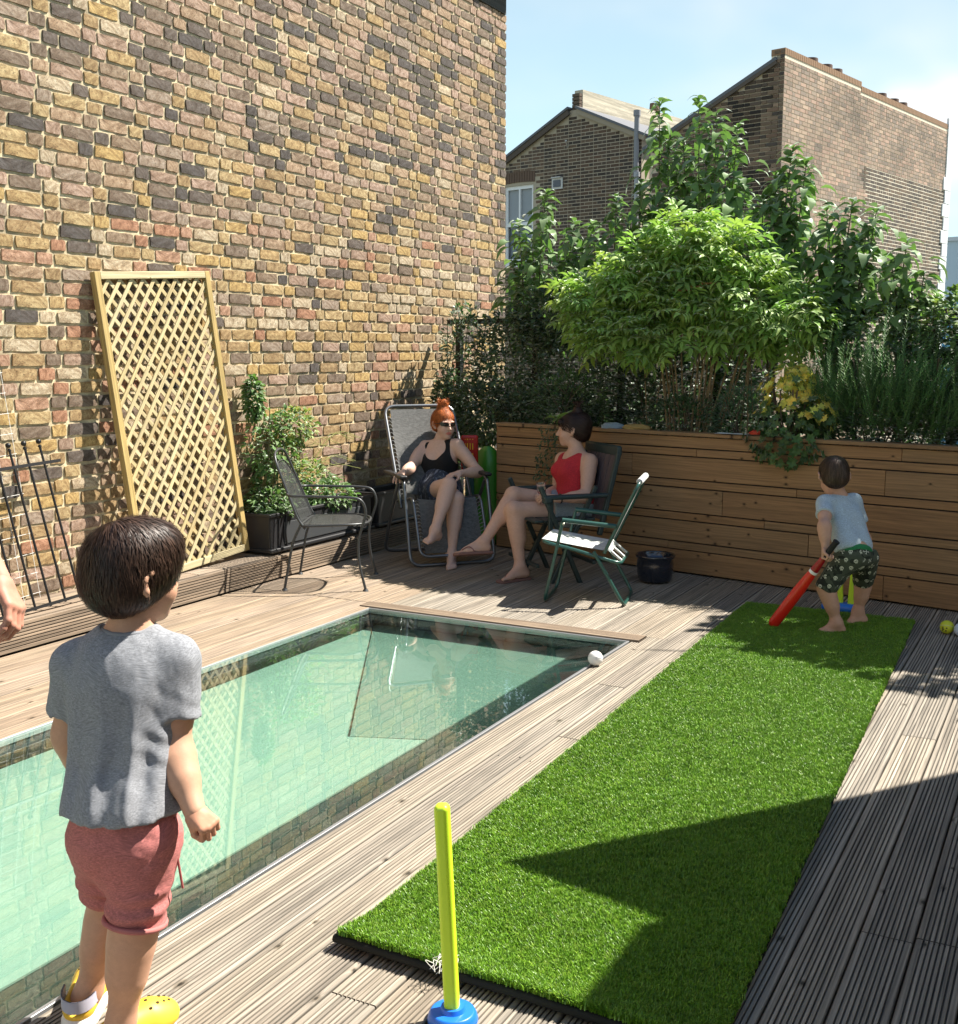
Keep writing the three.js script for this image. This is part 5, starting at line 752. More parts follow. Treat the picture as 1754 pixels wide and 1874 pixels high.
function headPrims(c, F, s, o = {}) {
  const A = [F.s, F.u, F.f], e = (x, y, z, r, k) => ell(at3(c, F, x * s, y * s, z * s), r.map((v) => v * s), k * s, { axes: A }), P = [];
  P.push(e(0, 0.030, -0.012, [0.074, 0.084, 0.093], 0.02), e(0, -0.030, 0.028, [0.060, 0.078, 0.062], 0.03), e(0, -0.078, 0.048, [0.036 + (o.child ? 0.006 : 0), 0.034, 0.038], 0.03), e(0, -0.098, 0.066, [0.02, 0.017, 0.018], 0.02));
  for (const q of [1, -1]) P.push(e(q * 0.036, -0.040, 0.060, [0.024, 0.024, 0.024], 0.03), e(q * 0.030, 0.018, 0.078, [0.026, 0.010, 0.010], 0.02));
  P.push(cap(at3(c, F, 0, 0.004 * s, 0.086 * s), at3(c, F, 0, -0.034 * s, (o.child ? 0.102 : 0.108) * s), 0.008 * s, 0.011 * s, 0.014 * s), e(0.011, -0.037, 0.094, [0.008, 0.007, 0.009], 0.01), e(-0.011, -0.037, 0.094, [0.008, 0.007, 0.009], 0.01));
  P.push(e(0, -0.062, 0.086, [0.024, 0.006, 0.010], 0.008), e(0, -0.072, 0.084, [0.020, 0.007, 0.010], 0.008));
  for (const q of [1, -1]) P.push({ ...e(q * 0.030, -0.002, 0.096, [0.016, 0.010, 0.014], 0.012), sub: true });
  for (const q of [1, -1]) P.push(e(q * 0.030, -0.003, 0.078, [0.012, 0.011, 0.012], 0.003));
  // ears: a rim and a lobe round a hollow
  const up = o.earUp ?? 0, es = o.earScale ?? 1;
  for (const q of [1, -1]) { const b = (y, z) => at3(c, F, q * (0.078 + (o.earOut ?? 0.012)) * s, (y * es + up) * s, z * es * s), i = (y, z) => at3(c, F, q * 0.072 * s, (y * es + up) * s, z * es * s); const rr = 0.0054 * s * es; P.push(cap(i(0.012, 0.002), b(0.020, -0.012), rr, rr, 0.006), cap(b(0.020, -0.012), b(0.008, -0.024), rr, rr, 0.006), cap(b(0.008, -0.024), b(-0.014, -0.020), rr, rr, 0.006), cap(b(-0.014, -0.020), i(-0.034, -0.004), rr, rr * 1.3, 0.008), ell(i(-0.008, -0.010), [0.006 * s, 0.026 * s, 0.016 * s], 0.008, { axes: A }), ell(at3(c, F, q * 0.080 * s, (-0.006 + up) * s, -0.010 * s), [0.0045 * s, 0.022 * s, 0.012 * s], 0.006, { axes: A })); }
  return P;
}
// a hand from the wrist: d = towards the knuckles, pn = out of the palm, side = +1 / -1 puts the thumb along +/- (d x pn)
function handPrims(w, d, pn, s, side, curl = [0.3, 0.4, 0.3], o = {}) {
  d = d.clone().normalize(); pn = pn.clone().addScaledVector(d, -pn.dot(d)).normalize(); const lat = d.clone().cross(pn).multiplyScalar(side), P = [], q = (a, b, c) => V(w).addScaledVector(d, a * s).addScaledVector(lat, b * s).addScaledVector(pn, c * s);
  P.push(cap(q(-0.03, 0, 0), q(0.015, 0, 0), 0.024 * s, 0.026 * s, 0.012)); for (const b of [-0.026, -0.009, 0.009, 0.026]) P.push(cap(q(0.012, b * 0.7, 0), q(0.082 - Math.abs(b - 0.006) * 0.25, b, -0.002), 0.0155 * s, 0.0118 * s, 0.014 * s));
  P.push(cap(q(0.015, 0.026, 0.008), q(0.045, 0.03, 0.012), 0.017 * s, 0.014 * s, 0.012 * s));
  const lens = [[0.036, 0.022, 0.018], [0.043, 0.027, 0.020], [0.046, 0.029, 0.021], [0.041, 0.025, 0.019]];
  [-0.028, -0.0095, 0.0095, 0.028].forEach((b, i) => { let p = q(0.082 - Math.abs(b - 0.006) * 0.25, b, -0.002), ang = 0; const sp = (o.spread ?? 0.06) * (i - 1.5); lens[i].forEach((l, j) => { ang += curl[j] * (o.vary ? 1 + o.vary * (i - 1.5) : 1); const dir = d.clone().multiplyScalar(Math.cos(ang)).addScaledVector(pn, Math.sin(ang)).addScaledVector(lat, sp); const e = p.clone().addScaledVector(dir, l * s); P.push(cap(p, e, (0.0094 - j * 0.0009) * s, (0.0086 - j * 0.0009) * s, 0.005 * s)); p = e; }); });
  const tc = o.thumb ?? [0.62, 0.55, 0.5]; let p = q(0.030, 0.034, 0.010), dir = d.clone().multiplyScalar(tc[0]).addScaledVector(lat, tc[1]).addScaledVector(pn, tc[2]).normalize(), e = p.clone().addScaledVector(dir, 0.034 * s); P.push(cap(p, e, 0.012 * s, 0.0105 * s, 0.008 * s)); dir.addScaledVector(lat, o.thumbBend ?? -0.55).addScaledVector(d, 0.25).normalize(); P.push(cap(e, e.clone().addScaledVector(dir, 0.027 * s), 0.0102 * s, 0.0085 * s, 0.006 * s));
  return P;
}
function footPrims(an, heel, toe, s, side) {   // bare foot: instep, sole, five toes
  const d = V(toe).sub(V(heel)), L = d.length(); d.normalize(); const up = V(an).sub(V(heel)).addScaledVector(d, -V(an).sub(V(heel)).dot(d)).normalize(), lat = d.clone().cross(up).multiplyScalar(side), q = (a, b, c) => V(heel).addScaledVector(d, a * L).addScaledVector(lat, b * s).addScaledVector(up, c * s), P = [];
  P.push(ell(V(heel), [0.030 * s, 0.030 * s, 0.030 * s], 0.02), cap(V(an), q(0.08, 0, 0.012), 0.033 * s, 0.03 * s, 0.025), cap(V(an).lerp(q(0.3, 0, 0.04), 0.3), q(0.66, 0.010, 0.004), 0.032 * s, 0.019 * s, 0.03), cap(q(0.05, 0, -0.004), q(0.68, -0.022, -0.012), 0.026 * s, 0.016 * s, 0.02), cap(q(0.1, 0.008, 0), q(0.72, 0.022, -0.010), 0.024 * s, 0.018 * s, 0.02), cap(q(0.7, 0.02, -0.01), q(0.68, -0.02, -0.013), 0.017 * s, 0.014 * s, 0.015));
  [[0.030, 0.98, 0.0115], [0.0115, 0.97, 0.0085], [-0.003, 0.93, 0.008], [-0.016, 0.89, 0.0076], [-0.028, 0.84, 0.007]].forEach(([b, l, r]) => P.push(cap(q(0.72, b * 0.85, -0.008), q(l - 0.02, b, -0.014), r * s * 1.05, r * s, 0.008 * s)));
  return P;
}
const limb = (a, b, ra, rb, bulge, at = 0.35, dir = null) => { const P = [cap(a, b, ra, rb, 0.025)]; if (bulge) { const m = lerpV(a.toArray?.() ?? a, b.toArray?.() ?? b, at); if (dir) m.addScaledVector(dir, bulge * 0.35); P.push(cap(m.clone().lerp(V(a.toArray?.() ?? a), 0.35), m.clone().lerp(V(b.toArray?.() ?? b), 0.2), bulge, bulge * 0.85, 0.035)); } return P; };
function strands(field, geo, N, seed, flow, o) {   // hair: ribbons that hug a surface and follow a direction
  const R = rng(seed), P = geo.attributes.position, pos = [], nor = [], idx = [], segs = o.segs ?? 5, p = V(0, 0, 0), col = [];
  for (let s = 0; s < N; s++) {
    const i = Math.floor(R() * P.count); p.fromBufferAttribute(P, i); if (o.mask && !o.mask(p)) continue; p.add(V(R() - .5, R() - .5, R() - .5).multiplyScalar(0.006));
    const L = (o.len ?? 0.06) * (0.6 + 0.7 * R()), lift = (o.lift ?? 0.002) * (0.3 + R()), w = (o.width ?? 0.0011) * (0.6 + 0.8 * R()), base = pos.length / 3, tw = (R() - .5) * (o.mess ?? 0.3), sh = 0.45 + 1.3 * R() * R(); let q = p.clone(), t = null;
    for (let k = 0; k <= segs; k++) {
      const n = field.grad(q), dd = flow(q, n); dd.addScaledVector(n, -dd.dot(n)).normalize(); if (t) dd.lerp(t, 0.3).normalize(); const b = n.clone().cross(dd).normalize(); dd.addScaledVector(b, tw * 0.5).normalize(); t = dd.clone();
      const d = field.at(q); q.addScaledVector(n, -d + 0.0); const u = k / segs, e = q.clone().addScaledVector(n, lift * (0.35 + u * (o.flick ?? 0.8))), ww = w * (u > 0.75 ? (1 - u) / 0.25 * 0.8 + 0.2 : 1); const nn = n.clone().addScaledVector(b, (R() - .5) * 0.5).normalize();
      pos.push(e.x - b.x * ww, e.y - b.y * ww, e.z - b.z * ww, e.x + b.x * ww, e.y + b.y * ww, e.z + b.z * ww); nor.push(nn.x, nn.y, nn.z, nn.x, nn.y, nn.z); col.push(sh, sh, sh, sh, sh, sh);
      if (k < segs) { const a = base + k * 2; idx.push(a, a + 2, a + 1, a + 2, a + 3, a + 1); } q.addScaledVector(t, L / segs);
    }
  }
  const g = new THREE.BufferGeometry(); g.setAttribute('position', new THREE.Float32BufferAttribute(pos, 3)); g.setAttribute('normal', new THREE.Float32BufferAttribute(nor, 3)); g.setAttribute('color', new THREE.Float32BufferAttribute(col, 3)); g.setIndex(idx); return g;
}
const skinMat = (r, g, b) => new THREE.MeshPhysicalMaterial({ color: new THREE.Color().setRGB(r, g, b), roughness: 0.55, map: skinTex, vertexColors: true, specularIntensity: 0.6, sheen: 0.15, sheenColor: new THREE.Color(1, .6, .5), sheenRoughness: 0.5 });
const joinBody = (list) => mergeGeometries(list.map((g) => { const o = g.toNonIndexed(); return o; }));
const hairMat = (r, g, b, rough = 0.32) => new THREE.MeshPhysicalMaterial({ color: new THREE.Color().setRGB(r, g, b), roughness: rough, vertexColors: true, side: THREE.DoubleSide, specularIntensity: 0.7 });
const white3 = () => [1, 1, 1];
// colour of skin near lips, cheeks and brows
const faceTint = (c, F, s, brow, lips = [.75, .42, .42]) => (p) => { const v = p.clone().sub(V(c)), x = v.dot(F.s) / s, y = v.dot(F.u) / s, z = v.dot(F.f) / s; let k = [1, 1, 1]; const blend = (t, w) => { k = k.map((q, i) => mix(q, t[i], w)); }; if (z > 0.05) { blend([1.02, .84, .82], 0.6 * Math.exp(-(((Math.abs(x) - 0.042) / 0.02) ** 2 + ((y + 0.035) / 0.022) ** 2))); blend(lips, 0.85 * sstep(1.25, 0.85, Math.hypot(x / 0.024, (y + 0.067) / 0.0115)) * (z > 0.07)); if (brow) blend(brow, 0.85 * sstep(1.2, 0.7, Math.hypot((Math.abs(x) - 0.032) / 0.019, (y - 0.021 + 3 * (Math.abs(x) - 0.032) ** 2) / 0.0045))); const ex = Math.abs(x) - 0.030, ey = y + 0.003; const er = Math.hypot(ex / 0.0125, ey / 0.0062); if (er < 1.05) { blend([.95, .93, .90], 0.9); if (Math.hypot(ex, ey) < 0.0062) blend([.06, .045, .035], 1); } else blend([.45, .32, .28], 0.6 * sstep(1.35, 1.05, er)); } return k; };
const J = {
  boy: { head: [-1.776, 1.034, -1.745], neckT: [-1.773, 0.946, -1.732], neckB: [-1.777, 0.888, -1.721], chest: [-1.777, 0.776, -1.702], belly: [-1.754, 0.627, -1.668], pelvis: [-1.751, 0.473, -1.655], shL: [-1.887, 0.825, -1.674], shR: [-1.685, 0.842, -1.763], elR: [-1.676, 0.652, -1.736], wrR: [-1.587, 0.547, -1.698], haR: [-1.552, 0.517, -1.689], elL: [-1.936, 0.662, -1.69], wrL: [-1.949, 0.512, -1.75], haL: [-1.96, 0.459, -1.782], hipL: [-1.809, 0.443, -1.654], hipR: [-1.701, 0.455, -1.668], knL: [-1.86, 0.266, -1.712], knR: [-1.71, 0.294, -1.637], anL: [-1.905, 0.064, -1.678], anR: [-1.75, 0.066, -1.624], toeL: [-1.985, 0.034, -1.775], heelL: [-1.916, 0.040, -1.672], toeR: [-1.727, 0.034, -1.735], heelR: [-1.757, 0.038, -1.618] },
  red: { head: [-4.223, 0.952, -7.298], neckT: [-4.241, 0.854, -7.295], neckB: [-4.257, 0.783, -7.298], chest: [-4.236, 0.672, -7.268], belly: [-4.227, 0.533, -7.228], pelvis: [-4.205, 0.457, -7.181], shL: [-4.385, 0.772, -7.273], shR: [-4.113, 0.792, -7.308], elL: [-4.357, 0.638, -7.037], wrL: [-4.287, 0.626, -6.82], haL: [-4.264, 0.619, -6.74], elR: [-3.904, 0.612, -7.254], wrR: [-3.945, 0.622, -7.049], haR: [-3.973, 0.603, -6.94], hipL: [-4.251, 0.448, -7.132], hipR: [-4.12, 0.442, -7.179], knL: [-3.928, 0.556, -6.853], anL: [-3.893, 0.274, -6.608], toeL: [-3.906, 0.217, -6.477], heelL: [-3.894, 0.231, -6.646], knR: [-3.893, 0.452, -6.901], anR: [-3.864, 0.09, -6.777], toeR: [-3.776, 0.011, -6.628], heelR: [-3.866, 0.018, -6.787] },
  brun: { head: [-3.081, 0.963, -7.065], neckT: [-3.058, 0.868, -7.062], neckB: [-3.037, 0.794, -7.061], chest: [-3.052, 0.684, -7.035], belly: [-3.035, 0.547, -6.999], pelvis: [-3.008, 0.437, -6.996], shL: [-2.912, 0.755, -6.984], shR: [-3.179, 0.744, -7.137], elL: [-2.884, 0.543, -6.85], wrL: [-3.029, 0.533, -6.701], haL: [-3.106, 0.551, -6.663], elR: [-3.196, 0.529, -7.07], wrR: [-3.172, 0.547, -6.856], haR: [-3.178, 0.552, -6.739], hipL: [-2.987, 0.412, -6.911], hipR: [-3.086, 0.44, -7.046], knL: [-3.279, 0.456, -6.578], anL: [-3.217, 0.077, -6.561], toeL: [-3.291, 0.014, -6.407], heelL: [-3.194, 0.031, -6.589], knR: [-3.348, 0.537, -6.715], anR: [-3.436, 0.25, -6.46], toeR: [-3.557, 0.207, -6.296], heelR: [-3.417, 0.214, -6.464] },
  kid: { head: [-1.189, 0.82, -6.269], neckT: [-1.175, 0.759, -6.267], neckB: [-1.156, 0.715, -6.27], chest: [-1.117, 0.611, -6.24], belly: [-1.066, 0.506, -6.17], pelvis: [-1.035, 0.429, -6.128], shL: [-1.209, 0.685, -6.168], shR: [-1.093, 0.68, -6.344], elL: [-1.176, 0.588, -6.009], wrL: [-1.155, 0.476, -5.956], haL: [-1.155, 0.432, -5.938], elR: [-1.03, 0.47, -6.40], wrR: [-1.022, 0.321, -6.393], haR: [-1.032, 0.273, -6.379], hipL: [-1.079, 0.395, -6.099], hipR: [-0.997, 0.4, -6.224], knL: [-1.164, 0.245, -6.051], anL: [-1.098, 0.064, -6.057], toeL: [-1.198, 0.026, -5.986], heelL: [-1.078, 0.03, -6.074], knR: [-1.024, 0.242, -6.356], anR: [-1.04, 0.077, -6.343], toeR: [-1.107, 0.034, -6.277], heelR: [-1.013, 0.035, -6.351] },
  adult: { head: [-2.481, 1.674, -1.677], neckT: [-2.474, 1.562, -1.663], neckB: [-2.47, 1.512, -1.656], chest: [-2.465, 1.351, -1.633], belly: [-2.449, 1.114, -1.603], pelvis: [-2.437, 0.94, -1.581], shL: [-2.61, 1.45, -1.571], shR: [-2.344, 1.45, -1.714], elR: [-2.316, 1.174, -1.707], wrR: [-2.181, 0.975, -1.724], haR: [-2.125, 0.92, -1.722], elL: [-2.625, 1.176, -1.518], wrL: [-2.504, 0.973, -1.436], haL: [-2.5, 0.914, -1.428], hipL: [-2.485, 0.915, -1.551], hipR: [-2.374, 0.915, -1.61], knL: [-2.462, 0.492, -1.494], knR: [-2.34, 0.492, -1.56], anL: [-2.448, 0.083, -1.458], anR: [-2.336, 0.083, -1.518] },
};
// ---------------------------------------------------------------- people
const UPV = V(0, 1, 0), off = (p, d, l) => V(p).addScaledVector(d, l), cutBelow = (y) => (px, py) => y - py;
const folds = (f, amp) => (x, y, z) => amp * (fbm(x * f, y * f * 0.45, z * f, 3) * 1.6);
const tint = (o, geo, seed = 1) => { const p = geo.attributes.position; if (!geo.attributes.color) { const a = new Float32Array(p.count * 3).fill(1); geo.setAttribute('color', new THREE.BufferAttribute(a, 3)); } return geo; };
const clothM = (r, g, b, o = {}) => phys(r, g, b, o.rough ?? 0.92, { map: o.map ?? clothTex, sheen: 0.3, sheenColor: new THREE.Color(r, g, b), sheenRoughness: 0.6 });
function person(label, pos) { const t = thing('person', label, 'person', pos); return t; }
// world-space geometry under a person group whose origin is on the ground below it
const under = (t, name, geo, m, parent = t) => part(name, geo.translate(-t.position.x, -t.position.y, -t.position.z), m, parent);
function build(t, prims, cell, o = {}) { return new Field(prims, cell, o); }

{ // boy in the foreground, back to us, head turned right
  const j = J.boy, t = person('small boy in grey T-shirt and coral shorts standing with his back to us', [-1.80, 0, -1.66]);
  const r = V(j.shR).sub(V(j.shL)).setY(0).normalize(), f = UPV.clone().cross(r), F = { f, u: UPV, s: r.clone().negate() }, A = [F.s, UPV, F.f];
  const H = frame(V(0.30, -0.10, -0.95), UPV), hs = 0.90, hc = V(j.head).add(V(0.004, -0.008, 0));
  const neck = cap(j.neckT, j.neckB, 0.043, 0.050, 0.02), hp = headPrims(hc, H, hs, { child: true, earOut: 0.022, earUp: -0.010, earScale: 1.28 });
  const head = new Field([...hp, neck], 0.0034), tintF = faceTint(hc, H, hs, [.25, .18, .15]);
  const legR = [...limb(j.hipR, j.knR, 0.068, 0.050, 0), ...limb(j.knR, j.anR, 0.046, 0.030, 0.043, 0.36, F.f.clone().negate())], legL = [...limb(j.hipL, j.knL, 0.066, 0.046, 0), ...limb(j.knL, j.anL, 0.043, 0.028, 0.039, 0.36, F.f.clone().negate())];
  const armR = [...limb(j.shR, j.elR, 0.041, 0.035, 0.037, 0.5), ...limb(j.elR, j.wrR, 0.035, 0.0235, 0.033, 0.3)], armL = [...limb(j.shL, j.elL, 0.040, 0.034, 0), ...limb(j.elL, j.wrL, 0.034, 0.023, 0.032, 0.3)];
  const body = new Field([neck, cap(j.shL, j.shR, 0.038, 0.038, 0.03), ell(j.chest, [0.095, 0.11, 0.065], 0.04, { axes: A }), ell(j.belly, [0.092, 0.11, 0.066], 0.04, { axes: A }), ell(j.pelvis, [0.10, 0.08, 0.075], 0.04, { axes: A }), cap(off(j.neckB, r, -0.02), off(j.shL, UPV, 0.01), 0.03, 0.03, 0.03), cap(off(j.neckB, r, 0.02), off(j.shR, UPV, 0.01), 0.03, 0.03, 0.03), ...legR, ...legL, ...armR, ...armL, cap(j.heelR, lerpV(j.heelR, j.toeR, 0.7), 0.026, 0.022), cap(j.anR, j.heelR, 0.029, 0.026), cap(j.heelL, lerpV(j.heelL, j.toeL, 0.7), 0.026, 0.022), cap(j.anL, j.heelL, 0.028, 0.026)], 0.006);
  const dR = V(j.haR).sub(V(j.wrR)), hR = new Field(handPrims(j.wrR, dR.clone().add(V(0.02, 0.005, 0.0)), V(-0.55, -0.62, -0.35), 0.66, -1, [1.45, 1.6, 1.0], { thumb: [0.75, 0.15, 0.85], thumbBend: -0.6, spread: 0.03 }), 0.0022);
  const hL = new Field(handPrims(j.wrL, V(j.haL).sub(V(j.wrL)), V(0.9, -0.2, 0.1), 0.66, 1, [0.4, 0.5, 0.3]), 0.003);
  under(t, 'body', joinBody([head.mesh(6, tintF), body.mesh(6, white3), hR.mesh(6, (p) => { const k = 0.96 + 0.05 * N3(p.x * 90, p.y * 90, p.z * 90); return [1.02 * k, .90 * k, .86 * k]; }), hL.mesh(6, white3)]), skinMat(.60, .34, .225), t);
  // hair: a bowl cut with the whorl at the crown
  const HA3 = [H.s, H.u, H.f], hh = (x, y, z, q, k) => ell(at3(hc, H, x * hs, y * hs, z * hs), q.map((v) => v * hs), k, { axes: HA3 });
  const planeCut = (pt, n) => { const c = at3(hc, H, ...pt.map((v) => v * hs)), nn = F3(n); return (x, y, z) => (x - c.x) * nn.x + (y - c.y) * nn.y + (z - c.z) * nn.z; }, F3 = ([a, b, c]) => H.s.clone().multiplyScalar(a).addScaledVector(H.u, b).addScaledVector(H.f, c).normalize();
  const hair = new Field([hh(0, 0.030, -0.014, [0.098, 0.100, 0.114], 0.03), hh(0, -0.030, -0.050, [0.084, 0.062, 0.068], 0.04), hh(0, 0.072, 0.03, [0.075, 0.05, 0.07], 0.03)], 0.004, { noise: (x, y, z) => 0.005 * fbm(x * 42, y * 16, z * 42, 3), cuts: [planeCut([0, 0.026, 0.078], [0, -0.46, 0.89]), planeCut([0, -0.066, -0.06], [0, -1, 0.50])] });
  const hg = hair.mesh(5, () => [.5, .5, .5]), crown = at3(hc, H, 0.03 * hs, 0.118 * hs, -0.052 * hs), hm = hairMat(.060, .032, .021, 0.46);
  const hMesh = under(t, 'hair', hg, hm, t);
  const flow = (p) => p.clone().sub(crown).normalize().multiplyScalar(0.9).add(V(0, -0.75 - 2.2 * clamp((crown.y - p.y) / 0.12), 0));
  const hair0 = new Field([hh(0, 0.030, -0.014, [0.098, 0.100, 0.114], 0.03), hh(0, -0.030, -0.050, [0.084, 0.062, 0.068], 0.04), hh(0, 0.072, 0.03, [0.075, 0.05, 0.07], 0.03)], 0.004);
  const hg2 = hair.mesh(5); const st = strands(hair0, hg2, 13000, 9, flow, { len: 0.050, lift: 0.0075, width: 0.0009, mess: 0.75, flick: 0.9, mask: (p) => Math.abs(hair0.at(p)) < 0.006 });
  under(t, 'hair_strands', st, hm, hMesh).position.set(0, 0, 0);
  // T-shirt
  const hemY = 0.536, shN = (x, y, z) => { const p = V(x, y, z).sub(V(j.belly)), a = p.dot(r), b = p.dot(f), low = sstep(0.84, 0.60, y); return -0.0042 * low * Math.cos(a * 95 + 3 * Math.sin(y * 6) + b * 20) * (b < 0 ? 1 : 0.4) + 0.007 * fbm(x * 17, y * 10, z * 17, 3) + 0.0032 * low * Math.sin((a * 0.8 + (y - 0.8) * 1.0) * 120 + 4 * fbm(x * 9, y * 9, z * 9, 2)) * sstep(0.02, 0.09, a) * sstep(0.60, 0.70, y) - 0.010 * Math.exp(-(((a - 0.045 - (0.75 - y) * 0.03) / 0.012) ** 2)) * low * (b < 0 ? 1 : 0); };
  const low = V(j.belly).setY(0.50);
  const tee = new Field([cap(off(j.shL, r, 0.010), off(j.shR, r, -0.010), 0.046, 0.046, 0.03), cap(off(j.neckB, r, -0.03), off(j.shL, UPV, 0.006), 0.042, 0.04, 0.03), cap(off(j.neckB, r, 0.03), off(j.shR, UPV, 0.006), 0.042, 0.04, 0.03), ...[-1, 1].flatMap((q) => [cap(off(j.chest, r, q * 0.042), off(low, r, q * 0.047), 0.073, 0.077, 0.03)]), cap(off(j.chest, UPV, 0.04), low, 0.080, 0.090, 0.03), ell(off(j.chest, UPV, 0.02), [0.106, 0.115, 0.082], 0.03, { axes: A }), ell(off(j.pelvis, UPV, 0.05), [0.120, 0.11, 0.108], 0.04, { axes: A }),
    cap(j.shR, lerpV(j.shR, j.elR, 0.63), 0.050, 0.0565, 0.022, { flat: true }), cap(j.shL, lerpV(j.shL, j.elL, 0.66), 0.049, 0.055, 0.022, { flat: true }), { ...ell(off(off(j.neckB, UPV, 0.042), f, 0.006), [0.060, 0.052, 0.056], 0.008, { axes: A }), sub: true }], 0.0048, { noise: shN, cuts: [(x, y, z) => hemY + 0.004 * N3(x * 30, 1, z * 30) - y] });
  const shirtM = clothM(.35, .365, .40); const shirt = under(t, 't_shirt', tint(0, tee.mesh(4.5)), shirtM, t);
  const ringPts = []; for (let k = 0; k < 40; k++) { const a = (k / 40) * 6.283, p = off(off(j.neckB, UPV, 0.005), r, 0.0545 * Math.cos(a)).addScaledVector(f, 0.054 * Math.sin(a) + 0.006); let lo = 0.03, hi = -0.05; for (let i = 0; i < 18; i++) { const m = (lo + hi) / 2; tee.at(p.clone().addScaledVector(UPV, m)) < 0 ? (hi = m) : (lo = m); } ringPts.push(p.addScaledVector(UPV, hi - 0.001)); } ringPts.push(ringPts[0].clone());
  under(t, 'collar', sweep(ringPts, 0.0062, 8, 1, false), clothM(.33, .345, .38), shirt).position.set(0, 0, 0);
  const hem = []; // stitched hem band
  // shorts
  const shN2 = (x, y, z) => 0.006 * fbm(x * 20, y * 30, z * 20, 3) - 0.004 * Math.sin(y * 150 + 9 * (x + z)) * sstep(0.42, 0.32, y);
  const shorts = new Field([ell(off(j.pelvis, UPV, 0.005), [0.108, 0.10, 0.088], 0.04, { axes: A }), cap(off(j.pelvis, UPV, 0.06), j.pelvis, 0.095, 0.10, 0.03), cap(off(j.hipR, UPV, 0.015), lerpV(j.hipR, j.knR, 0.99), 0.076, 0.061, 0.035, { flat: true }), cap(off(j.hipL, UPV, 0.015), lerpV(j.hipL, j.knL, 0.80), 0.074, 0.060, 0.03, { flat: true })], 0.0048, { noise: shN2 });
  const shM = clothM(.62, .215, .20), shG = under(t, 'shorts', tint(0, shorts.mesh(4.5)), shM, t);
  const hemC = lerpV(j.hipR, j.knR, 0.965), ax = V(j.knR).sub(V(j.hipR)).normalize(), e1 = r.clone().addScaledVector(ax, -r.dot(ax)).normalize(), e2 = ax.clone().cross(e1), ring = []; for (let k = 0; k <= 36; k++) { const a = (k / 36) * 6.283; ring.push(hemC.clone().addScaledVector(e1, 0.0635 * Math.cos(a)).addScaledVector(e2, 0.0635 * Math.sin(a))); }
  under(t, 'hem', sweep(ring, 0.006, 6, 1, false), shM, shG).position.set(0, 0, 0);
  const pk = off(off(j.pelvis, r, 0.117), f, -0.01); under(t, 'side_seam', curve([off(pk, UPV, 0.05).toArray(), off(pk, UPV, 0.0).toArray(), off(off(j.hipR, r, 0.078), UPV, -0.09).toArray()], 0.0028, 12, 5), clothM(.52, .14, .135), shG).position.set(0, 0, 0);
  // clogs
  const clog = (heel, toe, withStrap, name) => {
    const h = V(heel).setY(0), e = V(toe).setY(0), d = e.clone().sub(h).normalize(), L = 0.175, l = UPV.clone().cross(d), q = (a, b, c) => h.clone().addScaledVector(d, a).addScaledVector(l, b).setY(c), X = [l, UPV, d];
    const upper = new Field([cap(q(0.0, 0, 0.040), q(0.10, 0, 0.042), 0.036, 0.040, 0.02), ell(q(0.122, 0, 0.034), [0.044, 0.038, 0.055], 0.02, { axes: X }), { ...ell(q(-0.012, 0, 0.085), [0.034, 0.050, 0.075], 0.008, { axes: X }), sub: true }], 0.0032, { cuts: [cutBelow(0.022)] });
    const sole = new Field([cap(q(0.002, 0, 0.006), q(0.12, 0, 0.006), 0.041, 0.046, 0.02)], 0.0035, { cuts: [cutBelow(0.001), (x, y, z) => y - 0.026] });
    const up = under(t, 'clog', upper.mesh(8), phys(.80, .50, .045, 0.5), t), org = (m) => { m.position.set(0, 0, 0); return m; };
    org(under(t, 'sole', sole.mesh(8), phys(.78, .74, .68, 0.6), up));
    const hl = []; for (const [a, b] of [[0.10, 0], [0.118, 0.018], [0.118, -0.018], [0.135, 0.006], [0.135, -0.014], [0.15, 0.010], [0.098, 0.024], [0.098, -0.024], [0.15, -0.010], [0.126, 0.030]]) { let y = 0.1; const p = q(a, b, y); while (p.y > 0.03 && upper.at(p) > 0.0002) p.y -= 0.0008; hl.push(cyl(0.0036, 0.0036, 0.003, p.x, p.y, p.z, 10)); } org(under(t, 'vent_hole', merge(hl), mat(.05, .035, .01, .9), up));
    if (withStrap) {
      const band = (y0, y1, w, back) => [y0, (y0 + y1) / 2, y1].map((y) => Array.from({ length: 17 }, (_, k) => { const a = Math.PI * (k / 16), c = Math.cos(a), q2 = Math.sin(a); return q(0.03 - (0.03 + back) * Math.pow(q2, 0.7), w * c, y + 0.006 * (1 - q2)).toArray(); }));
      org(under(t, 'heel_strap', sheet(band(0.044, 0.072, 0.039, 0.037), 0.004), mat(.42, .42, .52, .6), up));
      const cv = document.createElement('canvas'); cv.width = 256; cv.height = 96; const g = cv.getContext('2d'); g.fillStyle = '#b8572c'; g.fillRect(0, 0, 256, 96); g.fillStyle = '#e9a184'; g.font = 'bold 74px sans-serif'; g.textAlign = 'center'; g.textBaseline = 'middle'; g.fillText('crocs', 128, 46); const tx = new THREE.CanvasTexture(cv); tx.colorSpace = THREE.SRGBColorSpace;
      const pl = new THREE.PlaneGeometry(0.034, 0.013, 8, 1), pp = pl.attributes.position; for (let i = 0; i < pp.count; i++) pp.setZ(i, -Math.pow(pp.getX(i) / 0.041, 2) * 0.02); pl.computeVertexNormals(); const mm = new THREE.Matrix4().makeBasis(l.clone().negate(), UPV, d.clone().negate()).setPosition(q(-0.0402, 0.004, 0.0135)); org(under(t, 'heel_label', pl.applyMatrix4(mm), new THREE.MeshStandardMaterial({ map: tx, roughness: .6 }), up));
    }
  };
  clog([-1.905, 0, -1.648], [-2.00, 0, -1.80], true); clog([-1.765, 0, -1.590], [-1.715, 0, -1.78], false);
}
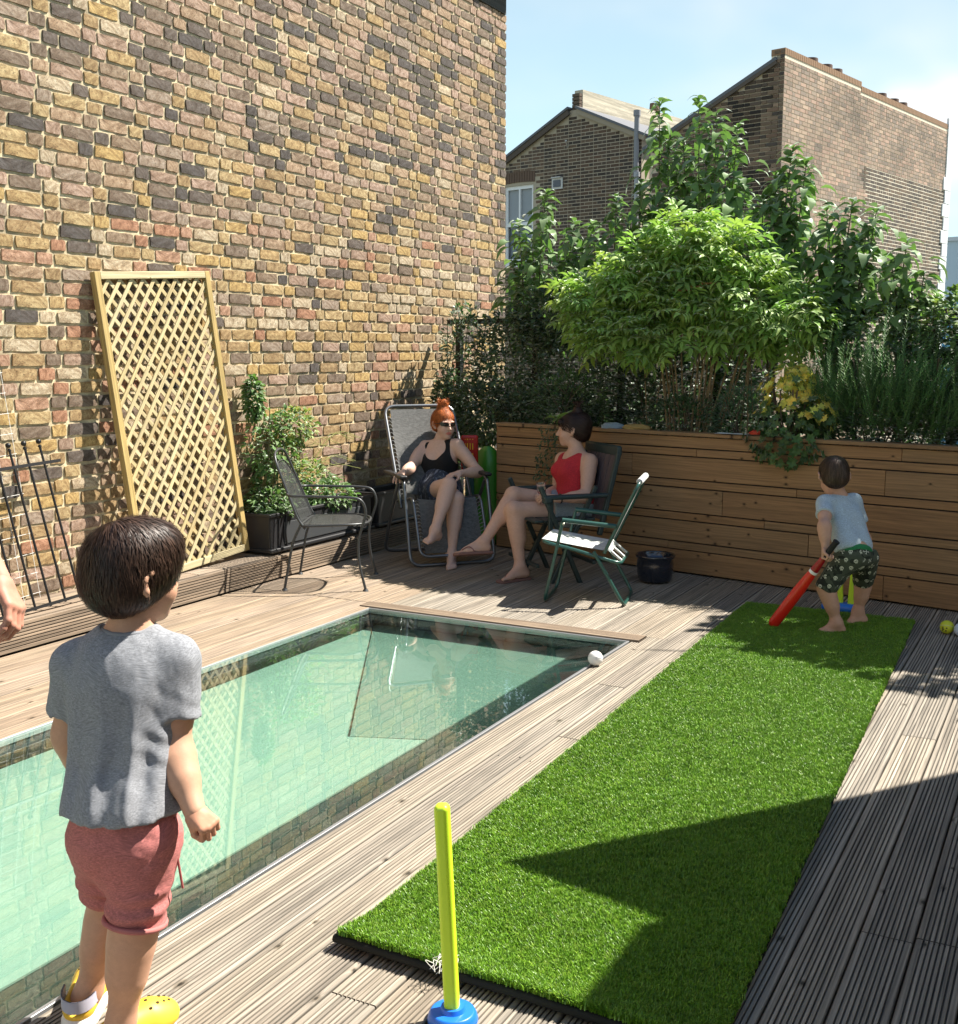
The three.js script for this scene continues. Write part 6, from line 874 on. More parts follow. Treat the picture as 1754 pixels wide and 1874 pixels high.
{ // adult whose hand reaches in from the left
  const j = J.adult, t = person('adult standing past the left edge, of whom only a hand reaches into view', [-2.44, 0, -1.56]);
  const r = V(j.shR).sub(V(j.shL)).setY(0).normalize(), f = UPV.clone().cross(r), A = [r.clone().negate(), UPV, f], H = frame(f, UPV), hc = V(j.head);
  const arm = [...limb(j.shR, j.elR, 0.052, 0.042, 0.046, 0.4), ...limb(j.elR, j.wrR, 0.042, 0.027, 0.041, 0.28)], neck = cap(j.neckT, j.neckB, 0.058, 0.062, 0.02);
  const body = new Field([neck, cap(j.shL, j.shR, 0.055, 0.055, 0.03), ell(j.chest, [0.16, 0.2, 0.11], 0.05, { axes: A }), ell(j.belly, [0.145, 0.2, 0.105], 0.05, { axes: A }), ell(j.pelvis, [0.165, 0.13, 0.12], 0.05, { axes: A }), ...limb(j.hipL, j.knL, 0.085, 0.058, 0), ...limb(j.knL, j.anL, 0.055, 0.038, 0.055), ...limb(j.hipR, j.knR, 0.085, 0.058, 0), ...limb(j.knR, j.anR, 0.055, 0.038, 0.055), ...limb(j.shL, j.elL, 0.05, 0.042, 0), ...limb(j.elL, j.wrL, 0.04, 0.028, 0), ...arm, ...['L', 'R'].flatMap((q) => [cap(V(j['an' + q]).setY(0.04), V(j['an' + q]).setY(0.032).addScaledVector(f, 0.17), 0.036, 0.028)])], 0.011);
  const dR = V(j.haR).sub(V(j.wrR)).normalize(), hand = new Field(handPrims(j.wrR, dR.clone().add(V(-0.05, -0.1, 0)), V(-0.75, -0.25, 0.35), 0.98, 1, [0.55, 0.75, 0.45], { spread: 0.03, thumb: [0.80, 0.35, 0.55], vary: 0.12 }), 0.0026), hL = new Field(handPrims(j.wrL, V(0, -1, 0), V(1, 0, 0), 1, -1), 0.004), head = new Field([...headPrims(hc, H, 1.0), neck], 0.006);
  under(t, 'body', joinBody([body.mesh(5, white3), hand.mesh(5, (p) => { const k = 0.95 + 0.08 * N3(p.x * 70, p.y * 70, p.z * 70); return [1.05 * k, .92 * k, .88 * k]; }), hL.mesh(5, white3), head.mesh(5, white3)]), skinMat(.55, .295, .215), t);
  under(t, 'shirt', new Field([cap(j.shL, j.shR, 0.066, 0.066, 0.03), ell(j.chest, [0.175, 0.2, 0.125], 0.05, { axes: A }), cap(off(j.belly, r, -0.06), off(j.pelvis, r, -0.06), 0.12, 0.12, 0.03), cap(off(j.belly, r, 0.06), off(j.pelvis, r, 0.06), 0.12, 0.12, 0.03), cap(j.shR, lerpV(j.shR, j.elR, 0.6), 0.064, 0.068, 0.02, { flat: true }), cap(j.shL, lerpV(j.shL, j.elL, 0.6), 0.064, 0.068, 0.02, { flat: true })], 0.011, { cuts: [cutBelow(0.86)], noise: folds(9, 0.006) }).mesh(3), clothM(.30, .32, .36), t);
  under(t, 'trousers', new Field([ell(j.pelvis, [0.18, 0.13, 0.135], 0.05, { axes: A }), cap(j.hipL, j.anL, 0.10, 0.065, 0.03, { flat: true }), cap(j.hipR, j.anR, 0.10, 0.065, 0.03, { flat: true })], 0.011, { noise: folds(9, 0.006) }).mesh(3), clothM(.06, .075, .12), t);
  under(t, 'hair', new Field([ell(at3(hc, H, 0, 0.03, -0.015), [0.09, 0.098, 0.108], 0.02, { axes: [H.s, H.u, H.f] })], 0.007, { cuts: [(x, y, z) => { const p = V(x, y, z).sub(hc); return p.dot(H.f) * 0.75 - p.dot(H.u) * 0.6 - 0.02; }] }).mesh(3, white3), hairMat(.05, .03, .02), t);
}
{ // red-haired woman in the recliner
  const j = J.red, t = person('red-haired woman in sunglasses and black vest sitting cross-legged in the recliner', [-4.1, 0, -7.0]);
  const s = V(j.shR).sub(V(j.shL)).setY(0).normalize(), f = s.clone().cross(UPV), A = [s, UPV, f];
  const H = frame(V(0.86, -0.03, 0.52), V(0.02, 1, 0)), hs = 0.93, hc = V(j.head);
  const neck = cap(off(j.neckT, f, -0.01), j.neckB, 0.047, 0.052, 0.025);
  const trunk = [neck, cap(j.shL, j.shR, 0.046, 0.046, 0.04), cap(off(j.neckB, s, -0.03), off(j.shL, UPV, 0.008), 0.036, 0.036, 0.04), cap(off(j.neckB, s, 0.03), off(j.shR, UPV, 0.008), 0.036, 0.036, 0.04), ell(j.chest, [0.135, 0.13, 0.09], 0.05, { axes: A }), ell(off(off(j.chest, f, 0.062), s, 0.062), [0.058, 0.062, 0.058], 0.04, { axes: A }), ell(off(off(j.chest, f, 0.062), s, -0.062), [0.058, 0.062, 0.058], 0.04, { axes: A }), ell(j.belly, [0.125, 0.13, 0.09], 0.05, { axes: A }), ell(j.pelvis, [0.155, 0.10, 0.12], 0.05, { axes: A })];
  const dn = V(0, -0.5, -0.6);
  const body = new Field([...trunk, ...limb(j.hipL, j.knL, 0.080, 0.056, 0), ...limb(j.knL, j.anL, 0.053, 0.033, 0.053, 0.34, V(-0.4, -0.2, -0.8)), ...limb(j.hipR, j.knR, 0.080, 0.056, 0), ...limb(j.knR, j.anR, 0.053, 0.034, 0.052, 0.34, V(-0.4, -0.2, -0.8)), ...limb(j.shL, j.elL, 0.045, 0.036, 0.041, 0.45), ...limb(j.elL, j.wrL, 0.036, 0.024, 0.035, 0.3), ...limb(j.shR, j.elR, 0.045, 0.036, 0.041, 0.45), ...limb(j.elR, j.wrR, 0.036, 0.024, 0.035, 0.3), ...footPrims(j.anL, j.heelL, j.toeL, 0.95, -1), ...footPrims(off(j.anR, UPV, 0), V(j.heelR).setY(0.034), V(j.toeR).setY(0.020), 0.95, 1)], 0.0068);
  const head = new Field([...headPrims(hc, H, hs, { earOut: 0.008 }), cap(j.neckT, off(j.neckB, UPV, 0.03), 0.047, 0.048, 0.02)], 0.0038);
  const h1 = new Field(handPrims(j.wrL, V(j.haL).sub(V(j.wrL)), V(0.1, -0.95, 0.1), 0.88, -1, [0.35, 0.5, 0.3], { spread: 0.12 }), 0.003), h2 = new Field(handPrims(j.wrR, V(j.haR).sub(V(j.wrR)).add(V(-0.04, 0, 0.02)), V(0.1, -0.9, -0.3), 0.86, 1, [0.35, 0.45, 0.35]), 0.003);
  under(t, 'body', joinBody([body.mesh(5, (p) => [1, 1, 1]), head.mesh(5, faceTint(hc, H, hs, [.6, .36, .26], [.85, .35, .35])), h1.mesh(5, white3), h2.mesh(5, white3)]), skinMat(.68, .44, .34), t);
  const gr = (m) => { m.position.set(0, 0, 0); return m; };
  // vest
  const vest = new Field([cap(off(j.shL, s, 0.05), off(j.shR, s, -0.05), 0.052, 0.052, 0.03), ell(j.chest, [0.143, 0.14, 0.098], 0.05, { axes: A }), ell(off(off(j.chest, f, 0.064), s, 0.062), [0.064, 0.068, 0.064], 0.04, { axes: A }), ell(off(off(j.chest, f, 0.064), s, -0.062), [0.064, 0.068, 0.064], 0.04, { axes: A }), ell(j.belly, [0.136, 0.135, 0.10], 0.05, { axes: A }), { ...ell(off(off(j.neckB, f, 0.085), UPV, -0.015), [0.076, 0.088, 0.10], 0.012, { axes: A }), sub: true }, { ...ell(off(j.neckB, UPV, 0.02), [0.066, 0.06, 0.075], 0.012, { axes: A }), sub: true }, ...[j.shL, j.shR].map((p, i) => ({ ...ell(off(off(p, s, i ? 0.022 : -0.022), UPV, -0.035), [0.062, 0.10, 0.12], 0.01, { axes: A }), sub: true }))], 0.006, { noise: folds(14, 0.004) });
  under(t, 'vest_top', vest.mesh(4), mat(.010, .010, .012, .95, { map: clothTex }), t);
  // short skirt over both thighs
  const stripes = dataTex(256, 256, (u, v) => { const k = fbm(u * 30, v * 5, 1, 3); const c = 0.55 + 0.55 * (k > 0.10 ? 1 : 0) * (N3(u * 9, v * 9, 4) > -0.1 ? 1 : 0.1) + 0.2 * k; return [c * 0.88, c * 0.93, c]; }, { srgb: true });
  const skirt = new Field([ell(off(j.pelvis, UPV, 0.01), [0.172, 0.115, 0.135], 0.05, { axes: A }), cap(off(j.pelvis, UPV, 0.06), j.pelvis, 0.12, 0.13, 0.03), cap(j.hipL, lerpV(j.hipL, j.knL, 0.50), 0.098, 0.088, 0.06, { flat: true }), cap(j.hipR, lerpV(j.hipR, j.knR, 0.50), 0.098, 0.088, 0.06, { flat: true }), cap(off(lerpV(j.hipR, j.knR, 0.2), s, 0.03), off(off(lerpV(j.hipR, j.knR, 0.45), s, 0.07), UPV, -0.13), 0.07, 0.03, 0.04), cap(off(lerpV(j.hipL, j.knL, 0.15), s, -0.03), off(off(lerpV(j.hipL, j.knL, 0.35), s, -0.07), UPV, -0.10), 0.07, 0.03, 0.04)], 0.007, { noise: folds(20, 0.008) });
  under(t, 'skirt', skirt.mesh(3), clothM(.17, .185, .23, { map: stripes }), t);
  // hair, bun, loose curls
  const HX = [H.s, H.u, H.f], hp = [ell(at3(hc, H, 0, 0.032 * hs, -0.018 * hs), [0.083, 0.090, 0.102].map((v) => v * hs), 0.02, { axes: HX }), ell(at3(hc, H, 0, -0.01, -0.06), [0.06, 0.06, 0.045], 0.03, { axes: HX })], bun = at3(hc, H, 0.005, 0.138 * hs, -0.022);
  hp.push(ell(bun, [0.036, 0.040, 0.036], 0.015), ell(bun.clone().add(V(0.012, 0.03, 0.01)), [0.022, 0.026, 0.022], 0.01), ell(at3(hc, H, 0, 0.11 * hs, -0.01), [0.032, 0.02, 0.032], 0.02, { axes: HX }));
  const cutF = (x, y, z) => { const p = V(x, y, z).sub(hc), a = p.dot(H.f), b = p.dot(H.u); return b > 0.108 ? -1 : a * 0.80 - b * 0.60 - 0.022; };
  const hf0 = new Field(hp, 0.004), hf = new Field(hp, 0.004, { noise: (x, y, z) => 0.011 * fbm(x * 48, y * 48, z * 48, 3), cuts: [cutF] }), hm = hairMat(.50, .135, .03, 0.6), hg = hf.mesh(5, () => [.7, .7, .7]);
  const hair = under(t, 'hair', hg, hm, t); const src = hf.mesh(5);
  gr(under(t, 'hair_strands', strands(hf0, src, 3000, 5, (p) => bun.clone().sub(p).add(V(0, 0.02, 0)), { len: 0.05, lift: 0.006, width: 0.0012, mess: 1.2, flick: 1.4, mask: (p) => hf.at(p) > -0.006 }), hm, hair));
  const wisps = [], R = rng(6); for (let k = 0; k < 70; k++) { const a = R() * 6.28, b0 = bun.clone().add(V(Math.cos(a) * 0.028, (R() - .3) * 0.05, Math.sin(a) * 0.028)), d = b0.clone().sub(bun).normalize(); wisps.push(curve([b0.toArray(), b0.clone().addScaledVector(d, 0.018).add(V(0, 0.01, 0)).toArray(), b0.clone().addScaledVector(d, 0.024).add(V((R() - .5) * 0.03, -0.008 + 0.03 * R(), (R() - .5) * 0.03)).toArray()], 0.0007, 6, 4)); } for (let k = 0; k < 26; k++) { const q = at3(hc, H, (k % 2 ? 0.07 : -0.075) * hs, (0.03 - 0.05 * R()) * hs, (0.02 - 0.07 * R()) * hs); wisps.push(curve([q.toArray(), q.clone().addScaledVector(H.s, k % 2 ? 0.016 : -0.016).add(V(0, 0.004, 0)).toArray(), q.clone().addScaledVector(H.s, k % 2 ? 0.014 : -0.02).add(V(0, -0.03 - 0.02 * R(), 0)).toArray()], 0.0007, 6, 4)); }
  gr(under(t, 'loose_curls', tint(0, merge(wisps)), hm, hair));
  // sunglasses: bent wraparound lenses, bridge and arms
  const g = (x, y, z) => at3(hc, H, x * hs, y * hs, z * hs).toArray(), lensM = phys(.006, .006, .007, 0.08, { clearcoat: 1, clearcoatRoughness: 0.03 });
  const lens = (q) => { const rows = []; for (let a = 0; a <= 5; a++) rows.push(Array.from({ length: 8 }, (_, b) => { const u = b / 7, v = a / 5 - 0.5, x = 0.006 + 0.062 * u, hgt = 0.043 * Math.pow(Math.sin(Math.PI * (0.14 + 0.74 * (1 - u * 0.55))), 0.6) * (1 - 0.35 * u); return g(q * x, 0.002 + v * hgt + 0.006 * u, 0.108 - 5.6 * x * x * 1.45); })); return sheet(rows, 0.0022); };
  const gl = under(t, 'sunglasses', merge([lens(1), lens(-1)]), lensM, t); gr(under(t, 'glasses_frame', merge([curve([g(-0.012, 0.010, 0.108), g(0, 0.012, 0.113), g(0.012, 0.010, 0.108)], 0.0022, 8, 6), ...[1, -1].map((q) => curve([g(q * 0.066, 0.010, 0.074), g(q * 0.080, 0.008, 0.04), g(q * 0.082, 0.006, -0.02)], 0.0028, 10, 6))]), black, gl));
  gr(under(t, 'necklace', curve([off(off(j.neckB, s, -0.05), f, 0.03).toArray(), off(off(j.neckB, f, 0.088), UPV, -0.045).toArray(), off(off(j.neckB, f, 0.102), UPV, -0.085).toArray(), off(off(j.neckB, f, 0.088), UPV, -0.045).addScaledVector(s, 0.02).toArray(), off(off(j.neckB, s, 0.05), f, 0.03).toArray()], 0.0016, 30, 5), mat(.7, .6, .4, .3, { metalness: 0.8 }), t)).position.set(-0, 0, 0);
  t.children.at(-1).position.set(0, 0, 0);
}
{ // dark-haired woman in red, in profile
  const j = J.brun, t = person('dark-haired woman in a red sleeveless top and flip-flops, legs crossed, looking left', [-3.1, 0, -6.9]);
  const f = V(-0.62, 0, 0.785).normalize(), s = UPV.clone().cross(f), A = [s, UPV, f];    // s: her left, toward us
  const H = frame(V(-0.95, -0.03, 0.32), V(0, 1, 0)), hs = 0.93, hc = V(j.head), sp = V(j.shL).lerp(V(j.shR), 0.5);
  const neck = cap(j.neckT, j.neckB, 0.046, 0.05, 0.025), ch = V(j.chest), be = V(j.belly), pe = V(j.pelvis);
  const trunk = [neck, cap(j.shL, j.shR, 0.046, 0.046, 0.04), cap(j.neckB, off(j.shL, UPV, 0.01), 0.038, 0.036, 0.04), cap(j.neckB, off(j.shR, UPV, 0.01), 0.038, 0.036, 0.04), ell(ch, [0.13, 0.13, 0.095], 0.05, { axes: A }), ell(off(off(ch, f, 0.07), s, 0.055), [0.056, 0.060, 0.060], 0.04, { axes: A }), ell(off(off(ch, f, 0.07), s, -0.055), [0.056, 0.06, 0.06], 0.04, { axes: A }), ell(be, [0.125, 0.13, 0.095], 0.05, { axes: A }), ell(pe, [0.155, 0.10, 0.12], 0.05, { axes: A })];
  const heelL = V(j.heelL).setY(0.045), toeL = V(j.toeL).setY(0.032);
  const body = new Field([...trunk, ...limb(j.hipL, j.knL, 0.082, 0.058, 0), ...limb(j.knL, j.anL, 0.055, 0.034, 0.055, 0.34, f.clone().negate()), ...limb(j.hipR, j.knR, 0.080, 0.056, 0), ...limb(j.knR, j.anR, 0.053, 0.034, 0.053, 0.34, V(0.5, -0.5, -0.4)), ...limb(j.shL, j.elL, 0.046, 0.038, 0.043, 0.4), ...limb(j.elL, j.wrL, 0.037, 0.025, 0.036, 0.3), ...limb(j.shR, j.elR, 0.045, 0.036, 0.04, 0.4), ...limb(j.elR, j.wrR, 0.036, 0.024, 0.035, 0.3), ...footPrims(off(j.anL, UPV, 0.012), heelL, toeL, 0.95, -1), ...footPrims(j.anR, j.heelR, j.toeR, 0.95, 1)], 0.0068);
  const head = new Field([...headPrims(hc, H, hs, { earOut: 0.008 }), cap(j.neckT, off(j.neckB, UPV, 0.02), 0.046, 0.047, 0.02)], 0.0036);
  const h1 = new Field(handPrims(j.wrL, V(j.haL).sub(V(j.wrL)), V(-0.2, -0.8, -0.5), 0.84, -1, [0.45, 0.55, 0.4]), 0.003), h2 = new Field(handPrims(j.wrR, V(j.haR).sub(V(j.wrR)), V(0.1, -0.9, 0.2), 0.84, 1, [0.4, 0.6, 0.4]), 0.003);
  under(t, 'body', joinBody([body.mesh(5, white3), head.mesh(5, faceTint(hc, H, hs, [.2, .14, .12], [.85, .4, .4])), h1.mesh(5, white3), h2.mesh(5, white3)]), skinMat(.60, .37, .275), t);
  const gr = (m) => { m.position.set(0, 0, 0); return m; };
  const ruff = (x, y, z) => { const p = V(x, y, z).sub(ch), a = p.dot(s), b = p.dot(f); return 0.004 * fbm(x * 14, y * 8, z * 14, 3) * 1.5 - (b > 0.02 && Math.abs(a) < 0.055 ? 0.005 * N3(x * 120, y * 160, z * 120) * sstep(0.055, 0.03, Math.abs(a)) : 0); };
  const top = new Field([cap(off(j.shL, s, -0.045), off(j.shR, s, 0.045), 0.056, 0.056, 0.035), ell(ch, [0.138, 0.14, 0.105], 0.05, { axes: A }), ell(off(off(ch, f, 0.072), s, 0.055), [0.062, 0.066, 0.066], 0.04, { axes: A }), ell(off(off(ch, f, 0.072), s, -0.055), [0.062, 0.066, 0.066], 0.04, { axes: A }), ell(be, [0.138, 0.14, 0.108], 0.05, { axes: A }), ell(off(pe, UPV, 0.06), [0.155, 0.08, 0.122], 0.05, { axes: A }), { ...ell(off(off(j.neckB, f, 0.05), UPV, 0.03), [0.068, 0.085, 0.078], 0.012, { axes: A }), sub: true }, ...[[j.shL, 1], [j.shR, -1]].map(([p, q]) => ({ ...ell(off(off(p, s, q * 0.058), UPV, -0.035), [0.062, 0.095, 0.075], 0.01, { axes: A }), sub: true }))], 0.006, { noise: ruff, cuts: [cutBelow(0.475)] });
  under(t, 'sleeveless_top', top.mesh(4), clothM(.62, .030, .045), t);
  const shorts = new Field([ell(pe, [0.168, 0.11, 0.132], 0.05, { axes: A }), cap(j.hipL, lerpV(j.hipL, j.knL, 0.40), 0.098, 0.094, 0.04, { flat: true }), cap(j.hipR, lerpV(j.hipR, j.knR, 0.42), 0.096, 0.090, 0.03, { flat: true })], 0.0068, { noise: folds(16, 0.006), cuts: [(x, y) => y - 0.56] });
  under(t, 'shorts', shorts.mesh(4), clothM(.36, .42, .45), t);
  const HX = [H.s, H.u, H.f], hp = [ell(at3(hc, H, 0, 0.034 * hs, -0.018 * hs), [0.086, 0.092, 0.104].map((v) => v * hs), 0.02, { axes: HX }), ell(at3(hc, H, 0, -0.004, -0.066), [0.072, 0.082, 0.062], 0.03, { axes: HX }), ell(at3(hc, H, 0, 0.05, -0.078), [0.06, 0.06, 0.05], 0.03, { axes: HX }), ell(at3(hc, H, 0, 0.128, -0.040), [0.026, 0.032, 0.028], 0.02, { axes: HX }), ell(at3(hc, H, 0.03, 0.052, 0.07), [0.046, 0.026, 0.022], 0.02, { axes: HX })];
  const cutF = (x, y, z) => { const p = V(x, y, z).sub(hc), a = p.dot(H.f), b = p.dot(H.u); return b > 0.045 ? -1 : a * 0.84 - b * 0.54 + 0.006; };
  const hf0 = new Field(hp, 0.004), hf = new Field(hp, 0.004, { noise: (x, y, z) => 0.006 * fbm(x * 40, y * 40, z * 40, 3), cuts: [cutF] }), hm = hairMat(.040, .020, .015, 0.5), hair = under(t, 'hair', hf.mesh(5, () => [.8, .8, .8]), hm, t);
  gr(under(t, 'hair_strands', strands(hf0, hf.mesh(5), 1500, 7, (p) => V(0.6, -0.55, -0.2).add(p.clone().sub(hc).multiplyScalar(3)), { len: 0.055, lift: 0.006, width: 0.0013, mess: 1.0, flick: 1.3, mask: (p) => hf.at(p) > -0.006 }), hm, hair));
  gr(under(t, 'hair_tuft', tint(0, merge(Array.from({ length: 26 }, (_, k) => { const R = rng(k + 60), b = at3(hc, H, (R() - .5) * 0.04, 0.13, -0.04 + (R() - .5) * 0.04); return curve([b.toArray(), b.clone().add(V((R() - .5) * 0.03, 0.025, (R() - .5) * 0.03)).toArray(), b.clone().add(V((R() - .5) * 0.06, 0.05 + 0.015 * R(), (R() - .5) * 0.06)).toArray()], 0.0022, 6, 5); }))), hm, hair));
  // flip-flops, watch
  const flop = (heel, toe, lat, upv) => { const h = V(heel), e = V(toe), d = e.clone().sub(h), L = d.length(); d.normalize(); const w = upv.clone().addScaledVector(d, -upv.dot(d)).normalize(), l = d.clone().cross(w), q = (a, b, c) => h.clone().addScaledVector(d, a * L).addScaledVector(l, b).addScaledVector(w, c); const so = new Field([cap(q(-0.02, 0, 0), q(0.9, 0, 0), 0.036, 0.042, 0.02)], 0.004, { cuts: [(x, y, z) => { const v = V(x, y, z).sub(h).dot(w); return Math.max(v - 0.005, -v - 0.012); }] }); const o = under(t, 'flip_flop', so.mesh(6), mat(.20, .105, .085, .8), t); gr(under(t, 'strap', merge([-1, 1].map((k) => curve([q(0.45, k * 0.036, 0.004).toArray(), q(0.60, k * 0.026, 0.040).toArray(), q(0.80, 0.008 * k - 0.008, 0.026).toArray(), q(0.85, -0.010, 0.006).toArray()], 0.0042, 12, 6, 0.6))), mat(.22, .10, .085, .6), o)); };
  flop(off(heelL, UPV, -0.036), V(toeL).setY(0.010), s, UPV); { const h = V(j.heelR), e = V(j.toeR), d = e.clone().sub(h).normalize(), an = V(j.anR).sub(h), w = an.addScaledVector(d, -an.dot(d)).normalize(); flop(h.clone().addScaledVector(w, -0.034), e.clone().addScaledVector(w, -0.022), s, w); }
  const wd = V(j.wrL).sub(V(j.elL)).normalize(), wc = V(j.wrL).addScaledVector(wd, -0.03), wa = UPV.clone().addScaledVector(wd, -UPV.dot(wd)).normalize(), wb = wd.clone().cross(wa), band = []; for (let k = 0; k <= 24; k++) { const a = k / 24 * 6.283; band.push(wc.clone().addScaledVector(wa, Math.cos(a) * 0.0285).addScaledVector(wb, Math.sin(a) * 0.0285)); } const wt = under(t, 'watch', sweep(band, 0.006, 6, 1, false), black, t); gr(under(t, 'watch_face', new THREE.CylinderGeometry(0.014, 0.014, 0.007, 18).applyQuaternion(new THREE.Quaternion().setFromUnitVectors(UPV, wb)).translate(...wc.clone().addScaledVector(wb, 0.031).toArray()), mat(.5, .5, .5, .25, { metalness: 0.8 }), wt));
  const cup = thing('drinking_glass', 'small clear tumbler held in the lap of the woman in red', 'glass', [-3.118, 0.565, -6.672]);
  part('glass_wall', new THREE.LatheGeometry([[0, 0.002], [0.024, 0.002], [0.027, 0.01], [0.033, 0.075], [0.031, 0.075], [0.025, 0.012], [0, 0.010]].map(([x, y]) => new THREE.Vector2(x, y)), 28), new THREE.MeshPhysicalMaterial({ color: 0xffffff, roughness: 0.02, transmission: 1, thickness: 0.004, ior: 1.5 }), cup); part('drink', cyl(0.029, 0.0245, 0.03, 0, 0.028, 0, 24), phys(.75, .78, .74, 0.05, { transmission: 0.85, thickness: 0.03, ior: 1.33 }), cup); cup.rotation.z = 0.12;
}
{ // boy bending at the far end of the grass
  const j = J.kid, t = person('barefoot boy in pale blue T-shirt bending over at the far end of the grass', [-1.1, 0, -6.15]);
  const r = V(j.hipR).sub(V(j.hipL)).setY(0).normalize(), f = UPV.clone().cross(r), A = [r.clone().negate(), UPV, f];
  const spine = V(j.neckB).sub(V(j.pelvis)).normalize(), sf = r.clone().negate().cross(spine).normalize(), B = [r.clone().negate(), spine, sf];
  const H = frame(V(-0.42, -0.32, -0.85), V(-0.12, 1, -0.25)), hs = 0.88, hc = V(j.head), neck = cap(j.neckT, j.neckB, 0.038, 0.044, 0.02);
  const head = new Field([...headPrims(hc, H, hs, { child: true, earOut: 0.016 }), neck], 0.0036);
  const hlx = V(j.heelL).setY(0.026), tlx = V(j.toeL).setY(0.018), hrx = V(j.heelR).setY(0.028), trx = V(j.toeR).setY(0.020);
  const body = new Field([neck, cap(j.shL, j.shR, 0.036, 0.036, 0.03), ell(j.chest, [0.085, 0.10, 0.06], 0.04, { axes: B }), ell(j.belly, [0.082, 0.10, 0.06], 0.04, { axes: B }), ell(j.pelvis, [0.088, 0.075, 0.07], 0.04, { axes: A }), ...limb(j.hipL, j.knL, 0.058, 0.042, 0), ...limb(j.knL, j.anL, 0.039, 0.026, 0.037, 0.35, f.clone().negate()), ...limb(j.hipR, j.knR, 0.058, 0.042, 0), ...limb(j.knR, j.anR, 0.039, 0.026, 0.037, 0.35, f.clone().negate()), ...limb(j.shL, j.elL, 0.034, 0.028, 0.030, 0.45), ...limb(j.elL, j.wrL, 0.028, 0.020, 0.027, 0.3), ...limb(j.shR, j.elR, 0.034, 0.028, 0), ...limb(j.elR, j.wrR, 0.028, 0.020, 0), ...footPrims(j.anL, hlx, tlx, 0.74, 1), ...footPrims(j.anR, hrx, trx, 0.74, -1)], 0.0056);
  const bTop = V(-1.097, 0.519, -5.925), bTip = V(-1.432, 0.018, -6.005), bd = bTip.clone().sub(bTop).normalize(), grip = bTop.clone().addScaledVector(bd, 0.098);
  const h1 = new Field(handPrims(V(j.wrL).add(V(0, 0, 0)), grip.clone().sub(V(j.wrL)).add(V(0, -0.02, 0)), V(0.75, -0.1, 0.45), 0.66, 1, [1.15, 1.2, 0.8], { thumb: [0.7, 0.1, 0.75] }), 0.0026), h2 = new Field(handPrims(j.wrR, V(j.haR).sub(V(j.wrR)), V(-0.8, 0, -0.4), 0.66, 1, [0.3, 0.4, 0.3]), 0.003);
  under(t, 'body', joinBody([body.mesh(6, white3), head.mesh(6, faceTint(hc, H, hs, [.3, .22, .18])), h1.mesh(6, white3), h2.mesh(6, white3)]), skinMat(.58, .335, .235), t);
  const gr = (m) => { m.position.set(0, 0, 0); return m; };
  const tee = new Field([cap(j.shL, j.shR, 0.044, 0.044, 0.03), ell(j.chest, [0.094, 0.11, 0.07], 0.04, { axes: B }), ...[-1, 1].map((q) => cap(off(j.chest, r, q * 0.035), off(off(j.pelvis, r, q * 0.042), spine, 0.045), 0.064, 0.072, 0.03)), cap(j.shL, lerpV(j.shL, j.elL, 0.55), 0.043, 0.047, 0.02, { flat: true }), cap(j.shR, lerpV(j.shR, j.elR, 0.55), 0.043, 0.047, 0.02, { flat: true }), { ...ell(off(j.neckB, spine, 0.034), [0.05, 0.042, 0.05], 0.008, { axes: B }), sub: true }], 0.0055, { noise: folds(17, 0.0048), cuts: [(x, y, z) => { const p = V(x, y, z).sub(V(j.pelvis)); return 0.012 - p.dot(spine) + (y > 0.56 ? -1 : 0); }] });
  under(t, 't_shirt', tee.mesh(5), clothM(.56, .68, .77), t);
  under(t, 'underwear_band', new Field([ell(off(j.pelvis, spine, 0.008), [0.096, 0.04, 0.082], 0.02, { axes: B })], 0.006).mesh(5), clothM(.03, .26, .09), t);
  // printed shorts: dark olive with pale grinning skulls and crossed bones
  const cv = document.createElement('canvas'); cv.width = cv.height = 512; const g = cv.getContext('2d'), R = rng(12); g.fillStyle = '#434a3c'; g.fillRect(0, 0, 512, 512);
  for (let k = 0; k < 46; k++) { g.fillStyle = ['#22281f', '#454c3e', '#2b3128'][k % 3]; g.beginPath(); g.ellipse(R() * 512, R() * 512, 20 + 50 * R(), 12 + 26 * R(), R() * 3, 0, 7); g.fill(); }
  for (let k = 0; k < 15; k++) { const x = (k % 4) * 128 + 50 + 40 * (R() - .5) + (Math.floor(k / 4) % 2) * 60, y = Math.floor(k / 4) * 128 + 60 + 30 * (R() - .5); g.save(); g.translate(x, y); g.rotate((R() - .5) * 1.2); g.strokeStyle = g.fillStyle = '#c9cbb6'; g.lineWidth = 9; if (k % 3) { g.beginPath(); g.ellipse(0, -8, 27, 25, 0, 0, 7); g.fill(); g.fillRect(-14, 8, 28, 20); g.fillStyle = '#2a3027'; g.beginPath(); g.ellipse(-10, -6, 7, 8, 0, 0, 7); g.ellipse(10, -6, 7, 8, 0, 0, 7); g.fill(); for (const q of [-7, 0, 7]) g.fillRect(q - 1.5, 14, 3, 14); } else { for (const a of [0.6, -0.6]) { g.save(); g.rotate(a); g.beginPath(); g.moveTo(-32, 0); g.lineTo(32, 0); g.stroke(); g.beginPath(); for (const [p, q] of [[-34, -5], [-34, 5], [34, -5], [34, 5]]) { g.moveTo(p, q); g.arc(p, q, 6, 0, 7); } g.fill(); g.restore(); } } g.restore(); }
  const tx = new THREE.CanvasTexture(cv); tx.colorSpace = THREE.SRGBColorSpace; tx.wrapS = tx.wrapT = THREE.RepeatWrapping;
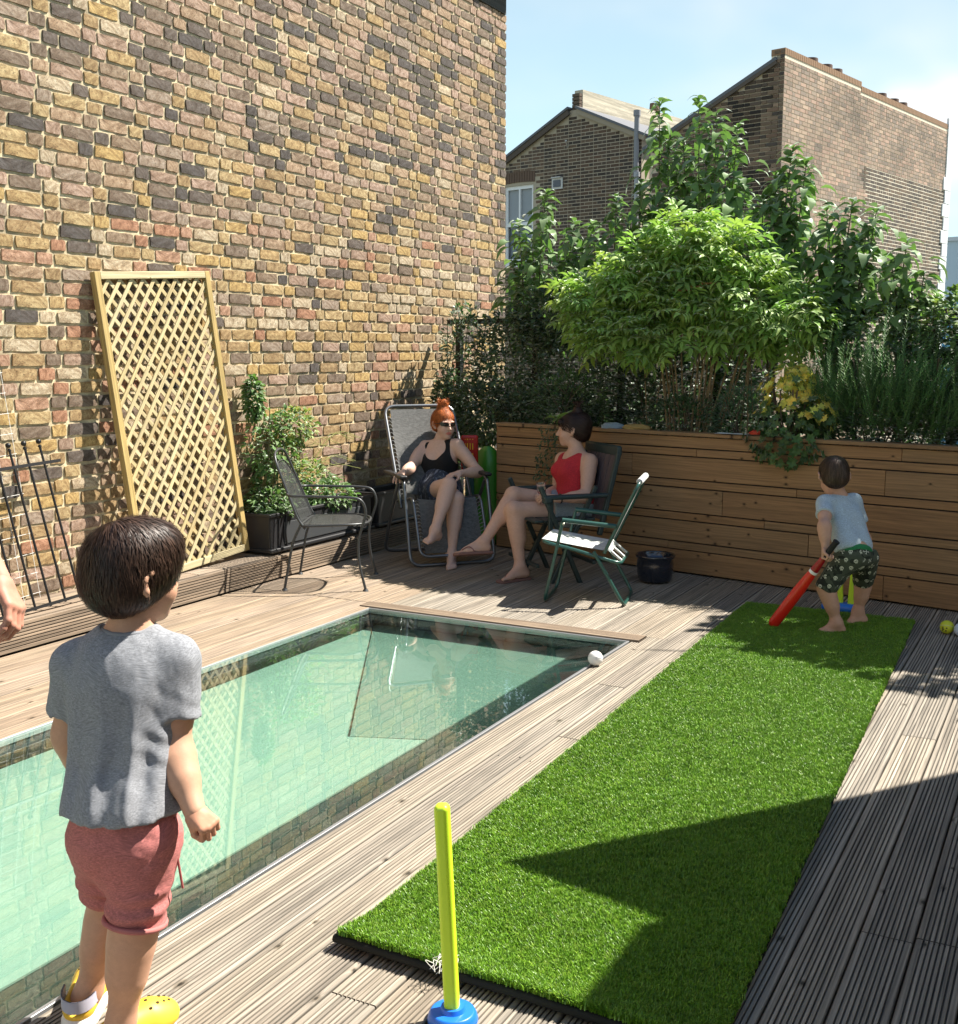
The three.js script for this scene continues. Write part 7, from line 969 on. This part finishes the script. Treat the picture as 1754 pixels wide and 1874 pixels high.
  const shorts = new Field([ell(off(j.pelvis, UPV, -0.01), [0.099, 0.083, 0.084], 0.04, { axes: A }), cap(j.hipL, lerpV(j.hipL, j.knL, 1.08), 0.069, 0.056, 0.03, { flat: true }), cap(j.hipR, lerpV(j.hipR, j.knR, 1.0), 0.069, 0.056, 0.03, { flat: true })], 0.0055, { noise: folds(18, 0.006), cuts: [(x, y, z) => V(x, y, z).sub(V(j.pelvis)).dot(spine) - 0.024] });
  under(t, 'shorts', shorts.mesh(5.2), phys(1, 1, 1, 0.92, { map: tx }), t);
  const HX = [H.s, H.u, H.f], hp = [ell(at3(hc, H, 0, 0.032 * hs, -0.014 * hs), [0.088, 0.095, 0.106].map((v) => v * hs), 0.02, { axes: HX }), ell(at3(hc, H, 0, -0.03 * hs, -0.052 * hs), [0.07 * hs, 0.05 * hs, 0.055 * hs], 0.03, { axes: HX })];
  const cutF = (x, y, z) => { const p = V(x, y, z).sub(hc), a = p.dot(H.f), b = p.dot(H.u); return Math.max(a * 0.86 - b * 0.5 - 0.042, -b * 0.9 + a * 0.45 - 0.036); };
  const hf0 = new Field(hp, 0.004), hf = new Field(hp, 0.004, { cuts: [cutF] }), hm = hairMat(.085, .052, .034, 0.5), hair = under(t, 'hair', hf.mesh(5, () => [.55, .55, .55]), hm, t), crown = at3(hc, H, 0, 0.11 * hs, -0.06 * hs);
  gr(under(t, 'hair_strands', strands(hf0, hf.mesh(5), 2200, 3, (p) => p.clone().sub(crown).normalize().add(V(0, -1.0, 0)), { len: 0.05, lift: 0.004, width: 0.0012, mess: 0.5, mask: (p) => hf.at(p) > -0.005 }), hm, hair));
  // bat
  const b = thing('cricket_bat', 'long red plastic bat with a black grip held by the bending boy', 'bat', bTop.toArray()); b.quaternion.setFromUnitVectors(V(0, -1, 0), bd);
  const L = bTip.distanceTo(bTop), rod = (y0, y1, r0, r1, sg = 24) => cyl(r0, r1, y1 - y0, 0, -(y0 + y1) / 2, 0, sg);
  part('grip', merge([rod(0, 0.115, 0.0155, 0.0165), rod(-0.006, 0.002, 0.018, 0.018)]), mat(.012, .012, .014, .75), b);
  part('handle', rod(0.113, 0.20, 0.017, 0.022), phys(.33, .008, .018, .35, { clearcoat: .4 }), b);
  part('white_band', rod(0.198, 0.214, 0.0232, 0.0232), mat(.82, .82, .82, .5), b);
  const bl = new THREE.LatheGeometry([[0.0215, -0.212], [0.026, -0.25], [0.030, -0.33], [0.031, -0.45], [0.030, -L + 0.03], [0.022, -L + 0.008], [0, -L + 0.002]].map(([x, y]) => new THREE.Vector2(x, y)), 32).scale(1, 1, 0.72); part('blade', bl, phys(.66, .018, .012, .34, { clearcoat: .4 }), b);
}
renderer.render(scene, camera);
